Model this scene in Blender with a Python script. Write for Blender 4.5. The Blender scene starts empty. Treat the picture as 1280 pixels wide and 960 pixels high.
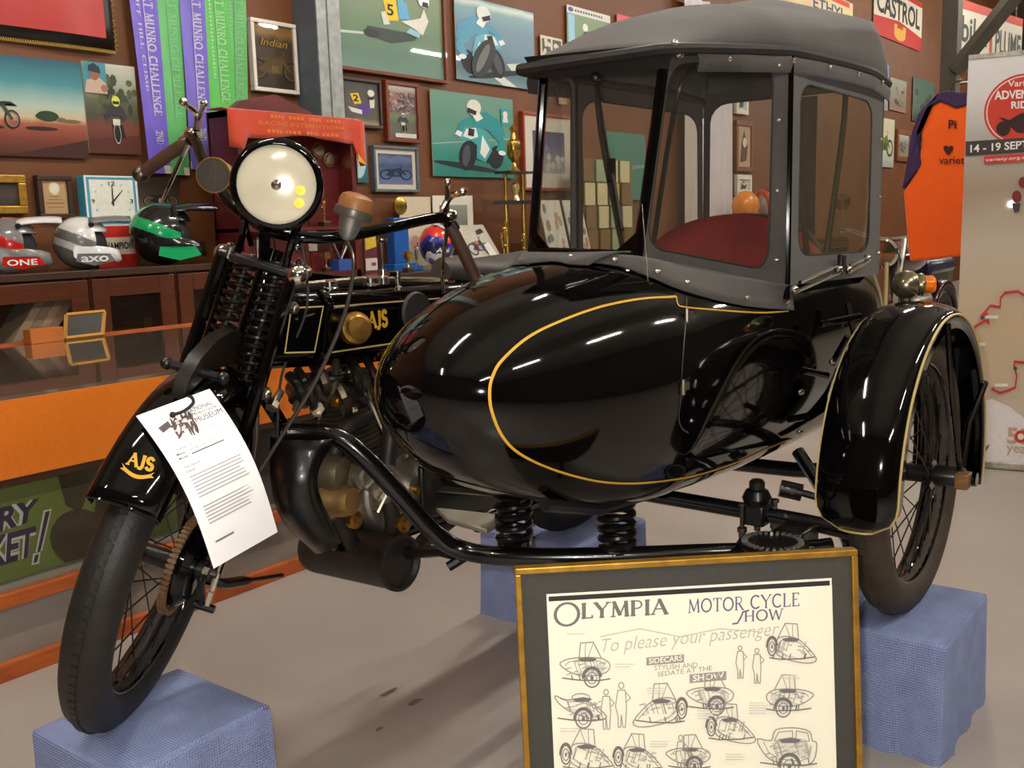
import bpy, math, random
from mathutils import Vector as V, Matrix
from mathutils.bvhtree import BVHTree
random.seed(7)
SC = bpy.context.scene
COL = SC.collection
R_ = math.radians
# ---------------------------------------------------------------- camera
FPX, YAW, PITCH, ROLL, CAMH = 1250.0, 37.5, 9.1, 1.7, 1.22
_y, _p, _r = R_(YAW), R_(PITCH), R_(ROLL)
CF = V((math.cos(_y)*math.cos(_p), math.sin(_y)*math.cos(_p), -math.sin(_p)))
_R0 = V((math.sin(_y), -math.cos(_y), 0)); _U0 = _R0.cross(CF)
CR = _R0*math.cos(_r) - _U0*math.sin(_r)
CU = _R0*math.sin(_r) + _U0*math.cos(_r)
CO = V((0, 0, CAMH))
cam_d = bpy.data.cameras.new('camera'); cam = bpy.data.objects.new('camera', cam_d); COL.objects.link(cam)
cam_d.sensor_width = 36.0; cam_d.lens = 36.0*FPX/1280.0; cam_d.clip_start = 0.02; cam_d.clip_end = 100
cam.matrix_world = Matrix(((CR.x, CU.x, -CF.x, CO.x), (CR.y, CU.y, -CF.y, CO.y), (CR.z, CU.z, -CF.z, CO.z), (0, 0, 0, 1)))
SC.camera = cam
# ---------------------------------------------------------------- view, world
SC.view_settings.view_transform = 'Standard'; SC.view_settings.look = 'None'
SC.view_settings.gamma = 1.0; SC.view_settings.use_curve_mapping = False
SC.view_settings.exposure = 0.0
SC.cycles.use_denoising = True
SC.cycles.max_bounces = 10; SC.cycles.transparent_max_bounces = 24
SC.cycles.caustics_reflective = False; SC.cycles.caustics_refractive = False
SC.cycles.sample_clamp_indirect = 6.0
wd = bpy.data.worlds.new('World'); SC.world = wd; wd.use_nodes = True
wd.node_tree.nodes['Background'].inputs[0].default_value = (0.85, 0.9, 1.0, 1)
wd.node_tree.nodes['Background'].inputs[1].default_value = 0.3
TUBE_STRENGTH = 265.0
# the camera's own flash, a small lamp just above the lens
fl = bpy.data.lights.new('camera_flash', 'POINT'); fl.energy = 90.0; fl.shadow_soft_size = 0.018; fl.color = (1.0, 0.97, 0.93)
flo = bpy.data.objects.new('camera_flash', fl); COL.objects.link(flo); flo.location = CO + CU*0.045 - CR*0.03 + CF*0.01

# pixel (1280x960 frame) -> point on a plane of the place
def ray(px, py): return CR*((px-640)/FPX) - CU*((py-480)/FPX) + CF
def aty(px, py, y): d = ray(px, py); return CO + d*((y-CO.y)/d.y)
def atz(px, py, z): d = ray(px, py); return CO + d*((z-CO.z)/d.z)
def atx(px, py, x): d = ray(px, py); return CO + d*((x-CO.x)/d.x)
def atd(px, py, t): return CO + ray(px, py)*t

# ---------------------------------------------------------------- materials
def lin(c):
    c = c/255.0
    return c/12.92 if c <= 0.04045 else ((c+0.055)/1.055)**2.4
def rgb(c, k=1.0): return tuple(min(1.0, lin(x)*k) for x in c[:3]) + (1.0,)
MATS = {}
def mat(name, c, rough=0.5, metal=0.0, coat=0.0, noise=None, bump=None, spec=0.5, emit=0.0, alpha=1.0, trans=0.0, sheen=0.0, ior=1.45):
    if name in MATS: return MATS[name]
    m = bpy.data.materials.new(name); m.use_nodes = True; nt = m.node_tree
    b = nt.nodes['Principled BSDF']
    b.inputs['Base Color'].default_value = rgb(c); b.inputs['Roughness'].default_value = rough
    b.inputs['Metallic'].default_value = metal; b.inputs['Coat Weight'].default_value = coat
    b.inputs['Coat Roughness'].default_value = 0.03; b.inputs['Specular IOR Level'].default_value = spec
    b.inputs['Alpha'].default_value = alpha; b.inputs['Transmission Weight'].default_value = trans
    b.inputs['IOR'].default_value = ior; b.inputs['Sheen Weight'].default_value = sheen
    if emit: b.inputs['Emission Color'].default_value = rgb(c); b.inputs['Emission Strength'].default_value = emit
    tc = None
    if noise or bump: tc = nt.nodes.new('ShaderNodeTexCoord')
    if noise:   # (scale, amount[, stretch xyz, second colour])
        n = nt.nodes.new('ShaderNodeTexNoise'); n.inputs['Scale'].default_value = noise[0]; n.inputs['Detail'].default_value = 5
        src = tc.outputs['Object']
        if len(noise) > 2 and noise[2]:
            mp = nt.nodes.new('ShaderNodeMapping'); mp.inputs['Scale'].default_value = noise[2]
            nt.links.new(src, mp.inputs['Vector']); src = mp.outputs['Vector']
        nt.links.new(src, n.inputs['Vector'])
        r = nt.nodes.new('ShaderNodeValToRGB'); a = noise[1]
        c2 = noise[3] if len(noise) > 3 else None
        r.color_ramp.elements[0].position = 0.3; r.color_ramp.elements[1].position = 0.7
        r.color_ramp.elements[0].color = rgb(c2) if c2 else rgb(c, 1-a)
        r.color_ramp.elements[1].color = rgb(c) if c2 else rgb(c, 1+a)
        nt.links.new(n.outputs['Fac'], r.inputs['Fac']); nt.links.new(r.outputs['Color'], b.inputs['Base Color'])
    if bump:    # (scale, strength, kind)
        if len(bump) > 2 and bump[2] == 'checker':
            n2 = nt.nodes.new('ShaderNodeTexVoronoi'); n2.inputs['Scale'].default_value = bump[0]; n2.inputs['Randomness'].default_value = 0.15; o = n2.outputs['Distance']
        elif len(bump) > 2 and bump[2] == 'wave':
            n2 = nt.nodes.new('ShaderNodeTexWave'); n2.inputs['Scale'].default_value = bump[0]; n2.inputs['Distortion'].default_value = 0.6; o = n2.outputs['Fac']
        else:
            n2 = nt.nodes.new('ShaderNodeTexNoise'); n2.inputs['Scale'].default_value = bump[0]; n2.inputs['Detail'].default_value = 6; o = n2.outputs['Fac']
        nt.links.new(tc.outputs['Object'], n2.inputs['Vector'])
        bn = nt.nodes.new('ShaderNodeBump'); bn.inputs['Strength'].default_value = bump[1]; bn.inputs['Distance'].default_value = 0.01
        nt.links.new(o, bn.inputs['Height']); nt.links.new(bn.outputs['Normal'], b.inputs['Normal'])
    MATS[name] = m
    return m
def ink(c, rough=0.55):     # flat printed colour
    c = tuple(int(x) for x in c)
    return mat('print_%d_%d_%d_%d' % (c+(int(rough*100),)), c, rough, noise=(60, 0.06), spec=0.4)
def photo(name, stops, rough=0.25, nscale=6, namt=0.12, horiz=False):
    # printed photograph ground: colour bands up the sheet (UV) broken up by noise
    if name in MATS: return MATS[name]
    m = bpy.data.materials.new(name); m.use_nodes = True; nt = m.node_tree; b = nt.nodes['Principled BSDF']
    uv = nt.nodes.new('ShaderNodeUVMap'); sp = nt.nodes.new('ShaderNodeSeparateXYZ'); nt.links.new(uv.outputs[0], sp.inputs[0])
    n = nt.nodes.new('ShaderNodeTexNoise'); n.inputs['Scale'].default_value = nscale; n.inputs['Detail'].default_value = 8; nt.links.new(uv.outputs[0], n.inputs['Vector'])
    a1 = nt.nodes.new('ShaderNodeMath'); a1.operation = 'MULTIPLY_ADD'; a1.inputs[1].default_value = namt*2; a1.inputs[2].default_value = -namt
    nt.links.new(n.outputs['Fac'], a1.inputs[0])
    a2 = nt.nodes.new('ShaderNodeMath'); a2.operation = 'ADD'
    nt.links.new(sp.outputs[0 if horiz else 1], a2.inputs[0]); nt.links.new(a1.outputs[0], a2.inputs[1])
    r = nt.nodes.new('ShaderNodeValToRGB'); el = r.color_ramp.elements
    while len(el) < len(stops): el.new(0.5)
    for e, (p, c) in zip(el, stops): e.position = p; e.color = rgb(c)
    nt.links.new(a2.outputs[0], r.inputs['Fac']); nt.links.new(r.outputs['Color'], b.inputs['Base Color'])
    b.inputs['Roughness'].default_value = max(rough, .4); b.inputs['Coat Weight'].default_value = 0.5 if rough < .2 else 0.25; b.inputs['Coat Roughness'].default_value = 0.02
    MATS[name] = m
    return m
def clear(name, tint=(255, 255, 255), fac=0.08, rough=0.03, haze=0.0, hazec=(120, 110, 100)):
    # thin clear sheet: mostly see-through, some mirror and a little haze
    if name in MATS: return MATS[name]
    m = bpy.data.materials.new(name); m.use_nodes = True; nt = m.node_tree
    nt.nodes.remove(nt.nodes['Principled BSDF']); out = nt.nodes['Material Output']
    t = nt.nodes.new('ShaderNodeBsdfTransparent'); t.inputs[0].default_value = rgb(tint)
    g = nt.nodes.new('ShaderNodeBsdfGlossy'); g.inputs['Roughness'].default_value = rough
    fr = nt.nodes.new('ShaderNodeLayerWeight'); fr.inputs['Blend'].default_value = 0.5
    pw = nt.nodes.new('ShaderNodeMath'); pw.operation = 'POWER'; pw.inputs[1].default_value = 5.0; nt.links.new(fr.outputs['Facing'], pw.inputs[0])
    ad = nt.nodes.new('ShaderNodeMath'); ad.operation = 'MULTIPLY_ADD'; ad.inputs[1].default_value = 0.9; ad.inputs[2].default_value = fac; ad.use_clamp = True
    nt.links.new(pw.outputs[0], ad.inputs[0])
    mx = nt.nodes.new('ShaderNodeMixShader'); nt.links.new(ad.outputs[0], mx.inputs[0]); nt.links.new(t.outputs[0], mx.inputs[1]); nt.links.new(g.outputs[0], mx.inputs[2])
    last = mx
    if haze:
        d = nt.nodes.new('ShaderNodeBsdfDiffuse'); d.inputs[0].default_value = rgb(hazec)
        m2 = nt.nodes.new('ShaderNodeMixShader'); m2.inputs[0].default_value = haze
        nt.links.new(mx.outputs[0], m2.inputs[1]); nt.links.new(d.outputs[0], m2.inputs[2]); last = m2
    nt.links.new(last.outputs[0], out.inputs['Surface'])
    MATS[name] = m
    return m
BLACK = mat('black_enamel', (6, 5, 5), 0.06, coat=0.0, spec=0.55)
BLACK2 = mat('worn_black_paint', (20, 17, 15), 0.32, coat=0.2, noise=(30, 0.35))
RUBBER = mat('tyre_rubber', (27, 24, 21), 0.55, noise=(25, 0.25), bump=(120, 0.15))
RUBBER_OLD = mat('dusty_tyre_rubber', (58, 47, 36), 0.7, noise=(18, 0.3), bump=(90, 0.2))
CHROME = mat('chrome_plate', (215, 212, 205), 0.12, metal=1.0)
NICKEL = mat('dull_nickel', (170, 160, 140), 0.28, metal=1.0, noise=(20, 0.2))
STEEL = mat('oily_steel', (110, 100, 88), 0.38, metal=1.0, noise=(30, 0.35))
ALU = mat('cast_aluminium', (176, 168, 152), 0.42, metal=0.9, noise=(35, 0.25), bump=(80, 0.1))
BRASS = mat('aged_brass', (170, 128, 62), 0.35, metal=0.95, noise=(14, 0.2))
GOLD = mat('gold_lining_paint', (205, 155, 50), 0.4, spec=0.4)
GOLDL = mat('pale_gold_lining', (190, 165, 105), 0.4)
CANVAS = mat('grey_hood_canvas', (60, 55, 50), 0.75, noise=(9, 0.16), bump=(300, 0.25), sheen=0.2)
CANVAS_IN = mat('dark_canvas_binding', (30, 27, 25), 0.6, noise=(30, 0.2))
REDL = mat('red_leather', (140, 24, 22), 0.45, noise=(12, 0.15), bump=(90, 0.2))
BLUEC = mat('blue_woven_cloth', (138, 150, 192), 0.9, noise=(16, 0.1), bump=(170, 0.6, 'checker'))
BROWN = mat('brown_vinyl', (120, 70, 40), 0.5, noise=(20, 0.2))
GLASS = clear('window_glass', (246, 247, 244), 0.04, 0.02, 0.06, (150, 140, 128))
CELL = clear('wrinkled_celluloid', (244, 238, 222), 0.12, 0.06, 0.13, (160, 148, 122))

# ---------------------------------------------------------------- geometry helpers
def ortho(a):
    a = V(a).normalized(); t = V((0, 0, 1)) if abs(a.z) < 0.9 else V((1, 0, 0))
    x = a.cross(t).normalized(); return x, a.cross(x).normalized(), a
class MB:
    def __init__(s): s.v = []; s.f = []; s.m = []
    def add(s, vs, fs, mi=0):
        o = len(s.v); s.v += [V(p) for p in vs]
        for f in fs: s.f.append([i+o for i in f]); s.m.append(mi)
        return s
    def hexa(s, p, mi=0):    # 8 points: bottom ring 0-3, top ring 4-7
        return s.add(p, [(0, 3, 2, 1), (4, 5, 6, 7), (0, 1, 5, 4), (1, 2, 6, 5), (2, 3, 7, 6), (3, 0, 4, 7)], mi)
    def box(s, c, d, ax=None, mi=0):
        c = V(c); X, Y, Z = ax if ax else (V((1, 0, 0)), V((0, 1, 0)), V((0, 0, 1)))
        x, y, z = V(X)*d[0]/2, V(Y)*d[1]/2, V(Z)*d[2]/2
        return s.hexa([c-x-y-z, c+x-y-z, c+x+y-z, c-x+y-z, c-x-y+z, c+x-y+z, c+x+y+z, c-x+y+z], mi)
    def span(s, a, b, mi=0):  # axis-aligned box between two corners
        a, b = V(a), V(b); return s.box((a+b)/2, (abs(b.x-a.x), abs(b.y-a.y), abs(b.z-a.z)), None, mi)
    def grid(s, P, cu=False, cv=False, mi=0):
        nu, nv = len(P), len(P[0]); vs = [q for r in P for q in r]; fs = []
        for i in range(nu if cu else nu-1):
            for j in range(nv if cv else nv-1):
                a, b = i, (i+1) % nu; c, d = j, (j+1) % nv
                fs.append((a*nv+c, b*nv+c, b*nv+d, a*nv+d))
        return s.add(vs, fs, mi)
    def tube(s, pts, r, n=8, closed=False, cap=True, mi=0, flat=1.0):
        pts = [V(p) for p in pts]; k = len(pts); rr = r if isinstance(r, (list, tuple)) else [r]*k
        T = []
        for i in range(k):
            a = pts[(i-1) % k] if (closed or i > 0) else pts[i]; b = pts[(i+1) % k] if (closed or i < k-1) else pts[i]
            t = (b-a); T.append(t.normalized() if t.length > 1e-9 else V((0, 0, 1)))
        x, y, _ = ortho(T[0]); P = []
        for i in range(k):
            x = (x - T[i]*x.dot(T[i])); x = x.normalized() if x.length > 1e-6 else ortho(T[i])[0]
            y = T[i].cross(x)
            P.append([pts[i] + (x*math.cos(2*math.pi*j/n) + y*math.sin(2*math.pi*j/n)*flat)*rr[i] for j in range(n)])
        o = len(s.v); s.grid(P, closed, True, mi)
        if cap and not closed:
            s.f.append([o+j for j in range(n)][::-1]); s.m.append(mi)
            s.f.append([o+(k-1)*n+j for j in range(n)]); s.m.append(mi)
        return s
    def lathe(s, prof, o, ax, n=24, mi=0, xdir=None, arc=None):
        o = V(o); x, y, a = ortho(ax)
        if xdir: x = (V(xdir) - a*V(xdir).dot(a)).normalized(); y = a.cross(x)
        if arc: A = [arc[0] + (arc[1]-arc[0])*j/n for j in range(n+1)]
        else: A = [2*math.pi*j/n for j in range(n)]
        P = [[o + a*h + (x*math.cos(t)+y*math.sin(t))*max(r, 1e-5) for t in A] for r, h in prof]
        return s.grid(P, False, not arc, mi)
    def sphere(s, c, r, sc=(1, 1, 1), n=14, mi=0, ax=None):
        X, Y, Z = ax if ax else (V((1, 0, 0)), V((0, 1, 0)), V((0, 0, 1)))
        P = [[V(c) + (V(X)*math.cos(t)*math.sin(p)*sc[0] + V(Y)*math.sin(t)*math.sin(p)*sc[1] + V(Z)*-math.cos(p)*sc[2])*r for t in [2*math.pi*j/n for j in range(n)]] for p in [max(0.001, min(math.pi-0.001, math.pi*i/(n//2+1))) for i in range(n//2+2)]]
        return s.grid(P, False, True, mi)
    def torus(s, c, ax, Rr, r, n=32, m=8, mi=0):
        x, y, a = ortho(ax); c = V(c)
        P = [[c + (x*math.cos(t)+y*math.sin(t))*(Rr + r*math.cos(q)) + a*r*math.sin(q) for q in [2*math.pi*j/m for j in range(m)]] for t in [2*math.pi*i/n for i in range(n)]]
        return s.grid(P, True, True, mi)
    def poly(s, pts, mi=0): return s.add(pts, [tuple(range(len(pts)))], mi)
    def prism(s, pts, d, mi=0):   # flat outline pts (3D, coplanar) thickened by vector d
        k = len(pts); a = [V(p) for p in pts]; b = [p+V(d) for p in a]
        return s.add(a+b, [tuple(range(k))[::-1], tuple(range(k, 2*k))] + [(i, (i+1) % k, k+(i+1) % k, k+i) for i in range(k)], mi)
    def build(s, name, mats, parent=None, smooth=35, kind=None, label=None, bevel=None, fixn=True):
        me = bpy.data.meshes.new(name); off = V((0, 0, 0)); p = parent
        while p is not None: off += p.location; p = p.parent
        me.from_pydata([tuple(q-off) for q in s.v], [], s.f)
        if not isinstance(mats, (list, tuple)): mats = [mats]
        for m in mats: me.materials.append(m)
        if len(mats) > 1: me.polygons.foreach_set('material_index', s.m)
        me.validate()
        if fixn:
            import bmesh
            bm = bmesh.new(); bm.from_mesh(me); bmesh.ops.recalc_face_normals(bm, faces=bm.faces); bm.to_mesh(me); bm.free()
        if smooth:
            me.polygons.foreach_set('use_smooth', [True]*len(me.polygons)); me.set_sharp_from_angle(angle=R_(smooth))
        me.update()
        o = bpy.data.objects.new(name, me); COL.objects.link(o)
        if parent is not None: o.parent = parent
        if kind: o['kind'] = kind
        if label: o['label'] = label
        if bevel:
            b = o.modifiers.new('bevel', 'BEVEL'); b.width = bevel; b.segments = 2; b.limit_method = 'ANGLE'; b.angle_limit = R_(40)
        return o
def tag(o, label, cat, group=None):
    o['label'] = label; o['category'] = cat
    if group: o['group'] = group
    return o
def thing(name, loc, label, cat, group=None):
    o = bpy.data.objects.new(name, None); COL.objects.link(o); o.location = V(loc); o.empty_display_size = 0.1
    return tag(o, label, cat, group)
def smoothpath(pts, n=6, closed=False):   # Catmull-Rom
    pts = [V(p) for p in pts]; k = len(pts); out = []
    for i in range(k if closed else k-1):
        p1, p2 = pts[i], pts[(i+1) % k]
        p0 = pts[(i-1) % k] if (closed or i > 0) else p1*2-p2
        p3 = pts[(i+2) % k] if (closed or i < k-2) else p2*2-p1
        for j in range(n):
            t = j/n; out.append(0.5*((2*p1) + (p2-p0)*t + (2*p0-5*p1+4*p2-p3)*t*t + (3*p1-p0-3*p2+p3)*t**3))
    if not closed: out.append(pts[-1])
    return out
def helix(a, b, r, turns, n=14):
    a, b = V(a), V(b); x, y, z = ortho(b-a)
    N = int(turns*n); return [a + (b-a)*(i/N) + (x*math.cos(2*math.pi*i/n)+y*math.sin(2*math.pi*i/n))*r for i in range(N+1)]
def ell(cx, cy, rx, ry=None, n=18, a0=0, a1=360, rot=0):
    ry = rx if ry is None else ry; c, s_ = math.cos(R_(rot)), math.sin(R_(rot)); k = n if a1-a0 >= 360 else n+1
    P = [(rx*math.cos(R_(a0+(a1-a0)*i/n)), ry*math.sin(R_(a0+(a1-a0)*i/n))) for i in range(k)]
    return [(cx+x*c-y*s_, cy+x*s_+y*c) for x, y in P]
def stroke(pts, w, closed=False):      # 2D line -> list of quads
    out = []; k = len(pts)
    for i in range(k if closed else k-1):
        (x0, y0), (x1, y1) = pts[i], pts[(i+1) % k]; dx, dy = x1-x0, y1-y0; L = math.hypot(dx, dy) or 1e-9
        ex, ey = dx/L*w*0.3, dy/L*w*0.3; nx, ny = -dy/L*w/2, dx/L*w/2
        out.append([(x0-ex+nx, y0-ey+ny), (x0-ex-nx, y0-ey-ny), (x1+ex-nx, y1+ey-ny), (x1+ex+nx, y1+ey+ny)])
    return out
# ---- lettering: Blender's own font as flat outlines
_TX = {}
def textpolys(body, size=1.0, bold=0.0, shear=0.0, spacing=1.0):
    key = (body, bold, shear, spacing)
    if key not in _TX:
        cu = bpy.data.curves.new('tx', 'FONT'); cu.body = body; cu.size = 1.0; cu.offset = bold; cu.shear = shear; cu.space_character = spacing; cu.resolution_u = 3
        ob = bpy.data.objects.new('tx', cu); COL.objects.link(ob)
        bpy.context.view_layer.update()
        me = bpy.data.meshes.new_from_object(ob.evaluated_get(bpy.context.evaluated_depsgraph_get()))
        vs = [(q.co.x, q.co.y) for q in me.vertices]; fs = [list(p.vertices) for p in me.polygons]
        bpy.data.objects.remove(ob); bpy.data.curves.remove(cu); bpy.data.meshes.remove(me)
        _TX[key] = (vs, fs)
    vs, fs = _TX[key]
    return [(x*size, y*size) for x, y in vs], fs
def textwidth(vs): return max(v[0] for v in vs)-min(v[0] for v in vs)
def fit_text(body, u0, v0, w, h, bold=0.0, shear=0.0, spacing=1.0):   # text scaled into a box; returns list of polygons
    vs, fs = textpolys(body, 1.0, bold, shear, spacing)
    x0 = min(v[0] for v in vs); x1 = max(v[0] for v in vs); y0 = min(v[1] for v in vs); y1 = max(v[1] for v in vs)
    q = [(u0+(x-x0)/(x1-x0)*w, v0+(y-y0)/(y1-y0)*h) for x, y in vs]
    return [[q[i] for i in f] for f in fs]
# ---- serif capitals drawn as strokes in a unit-high box: (width, [(polyline, thick?)], [serif points])
def _arc(cx, cy, rx, ry, a0, a1, n=10): return ell(cx, cy, rx, ry, n, a0, a1)
GL = {
 'A': (.8, [([(.05, 0), (.4, 1)], 0), ([(.4, 1), (.75, 0)], 1), ([(.2, .36), (.6, .36)], 0)], [(.05, 0), (.75, 0)]),
 'B': (.65, [([(.12, 0), (.12, 1)], 1), ([(.12, 1), (.35, 1)]+_arc(.35, .76, .2, .24, 90, -90, 6)+[(.12, .52)], 0), ([(.12, .52), (.38, .52)]+_arc(.38, .26, .22, .26, 90, -90, 6)+[(.12, 0)], 0)], [(.12, 0), (.12, 1)]),
 'C': (.75, [(_arc(.42, .5, .36, .5, 50, 310, 14), 1)], []),
 'D': (.75, [([(.12, 0), (.12, 1)], 1), ([(.12, 1), (.3, 1)]+_arc(.3, .5, .38, .5, 90, -90, 10)+[(.12, 0)], 0)], [(.12, 0), (.12, 1)]),
 'E': (.6, [([(.12, 0), (.12, 1)], 1), ([(.12, 1), (.52, 1), (.52, .86)], 0), ([(.12, .52), (.42, .52)], 0), ([(.12, 0), (.55, 0), (.55, .15)], 0)], [(.12, 0), (.12, 1)]),
 'F': (.58, [([(.12, 0), (.12, 1)], 1), ([(.12, 1), (.52, 1), (.52, .86)], 0), ([(.12, .52), (.42, .52)], 0)], [(.12, 0), (.12, 1)]),
 'G': (.8, [(_arc(.42, .5, .36, .5, 50, 330, 14), 1), ([(.5, .42), (.76, .42), (.76, .1)], 0)], []),
 'H': (.8, [([(.14, 0), (.14, 1)], 1), ([(.66, 0), (.66, 1)], 1), ([(.14, .5), (.66, .5)], 0)], [(.14, 0), (.14, 1), (.66, 0), (.66, 1)]),
 'I': (.3, [([(.15, 0), (.15, 1)], 1)], [(.15, 0), (.15, 1)]),
 'J': (.45, [([(.3, 1), (.3, .1), (.2, -.08), (.05, -.08)], 1)], [(.3, 1)]),
 'K': (.7, [([(.12, 0), (.12, 1)], 1), ([(.6, 1), (.14, .45)], 0), ([(.3, .6), (.65, 0)], 1)], [(.12, 0), (.12, 1), (.6, 1), (.65, 0)]),
 'L': (.6, [([(.12, 0), (.12, 1)], 1), ([(.12, 0), (.55, 0), (.55, .16)], 0)], [(.12, 1), (.12, 0)]),
 'M': (.95, [([(.12, 0), (.16, 1)], 0), ([(.16, 1), (.47, .1)], 1), ([(.47, .1), (.78, 1)], 0), ([(.78, 1), (.83, 0)], 1)], [(.12, 0), (.83, 0)]),
 'N': (.8, [([(.13, 0), (.13, 1)], 0), ([(.13, 1), (.66, 0)], 1), ([(.66, 0), (.66, 1)], 0)], [(.13, 0), (.13, 1), (.66, 1)]),
 'O': (.85, [(_arc(.42, .5, .37, .5, 0, 360, 20)+[(.79, .5)], 1)], []),
 'P': (.62, [([(.12, 0), (.12, 1)], 1), ([(.12, 1), (.34, 1)]+_arc(.34, .74, .22, .26, 90, -90, 6)+[(.12, .48)], 0)], [(.12, 0), (.12, 1)]),
 'R': (.7, [([(.12, 0), (.12, 1)], 1), ([(.12, 1), (.34, 1)]+_arc(.34, .75, .2, .25, 90, -90, 6)+[(.12, .5)], 0), ([(.32, .5), (.64, 0)], 1)], [(.12, 0), (.12, 1), (.64, 0)]),
 'S': (.6, [(_arc(.3, .74, .21, .25, 30, 270, 9)+_arc(.3, .25, .23, .25, 90, -150, 9), 1)], []),
 'T': (.7, [([(.35, 0), (.35, 1)], 1), ([(.05, .84), (.05, 1), (.65, 1), (.65, .84)], 0)], [(.35, 0)]),
 'U': (.78, [([(.13, 1), (.13, .3)]+_arc(.38, .28, .25, .28, 180, 360, 8)+[(.63, 1)], 1)], [(.13, 1), (.63, 1)]),
 'W': (1.0, [([(.05, 1), (.27, 0)], 1), ([(.27, 0), (.5, .9)], 0), ([(.5, .9), (.72, 0)], 1), ([(.72, 0), (.95, 1)], 0)], [(.05, 1), (.95, 1)]),
 'Y': (.75, [([(.05, 1), (.37, .48)], 1), ([(.7, 1), (.37, .48)], 0), ([(.37, .48), (.37, 0)], 1)], [(.05, 1), (.7, 1), (.37, 0)]),
 '2': (.6, [(_arc(.3, .74, .22, .25, 160, -40, 9)+[(.08, 0), (.55, 0), (.55, .12)], 1)], []),
 ' ': (.45, [], [])}
def serif(body, u0, v0, w, h, thick=.15, thin=.06, sl=.2, vert=False):
    # serif capitals into a box; vert: reads down the sheet (letters turned clockwise)
    tot = sum(GL[c][0]+.08 for c in body); out = []; x = 0
    for c in body:
        gw, st, se = GL[c]
        for pl, tk in st:
            for q in stroke([(x+a, b) for a, b in pl], thick if tk else thin): out.append(q)
        for a, b in se: out.append([(x+a-sl/2, b-thin/2), (x+a+sl/2, b-thin/2), (x+a+sl/2, b+thin/2), (x+a-sl/2, b+thin/2)])
        x += gw+.08
    if vert: return [[(u0+b*w, v0+h-a/tot*h) for a, b in q] for q in out]
    return [[(u0+a/tot*w, v0+b*h) for a, b in q] for q in out]
def put_flat(mb, layers, fn, step=0.0006):
    # layers: (colour, [polygons in uv]) stacked; fn(u, v, lift) -> point.  returns material list
    mats = []; idx = {}
    for k, (c, polys) in enumerate(layers):
        key = c if not hasattr(c, 'name') else c.name
        if key not in idx: idx[key] = len(mats); mats.append(c if hasattr(c, 'name') else ink(c))
        for i_, pl in enumerate(polys):
            if len(pl) >= 3: mb.poly([fn(u, v, step*(k+1)+step*.6*i_/len(polys)) for u, v in pl], idx[key])
    return mats
# ================================================================ the hall
YW = 4.5                       # back wall plane
ZC = 5.2
ZL = 4.1                        # height of the hung battens
FLOORM = mat('sealed_concrete', (164, 154, 145), 0.34, noise=(1.6, 0.10), bump=(40, 0.03))
WALLM = mat('brown_hardboard', (104, 60, 28), 0.55, noise=(3.0, 0.16), bump=(120, 0.05))
DARKW = mat('dark_shed_lining', (58, 48, 40), .7, noise=(2, .2))
CEILM = mat('ceiling_lining', (170, 165, 155), 0.8, noise=(2, 0.05))
def struct(o): o['kind'] = 'structure'; return o
X0, X1, Y0 = -4.5, 22.0, -7.0
struct(MB().span((X0, Y0, -0.1), (X1, YW+0.1, 0)).build('floor', FLOORM, smooth=None))
struct(MB().span((X0, YW, 0), (X1, YW+0.1, ZC)).build('wall_back', WALLM, smooth=None))
struct(MB().span((X1, Y0, 0), (X1+0.1, YW+0.1, ZC)).build('wall_right', DARKW, smooth=None))
struct(MB().span((X0-0.1, Y0, 0), (X0, YW+0.1, ZC)).build('wall_left', DARKW, smooth=None))
struct(MB().span((X0-0.1, Y0-0.1, 0), (X1+0.1, Y0, ZC)).build('wall_front', DARKW, smooth=None))
struct(MB().span((X0-0.1, Y0-0.1, ZC), (X1+0.1, YW+0.1, ZC+0.1)).build('ceiling', CEILM, smooth=None))
TUBE = mat('lit_fluorescent_tube', (255, 249, 238), 0.5, emit=TUBE_STRENGTH)
WHITEP = mat('white_enamel', (225, 222, 214), 0.4)
first_light = None
for yy, wh in ((-2.2, 'over the open floor'), (1.9, 'over the motorcycle')):
    for i in range(8):
        x = -2.2 + i*3.0
        if first_light is None:
            t = thing('ceiling_light', (x, yy, ZL-0.13), '', 'light')
            hs = MB().hexa([V((x-.65, yy-.03, ZL-.1)), V((x+.65, yy-.03, ZL-.1)), V((x+.65, yy+.03, ZL-.1)), V((x-.65, yy+.03, ZL-.1)), V((x-.65, yy-.07, ZL-.004)), V((x+.65, yy-.07, ZL-.004)), V((x+.65, yy+.07, ZL-.004)), V((x-.65, yy+.07, ZL-.004))]).build('housing', WHITEP, t)
            tb = MB().tube([(x-.6, yy, ZL-.125), (x+.6, yy, ZL-.125)], .022, 8).build('tube', TUBE, t)
            rd, rd2 = [MB().tube([(x+k, yy, ZL-.004), (x+k, yy, ZC)], .006, 6).build('hanger_rod', WHITEP, t) for k in (-.5, .5)]
            first_light = t
        else:
            t = first_light.copy(); COL.objects.link(t); t.location = (x, yy, ZL-0.13)
            for ch in (hs, tb, rd, rd2):
                c = ch.copy(); COL.objects.link(c); c.parent = t
        t['label'] = 'white fluorescent batten with lit tube in the ceiling row ' + wh
        t['group'] = 'ceiling battens ' + wh
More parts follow.
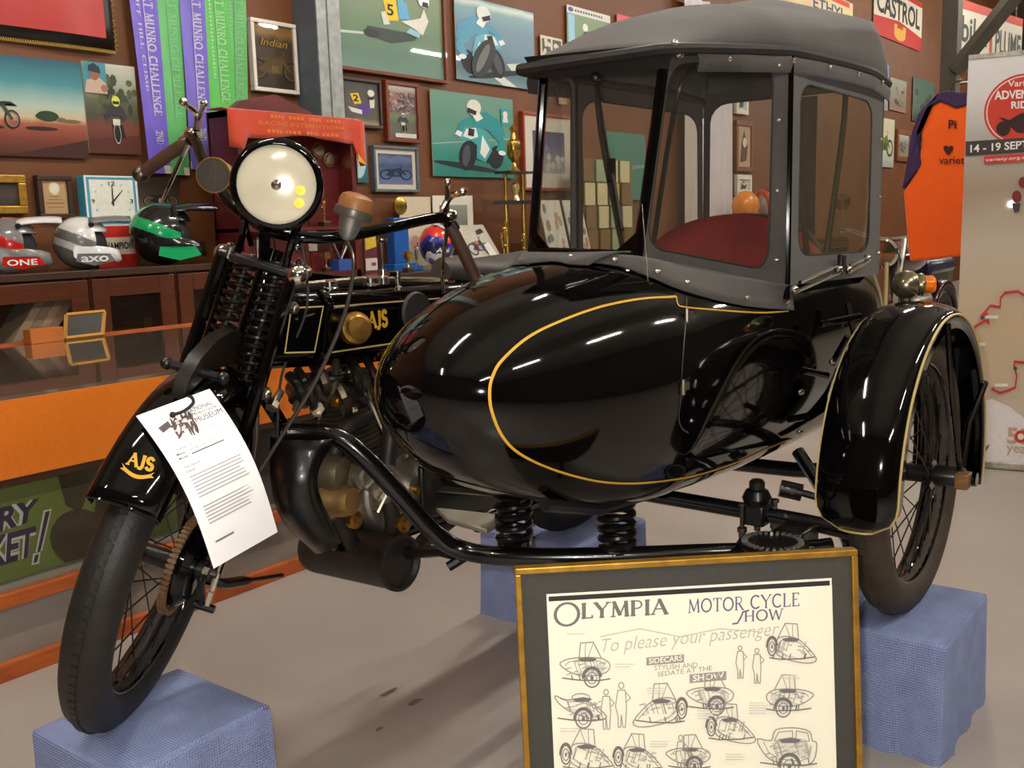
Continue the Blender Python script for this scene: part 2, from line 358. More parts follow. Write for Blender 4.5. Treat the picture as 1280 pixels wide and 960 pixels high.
# ================================================================ motorcycle
WC = V((1.066, 1.697, .597)); ST, LN = .6255, .337       # front wheel centre, steering, lean
FH = V((-math.cos(ST), -math.sin(ST), 0)); _l = V((math.sin(ST), -math.cos(ST), 0))
FU = V((0, 0, 1))*math.cos(LN) + _l*math.sin(LN); FN = _l*math.cos(LN) - V((0, 0, 1))*math.sin(LN)
def Fp(a, b, c=0.0): return WC + FH*a + FU*b + FN*c      # forward, up, left of the steered front end
def onF(px, py, c=0.0):                                  # pixel -> front-end plane at offset c
    d = ray(px, py); return CO + d*(((WC+FN*c-CO).dot(FN))/d.dot(FN))
YB = 1.70
bike = thing('vintage_motorcycle', (1.75, YB, .28), 'black vintage motorcycle with twin fork springs, its round headlamp turned toward the glass counter end', 'motorcycle')
bike['label'] = 'black vintage motorcycle with big round headlamp, beside the hooded sidecar'

def wheel(root, C, ax, fwd, up, Rr=.335, r=.043, tyrem=RUBBER, name='front_wheel', hubw=.055, lining=GOLD):
    C, ax, fwd, up = V(C), V(ax).normalized(), V(fwd).normalized(), V(up).normalized()
    prof = []
    Rm = Rr-r
    for k in range(25):
        q = math.pi*(1.25 - 2.5*k/24)             # from inner left round the tread to inner right
        rad = r*(1.0 + (0.035 if (abs(q) < 0.95 and k % 2 == 0) else 0.0))
        prof.append((Rm + rad*math.cos(q), rad*math.sin(q)))
    w = MB().lathe(prof, C, ax, 72, xdir=fwd)
    nb = 96
    for k in range(nb):                            # the block-cut centre rib
        t = 2*math.pi*k/nb; d = fwd*math.cos(t)+up*math.sin(t); tn = -fwd*math.sin(t)+up*math.cos(t)
        w.box(C + d*(Rr+.0005), (.0165, .012, .004), (tn, ax, d))
    w = w.build(name, tyrem, root, 50)
    rim = MB().lathe([(Rm-.012, -.033), (Rm-.006, -.036), (Rm-.004, -.03), (Rm-.03, -.022), (Rm-.036, 0), (Rm-.03, .022), (Rm-.004, .03), (Rm-.006, .036), (Rm-.012, .033), (Rm-.036, .026), (Rm-.044, 0), (Rm-.036, -.026), (Rm-.012, -.033)], C, ax, 56, xdir=fwd).build('rim', BLACK, w, 40)
    MB().torus(C+ax*.034, ax, Rm-.016, .0018, 64, 5).build('rim_lining', lining, w)
    MB().torus(C-ax*.034, ax, Rm-.016, .0018, 64, 5).build('rim_lining', lining, w)
    MB().lathe([(.001, -hubw-.03), (.012, -hubw-.03), (.013, -hubw), (.035, -hubw), (.035, -hubw+.006), (.02, -hubw+.01), (.02, hubw-.01), (.035, hubw-.006), (.035, hubw), (.013, hubw), (.012, hubw+.03), (.001, hubw+.03)], C, ax, 20).build('hub', BLACK2, w)
    sp = MB().tube([(0, 0, 0), (0, 0, 1)], .0017, 5)
    me = None
    for k in range(36):
        t = 2*math.pi*k/36; side = 1 if k % 2 else -1; sw = .55 if (k//2) % 2 else -.55
        a = C + ax*side*(hubw-.004) + (fwd*math.cos(t+sw)+up*math.sin(t+sw))*.033
        b = C + ax*side*.008 + (fwd*math.cos(t)+up*math.sin(t))*(Rm-.037)
        if me is None:
            ob = sp.build('spoke', BLACK2, w); me = ob.data
            off = V(root.location)
            me.transform(Matrix.Translation(off))
        else: ob = bpy.data.objects.new('spoke', me); COL.objects.link(ob); ob.parent = w
        d = b-a; x, y, z = ortho(d)
        M = Matrix((x, y, d)).transposed().to_4x4(); M.translation = a - V(root.location)
        ob.matrix_local = M
    return w
fw = wheel(bike, WC, FN, FH, FU)
# brake drum with toothed bronze rim on the left of the front hub
MB().lathe([(.001, .052), (.03, .052), (.03, .075), (.065, .075), (.08, .062), (.082, .045), (.05, .04), (.001, .04)], WC, FN, 36).build('brake_drum', BLACK, fw)
bd = MB().torus(WC+FN*.047, FN, .092, .0065, 48, 6)
for k in range(60):
    t = 2*math.pi*k/60; bd.box(WC+FN*.047+(FH*math.cos(t)+FU*math.sin(t))*.0955, (.006, .016, .008), (-FH*math.sin(t)+FU*math.cos(t), FN, FH*math.cos(t)+FU*math.sin(t)))
bd.build('toothed_drum_rim', mat('rusty_bronze', (120, 92, 66), 0.6, metal=0.5, noise=(40, .3)), fw, label='brown toothed rim of the brake drum')
ax_ = MB().tube([Fp(0, 0, -.105), Fp(0, 0, .115)], .008, 10)
for s in (-1, 1): ax_.lathe([(.001, 0), (.014, 0), (.014, .012), (.008, .016), (.008, .022), (.001, .024)], Fp(0, 0, s*.088), FN*s, 6)
ax_.build('front_axle', STEEL, bike)
# brake arm + adjuster clevis below the drum
ba = MB().tube([Fp(-.01, -.02, .085), Fp(-.045, -.075, .09), Fp(-.06, -.10, .088)], [.008, .007, .006], 8).tube([Fp(-.06, -.10, .075), Fp(-.06, -.10, .118)], .009, 8)
ba.build('brake_arm', BLACK2, bike)
cl = MB().box(Fp(-.045, -.072, .105), (.008, .03, .014), (FN, FU, FH)).tube([Fp(-.045, -.055, .105), Fp(-.05, -.02, .105)], .006, 8).tube([Fp(-.05, -.02, .105), Fp(-.06, .02, .106)], .0035, 6)
cl.build('cable_adjuster', mat('zinc_plate', (222, 214, 190), 0.35, metal=.7), bike)

def guard(C, ax, fwd, up, Rr, half, depth, a0, a1, n=48, dome=.022, roundfront=0.0):
    # a domed mudguard swept round the wheel from angle a0 to a1 (degrees, from forward up over the top)
    G = []
    for i in range(n+1):
        t = R_(a0+(a1-a0)*i/n); d = V(fwd)*math.cos(t)+V(up)*math.sin(t); row = []
        f = 1.0
        if roundfront:
            e = min(((i+.15)/n)*R_(a1-a0)*Rr/roundfront, 1.0); f = max(0.0, 1-(1-e)**2.6)**(1/2.6)
        for j in range(13):
            s = -1 + 2*j/12; q = abs(s)
            if q > .86: y = math.copysign(half, s)*f; rr = Rr - depth*(q-.86)/.14
            else: y = half*f*math.sin(s/.86*math.pi/2); rr = Rr + dome*f*math.cos(s/.86*math.pi/2)
            row.append(V(C)+d*rr+V(ax)*y)
        G.append(row)
    return G
G = guard(WC, FN, FH, FU, .365, .058, .035, 33, 208)
mg = MB().grid(G)
mudo = mg.build('front_mudguard', BLACK, bike, 60)
sm = mudo.modifiers.new('solid', 'SOLIDIFY'); sm.thickness = .002; sm.offset = -1
MUDBVH = BVHTree.FromPolygons([tuple(q) for q in mg.v], mg.f)
ed = MB()
for j in (0, 12): ed.tube([G[i][j] for i in range(len(G))], .0028, 6)
ed.tube(G[0], .0028, 6); ed.tube(G[-1], .0028, 6)
ed.build('rolled_edge', BLACK, mudo)
def decal(polys_px, bvh, lift=.0012):       # flat print laid on the surface the camera ray meets (distance from the thing)
    mb = MB()
    for pl in polys_px:
        q = []
        for x, y in pl:
            h = bvh.ray_cast(CO, ray(x, y).normalized())
            if h[0] is None: q = None; break
            lift += 1e-6
            nn = h[1] if h[1].dot(ray(x, y)) < 0 else -h[1]
            q.append(h[0]+nn*lift)
        if q: mb.poly(q)
    return mb
def turned(polys, cx, cy, ang, flip=True):   # uv (y up) -> pixel coordinates about a centre
    c, s = math.cos(R_(ang)), math.sin(R_(ang)); return [[(cx+x*c+y*s, cy+x*s-y*c) for x, y in p] for p in polys]
lg = serif('AJS', -18, 0, 34, 15, .26, .14, .3)
lg = turned(lg, 176, 585, 16)
arc1 = [(-16+32*i/10, -7-5*math.sin(math.pi*i/10)) for i in range(11)]
rib = [arc1 + [(x*1.0, y-6) for x, y in arc1[::-1]]]
rib = [[arc1[i], arc1[i+1], (arc1[i+1][0], arc1[i+1][1]-5), (arc1[i][0], arc1[i][1]-5)] for i in range(10)]
rib += [[(-16, -7), (-21, -3), (-18, -8), (-22, -10), (-16, -12)], [(16, -7), (21, -3), (18, -8), (22, -10), (16, -12)]]
decal(lg + turned(rib, 174, 582, 16), MUDBVH).build('maker_emblem', GOLD, mudo, None, label='gold lettering over a ribbon', fixn=False)
# number blade standing on the mudguard
pl = [Fp(.44*math.cos(R_(t))*(1.0) if 0 else (.395*math.cos(R_(t))), .395*math.sin(R_(t)), -.012) for t in range(66, 113, 4)]
po = [Fp(r_*math.cos(R_(t)), r_*math.sin(R_(t)), -.012) for t, r_ in ((112, .40), (108, .455), (103, .468), (96, .47), (84, .462), (74, .45), (68, .43))]
MB().prism(pl+po, FN*.024).build('number_blade', mat('grained_black_plate', (26, 20, 15), .35, noise=(40, .5, (6, 1, 1))), bike, 60)
MB().tube([Fp(.1, .40, -.05), Fp(.1, .405, .05)], .008, 8).sphere(Fp(.1, .40, -.052), .012).sphere(Fp(.1, .405, .052), .012).build('blade_bolt', BLACK2, bike)
# fork blades
fk = MB()
for s in (-1, 1):
    b = MB().tube(smoothpath([Fp(-.125, .585, s*.072), Fp(-.10, .42, s*.074), Fp(-.055, .2, s*.078), Fp(-.012, .02, s*.084)], 5), [.0135]*8+[.0125]*5+[.011]*3, 10)
    b.build('fork_blade', BLACK, bike)
    MB().tube(smoothpath([Fp(-.175, .575, s*.066), Fp(-.155, .38, s*.068), Fp(-.09, .18, s*.076), Fp(-.012, .01, s*.084)], 5), .009, 8).build('fork_stay', BLACK, bike)
    e = MB().lathe([(.001, -.006), (.02, -.006), (.02, .006), (.001, .006)], Fp(0, 0, s*.084), FN, 14); e.build('fork_end', BLACK2, bike)
# fork crowns, spindles with chrome ball nuts
cr = MB().box(Fp(-.15, .592, 0), (.06, .17, .018), (FH, FN, FU)).box(Fp(-.13, .345, 0), (.07, .155, .026), (FH, FN, FU))
cr.build('fork_crown', BLACK2, bike, bevel=.006)
for px, py, c in ((279, 317, -.1), (372, 344, .102)):
    p = onF(px, py, c); MB().sphere(p, .0205).lathe([(.001, -.004), (.012, -.004), (.012, .016), (.001, .018)], p, FN*(1 if c > 0 else -1), 6).build('spindle_ball_nut', CHROME, bike)
for a, b, c in ((-.13, .345, .085), (-.13, .345, -.085), (-.19, .52, .08), (-.19, .60, .085)):
    MB().sphere(Fp(a, b, c), .012).lathe([(.001, 0), (.014, 0), (.014, .008), (.001, .01)], Fp(a, b, c*.93), FN*(1 if c > 0 else -1), 6).build('spindle_nut', NICKEL, bike)
for px, py, c in ((291, 308, -.06), (318, 322, -.02), (349, 331, .02), (367, 332, .045), (377, 328, .065)):
    p = onF(px, py+2, c)+FH*.02; MB().lathe([(.001, -.02), (.0055, -.02), (.0055, 0), (.008, 0), (.008, .008), (.006, .011), (.001, .012)], p, FU, 8).build('crown_bolt', CHROME, bike)
for c in (-.03, .03):
    top, bot = Fp(-.165, .583, c*1.05), Fp(-.125, .352, c*1.25)
    MB().tube(helix(bot, top, .021, 13), .0045, 6).build('fork_spring', mat('spring_steel_black', (36, 33, 30), .3, metal=.6), bike)
    MB().tube([bot, top], .006, 6).build('spring_rod', BLACK2, bike)
# steering head and stem
SA, SB = Fp(-.225, .62, 0), Fp(-.185, .34, 0)
MB().tube([SB, SA], .024, 14).build('steering_head', BLACK, bike)
MB().sphere(Fp(-.215, .64, .045), .012).build('steering_damper_knob', CHROME, bike)
# headlamp
HLc = onF(346, 231, .012) + FH*.0
LD = (FH*.97 + FU*-.10 + FN*.12).normalized()
LD = ((CO-HLc).normalized()*.75 + FH*.25).normalized()
lx, ly, lz = ortho(LD)
hl = MB().lathe([(.001, -.085), (.03, -.082), (.058, -.066), (.074, -.04), (.08, 0), (.084, .004), (.088, .012), (.087, .020), (.080, .026), (.074, .0265), (.0735, .02)], HLc-LD*.02, LD, 44).build('headlamp', BLACK, bike, 50)
LENS = mat('ribbed_lamp_glass', (226, 216, 190), .16, coat=1.0, noise=(9, .12), metal=.15)  # cream base colour stands in for light reflected by the glass
MB().lathe([(.0745, .019), (.06, .0245), (.04, .028), (.02, .030), (.001, .0305)], HLc-LD*.02, LD, 40).build('lens', LENS, hl, label='lamp glass with its reflected light painted cream')
bl = MB().lathe([(.010, .0310), (.004, .034), (.001, .035)], HLc-LD*.02, LD, 16); bl.build('lens_boss', NICKEL, hl)
for px, py in ((375.5, 238), (374, 254)):
    h = ray(px, py).normalized(); p0 = HLc+LD*.0085; t = (p0-CO).dot(LD)/h.dot(LD); p = CO+h*t
    MB().lathe([(.0098, -.006), (.0098, .0), (.001, .0004)], p, LD, 18).build('sticker', ink((250, 226, 30), .4), hl, label='round yellow sticker')
hb = MB()
for s in (-1, 1): hb.tube(smoothpath([HLc-LD*.03+lx*0+FN*s*.06-FU*.05, Fp(-.14, .66, s*.05), Fp(-.15, .60, s*.05)], 5), .008, 8)
hb.tube(smoothpath([HLc-LD*.03-FU*.08, Fp(-.13, .645, .0), Fp(-.17, .60, .0)], 5), .012, 8)
hb.build('lamp_bracket', BLACK, bike)
MB().tube(smoothpath([HLc-LD*.06-FU*.05+FN*.02, Fp(-.18, .66, .05), Fp(-.2, .6, .03), Fp(-.2, .5, .03)], 5), .004, 6).build('lamp_wire', RUBBER, bike)
# small round horn beside the headlamp
HNc = atd(267, 219, 1.96); HD = ((CO-HNc).normalized()*.8 + V((-.25, .1, 0))).normalized()
hn = MB().lathe([(.001, -.075), (.018, -.075), (.026, -.062), (.03, -.03), (.032, -.004)], HNc, HD, 22).build('horn', mat('tan_horn_body', (150, 116, 70), .45, metal=.3), bike, label='tan bodied electric horn')
MB().lathe([(.0335, -.006), (.0355, -.002), (.0345, .003), (.032, .003)], HNc, HD, 28).build('horn_rim', BRASS, hn)
MB().lathe([(.0325, .001), (.001, .002)], HNc, HD, 28).build('horn_mesh', mat('horn_gauze', (62, 55, 47), .6, noise=(400, .5), metal=.3), hn)
MB().tube([HNc-HD*.05, HNc-HD*.06-FU*.03+FN*.04, Fp(-.16, .62, -.03)], .006, 6).build('horn_bracket', BLACK, bike)
# handlebar
def bar(s): return [Fp(-.215, .655, 0), Fp(-.215, .662, s*.05), Fp(-.245, .685, s*.12), Fp(-.325, .735, s*.21), Fp(-.41, .772, s*.27), Fp(-.455, .782, s*.298), Fp(-.475, .772, s*.312)]
hbp = smoothpath(list(reversed(bar(-1)))+bar(1)[1:], 5)
hbar = MB().tube(hbp, .0125, 12).build('handlebar', BLACK, bike, label='black handlebar')
GRIP = mat('brown_rubber_grip', (74, 48, 36), .6, noise=(30, .15))
for s in (-1, 1):
    g0, g1, g2 = Fp(-.475, .772, s*.312), Fp(-.488, .728, s*.355), Fp(-.505, .672, s*.405)
    MB().tube([g0, Fp(-.48, .752, s*.332), g1, g2], [.013, .0155, .0155, .015], 12).build('grip', GRIP, hbar)
    MB().sphere(g2+(g2-g1).normalized()*.012, .02, (1, 1, 1.0)).build('grip_end', STEEL, hbar)
    lv = MB().sphere(Fp(-.47, .79, s*.305), .022, (1, 1, .8)).tube(smoothpath([Fp(-.44, .80, s*.29), Fp(-.445, .835, s*.30), Fp(-.415, .85, s*.325)], 4), [.008]*8+[.006], 8).sphere(Fp(-.415, .852, s*.325), .01).tube([Fp(-.455, .80, s*.30), Fp(-.43, .86, s*.285)], .006, 8).sphere(Fp(-.43, .862, s*.285), .009)
    lv.tube(smoothpath([Fp(-.47, .765, s*.31), Fp(-.465, .72, s*.318), Fp(-.47, .66, s*.33), Fp(-.49, .615, s*.345)], 5), [.005]*10+[.004]*6, 8)
    lv.tube([Fp(-.46, .80, s*.29), Fp(-.48, .765, s*.33)], .012, 8)
    lv.build('control_levers', CHROME, hbar)
# silver dynamo-style fitting with tan top on the left bar, cable falling to the front brake
BP = onF(440, 272, .115); BP = CO+(BP-CO)*.945
bu = MB().lathe([(.001, -.048), (.008, -.048), (.017, -.04), (.0235, -.018), (.025, .004), (.03, .012), (.033, .02), (.001, .021)], BP, FU, 24).build('bar_lamp', mat('satin_silver', (178, 176, 172), .33, metal=.8), bike, label='silver bullet-shaped fitting')
MB().lathe([(.036, .014), (.036, .034), (.032, .044), (.02, .05), (.001, .052)], BP, FU, 24).build('dome_top', mat('tan_bakelite', (150, 98, 55), .4, noise=(20, .1)), bu, label='tan domed top')
MB().lathe([(.0395, .0), (.041, .006), (.0395, .018), (.034, .02)], BP, FU, 20).build('flange', mat('grey_lens_ring', (98, 92, 84), .35, metal=.4), bu)
_t = (BP-CO).dot(CF); _e = (Fp(-.06, .02, .106)-CO).dot(CF)
cab = [BP-FU*.045]+[atd(px, py, _t+(_e+.03-_t)*k) for px, py, k in ((442, 330, .1), (430, 395, .3), (395, 475, .5), (352, 545, .7))]+[atd(318, 600, _e+.02), atd(290, 655, _e+.015), Fp(-.06, .02, .106)]
MB().tube(smoothpath(cab, 6), .0045, 8).build('brake_cable', mat('cable_sleeve', (92, 86, 80), .25, metal=.7), bike, label='grey sheathed brake cable')
for pts in (((374, 283), (384, 380), (352, 470), (346, 560)),):
    MB().tube(smoothpath([atd(px, py, 2.06+.03*i) for i, (px, py) in enumerate(pts)], 6), .003, 6).build('control_cable', mat('dark_cable', (50, 44, 38), .4), bike)
# ---- frame
def W(x, z, dy=0.0): return V((x, YB+dy, z))
HDt, HDb = SA, SB
fr = MB()
fr.tube([HDt+V((.01, .02, -.05)), W(1.9, 1.06), W(2.3, .93), W(2.52, .66)], .014, 10)
fr.tube(smoothpath([HDb+V((.01, .01, .06)), W(1.40, .78), W(1.46, .58), W(1.56, .48), W(1.9, .46), W(2.05, .47)], 5), .015, 10)
fr.tube([W(1.98, 1.03), W(2.02, .50)], .014, 10)
for s in (-1, 1):
    fr.tube([W(2.02, .5, s*.03), W(2.5, .615, s*.075)], .01, 8); fr.tube([W(2.0, .98, s*.03), W(2.5, .62, s*.075)], .009, 8)
fr.build('frame', BLACK, bike)
# ---- tank: flat-sided, rounded top
tk = []
for i in range(13):
    x = 1.335 + .60*i/12; t = i/12
    zt = 1.092 - .015*t; zb = .945 - .012*t; hw = .088*(min(1, .62+.5*t*4) if t < .2 else 1.0)
    if t > .88: zb += (t-.88)*.35; hw *= 1-(t-.88)*1.6
    sec = []
    for k in range(28):
        a = 2*math.pi*k/28; ca, sa = math.cos(a), math.sin(a)
        sec.append(V((x, YB - hw*math.copysign(abs(ca)**.28, ca), (zt+zb)/2 + (zt-zb)/2*math.copysign(abs(sa)**.42, sa))))
    tk.append(sec)
tm = MB().grid(tk, False, True); tm.poly(tk[0][::-1]); tm.poly(tk[-1])
tank = tm.build('fuel_tank', BLACK, bike, 45)
TY = YB-.0895
def tankpt(u, v, l): return V((u, TY-l*1.0, v))
tl = MB()
def tpx(x, y): p = aty(x, y, TY); return (p.x, p.z)
for pts in ([(364, 385), (404, 383), (393, 440), (356, 441)], [(416, 383), (560, 372), (552, 420), (404, 442)]):
    for q in stroke([tpx(*p) for p in pts], .0032, True): tl.poly([tankpt(a, b, .0005+1e-5*len(tl.f)) for a, b in q])
tl.build('tank_lining', GOLDL, tank, None, fixn=False)
tx = MB()
for q in serif('AJS', 1.578, .999, .062, .034, .26, .13, .3): tx.poly([tankpt(a, b, .0006+1e-5*len(tx.f)) for a, b in q])
tx.build('tank_lettering', GOLD, tank, None, label='gold letters', fixn=False)
MB().tube(smoothpath([V((1.462, TY+.02, 1.09)), V((1.462, TY-.004, 1.062)), V((1.452, TY-.005, 1.0)), V((1.442, TY-.003, .955)), V((1.442, TY+.03, .94))], 4), .012, 8, flat=.5).build('tank_strap', BLACK, tank)
MB().tube([W(1.34, 1.098, -.03), W(1.62, 1.10, -.03), W(1.92, 1.08, -.02)], .012, 10).build('tank_rail', mat('brushed_top_strip', (120, 108, 95), .25, metal=.9), tank)
KN = mat('rubber_knee_pad', (38, 36, 34), .6)
MB().lathe([(.001, .0), (.045, .0), (.05, -.006), (.046, -.014), (.001, -.016)], V((1.735, TY+.005, 1.02)), V((0, 1, 0)), 24).build('knee_pad', KN, tank)
# brass cap lamp on the side, fillers, plunger pump, drip feed
BC = aty(447, 410, TY-.05); bdn = (V((-.35, -1, .12))).normalized()
bz = MB().lathe([(.001, -.05), (.026, -.046), (.034, -.03), (.036, -.006), (.034, .0), (.026, .005), (.024, .009), (.001, .011)], BC, bdn, 28).build('brass_horn', BRASS, bike, label='round brass cap')
MB().tube([BC-bdn*.045, V((BC.x+.01, TY+.01, BC.z))], .01, 8).build('horn_stem', BLACK2, bz)
FP1 = aty(463, 345, YB-.03)
for px, py, r in ((463, 347, .022), (412, 352, .018)):
    p = aty(px, py, YB-.035); p.z = 1.094; MB().lathe([(.001, .016), (r*.6, .016), (r, .012), (r, .0), (r*1.15, -.002), (r*1.15, -.006), (.001, -.006)], p, V((0, 0, 1)), 20).build('filler_cap', CHROME, tank)
pp = aty(479, 345, YB-.04); pp.z = 1.09
MB().lathe([(.001, .105), (.013, .105), (.014, .101), (.005, .096), (.0035, .09), (.003, .035), (.008, .034), (.009, .02), (.013, .016), (.015, 0), (.001, 0)], pp, V((0, 0, 1)), 14).build('plunger_pump', CHROME, tank)
dp = aty(497, 345, YB-.07); dp.z = 1.085
MB().lathe([(.001, .035), (.009, .034), (.009, .02), (.006, .018), (.006, .0), (.011, -.003), (.011, -.012), (.006, -.014), (.006, -.02), (.012, -.024), (.013, -.05), (.007, -.054), (.007, -.07), (.001, -.07)], dp, V((0, 0, 1)), 14).tube([dp+V((-.03, .0, .03)), dp+V((0, 0, .028))], .006, 8).build('drip_feed', CHROME, tank)
MB().tube(smoothpath([dp+V((0, 0, -.06)), dp+V((.0, -.015, -.12)), dp+V((-.01, -.01, -.18)), dp+V((-.03, .02, -.25)), V((1.70, 1.62, .72))], 6), .004, 6).build('oil_pipe', CHROME, bike)
MB().tube([V((1.80, TY-.01, 1.045)), V((1.81, TY-.012, 1.02)), V((1.808, TY-.01, .975))], .0045, 6).build('gear_rod', CHROME, bike)
# ---- saddle
sd = []
for i in range(9):
    t = i/8; x = 1.93+.36*t; hw = .035 + .10*min(1, t*1.5)**1.3 if t < .9 else .125; z = 1.105 + .02*abs(t-.4)
    sd.append([V((x, YB+hw*math.cos(2*math.pi*k/16), z+.028*math.sin(2*math.pi*k/16)-.012*(abs(math.cos(2*math.pi*k/16))))) for k in range(16)])
s_ = MB().grid(sd, False, True); s_.poly(sd[0][::-1]); s_.poly(sd[-1]); sad = s_.build('saddle', mat('worn_grey_leather', (68, 62, 57), .55, noise=(15, .2)), bike, 60)
for s in (-1, 1):
    MB().tube(helix(W(2.24, .99, s*.09), W(2.24, 1.09, s*.09), .02, 6), .004, 6).build('saddle_spring', BLACK2, bike)
MB().tube([W(1.98, 1.04), W(2.0, 1.08), W(2.24, 1.0, .0)], .01, 8).tube([W(2.24, .99, -.1), W(2.24, .99, .1)], .009, 8).build('saddle_frame', BLACK2, bike)
# ---- engine
CC = V((1.70, YB, .60))
ccase = MB().lathe([(.001, -.06), (.085, -.058), (.115, -.045), (.12, -.03), (.12, .03), (.115, .045), (.085, .058), (.001, .06)], CC, V((0, 1, 0)), 32)
ccase.box(CC+V((.0, 0, .08)), (.16, .09, .08)).build('crankcase', ALU, bike, bevel=.006)
tc_ = MB().lathe([(.001, -.10), (.03, -.10), (.038, -.094), (.06, -.075), (.085, -.07), (.09, -.055), (.09, -.03), (.001, -.03)], CC, V((0, 1, 0)), 28).build('timing_cover', ALU, bike)
MB().lathe([(.001, -.112), (.014, -.11), (.014, -.098), (.001, -.098)], CC, V((0, 1, 0)), 12).build('cover_boss', BRASS, bike)
FIN = mat('sooty_cast_iron', (78, 68, 56), .55, metal=.6, noise=(30, .4))
for ang, nm in ((-25, 'cylinder'), (25, 'cylinder')):
    dv = V((math.sin(R_(ang)), 0, math.cos(R_(ang)))); b0 = CC+dv*.105; pr = [(.001, 0), (.045, 0)]
    for k in range(14):
        z = .01+k*.0125; r = .082 if k < 8 else .09; pr += [(.042, z), (r, z+.002), (r, z+.0045), (.042, z+.0065)]
    pr += [(.042, .19), (.055, .195), (.05, .22), (.001, .224)]
    cy = MB().lathe(pr, b0, dv, 28).build(nm, FIN, bike, 30)
    hx = b0+dv*.215; MB().lathe([(.001, .03), (.012, .03), (.014, .012), (.022, .01), (.022, 0), (.001, 0)], hx, dv, 6).build('valve_cap', NICKEL, cy)
    MB().lathe([(.001, .045), (.005, .045), (.007, .02), (.011, .018), (.011, 0), (.001, 0)], hx+V((.0, -.045, -.005)), (dv+V((0, -.4, 0))).normalized(), 8).build('spark_plug', mat('plug_porcelain', (215, 210, 195), .3), cy)
    for k in (-1, 1):
        MB().tube([CC+dv*.09+V((k*.02, -.085, 0)), b0+dv*.18+V((k*.02, -.088, 0))], .007, 8).build('pushrod_tube', CHROME, cy)
    e0 = b0+dv*.12+V((0, -.05, 0))
# magneto, carburettor
mgn = V((1.505, YB-.03, .665))
MB().lathe([(.001, -.07), (.03, -.07), (.036, -.055), (.036, .03), (.03, .04), (.001, .04)], mgn, V((0, 1, 0)), 22).build('magneto', mat('magneto_tan', (150, 124, 88), .45, metal=.5), bike)
mg2 = aty(428, 626, YB-.10)
MB().lathe([(.001, -.028), (.03, -.026), (.036, -.01), (.038, .012), (.05, .03), (.05, .06), (.001, .06)], mg2, V((-.25, 1, 0)).normalized(), 26).build('brass_end_cover', mat('tan_brass_cover', (152, 120, 72), .38, metal=.6, noise=(20, .15)), bike)
mg3 = aty(405, 590, YB-.06)
MB().lathe([(.001, -.05), (.036, -.048), (.042, -.03), (.042, .04), (.001, .045)], mg3, V((-.3, 1, .05)).normalized(), 22).build('dynamo', mat('dull_dynamo', (120, 106, 84), .4, metal=.6), bike)
cb = CC+V((0, -.02, .27))
MB().lathe([(.001, -.05), (.022, -.05), (.022, .03), (.016, .035), (.016, .06), (.001, .06)], cb, V((0, 0, 1)), 16).tube([cb+V((-.07, 0, 0)), cb+V((.07, 0, 0))], .014, 10).lathe([(.001, 0), (.02, 0), (.026, -.03), (.026, -.05), (.001, -.05)], cb+V((.02, -.05, .0)), V((0, 0, 1)), 14).build('carburettor', BRASS, bike)
MB().tube([SB+V((.03, .0, .03)), V((1.6, YB, .925)), W(1.99, .90)], .016, 10).build('lower_tank_rail', BLACK, bike)
for px, py, px2, py2, r in ((372, 462, 394, 520, .010), (392, 455, 410, 500, .014), (420, 452, 404, 510, .009), (438, 448, 446, 500, .012), (456, 446, 470, 495, .010), (380, 478, 440, 470, .008), (400, 500, 470, 505, .012), (366, 500, 392, 470, .012), (412, 470, 436, 520, .016), (362, 470, 380, 505, .012)):
    MB().tube(smoothpath([aty(px, py, YB-.04), aty((px+px2)/2+5, (py+py2)/2, YB-.09), aty(px2, py2, YB-.05)], 4), r, 8).build('engine_pipe', random.choice([BLACK2, STEEL, BLACK2, FIN]), bike)
for px, py, r, L in ((394, 485, .03, .05), (425, 492, .034, .05), (378, 490, .024, .04), (452, 478, .026, .05)):
    p = aty(px, py, YB-.03); MB().lathe([(.001, -L), (r*.7, -L), (r, -L*.6), (r, L*.6), (r*.8, L), (.001, L)], p, V((.15, 1, .1)).normalized(), 18).build('inlet_body', random.choice([FIN, STEEL]), bike)
hz = MB()
for px, py, r, L in ((380, 490, .014, .05), (398, 515, .016, .06), (372, 500, .011, .05), (412, 500, .013, .06), (425, 480, .01, .05), (345, 500, .014, .05), (440, 505, .012, .05)):
    p = aty(px, py, YB-.06); d = V((random.uniform(-.6, .6), random.uniform(-.6, .2), random.uniform(-.7, .9))).normalized()
    MB().tube([p-d*L/2, p+d*L/2], r*.6, 8).lathe([(.001, -.008), (r, -.008), (r, .008), (.001, .008)], p+d*L*.3, d, 6).build('pipe_union', random.choice([NICKEL, STEEL, BRASS]), bike)
# exhaust: pipes down to a fat expansion box across the frame
EXM = mat('stove_black', (40, 34, 30), .5, noise=(20, .3))
EA, EB = atx(392, 682, 1.60), atx(497, 703, 1.60)
ed_ = (EB-EA).normalized()
MB().lathe([(.001, -.004), (.05, 0), (.062, .012), (.064, .03), (.064, (EB-EA).length-.004), (.0665, (EB-EA).length), (.0665, (EB-EA).length+.012), (.058, (EB-EA).length+.014), (.052, (EB-EA).length+.004), (.001, (EB-EA).length+.002)], EA, ed_, 32).build('exhaust_box', EXM, bike, 40)
MB().tube(smoothpath([CC+V((-.12, -.07, .2)), CC+V((-.2, -.06, .16)), CC+V((-.22, -.04, .03)), CC+V((-.15, -.02, -.1)), EA+ed_*.12], 6), .02, 12).build('exhaust_pipe', EXM, bike)
MB().tube(smoothpath([CC+V((.03, -.07, .24)), CC+V((-.06, -.10, .2)), CC+V((-.1, -.10, .05)), CC+V((-.08, -.09, -.08)), EA+ed_*.2], 6), .019, 12).build('exhaust_pipe', EXM, bike)
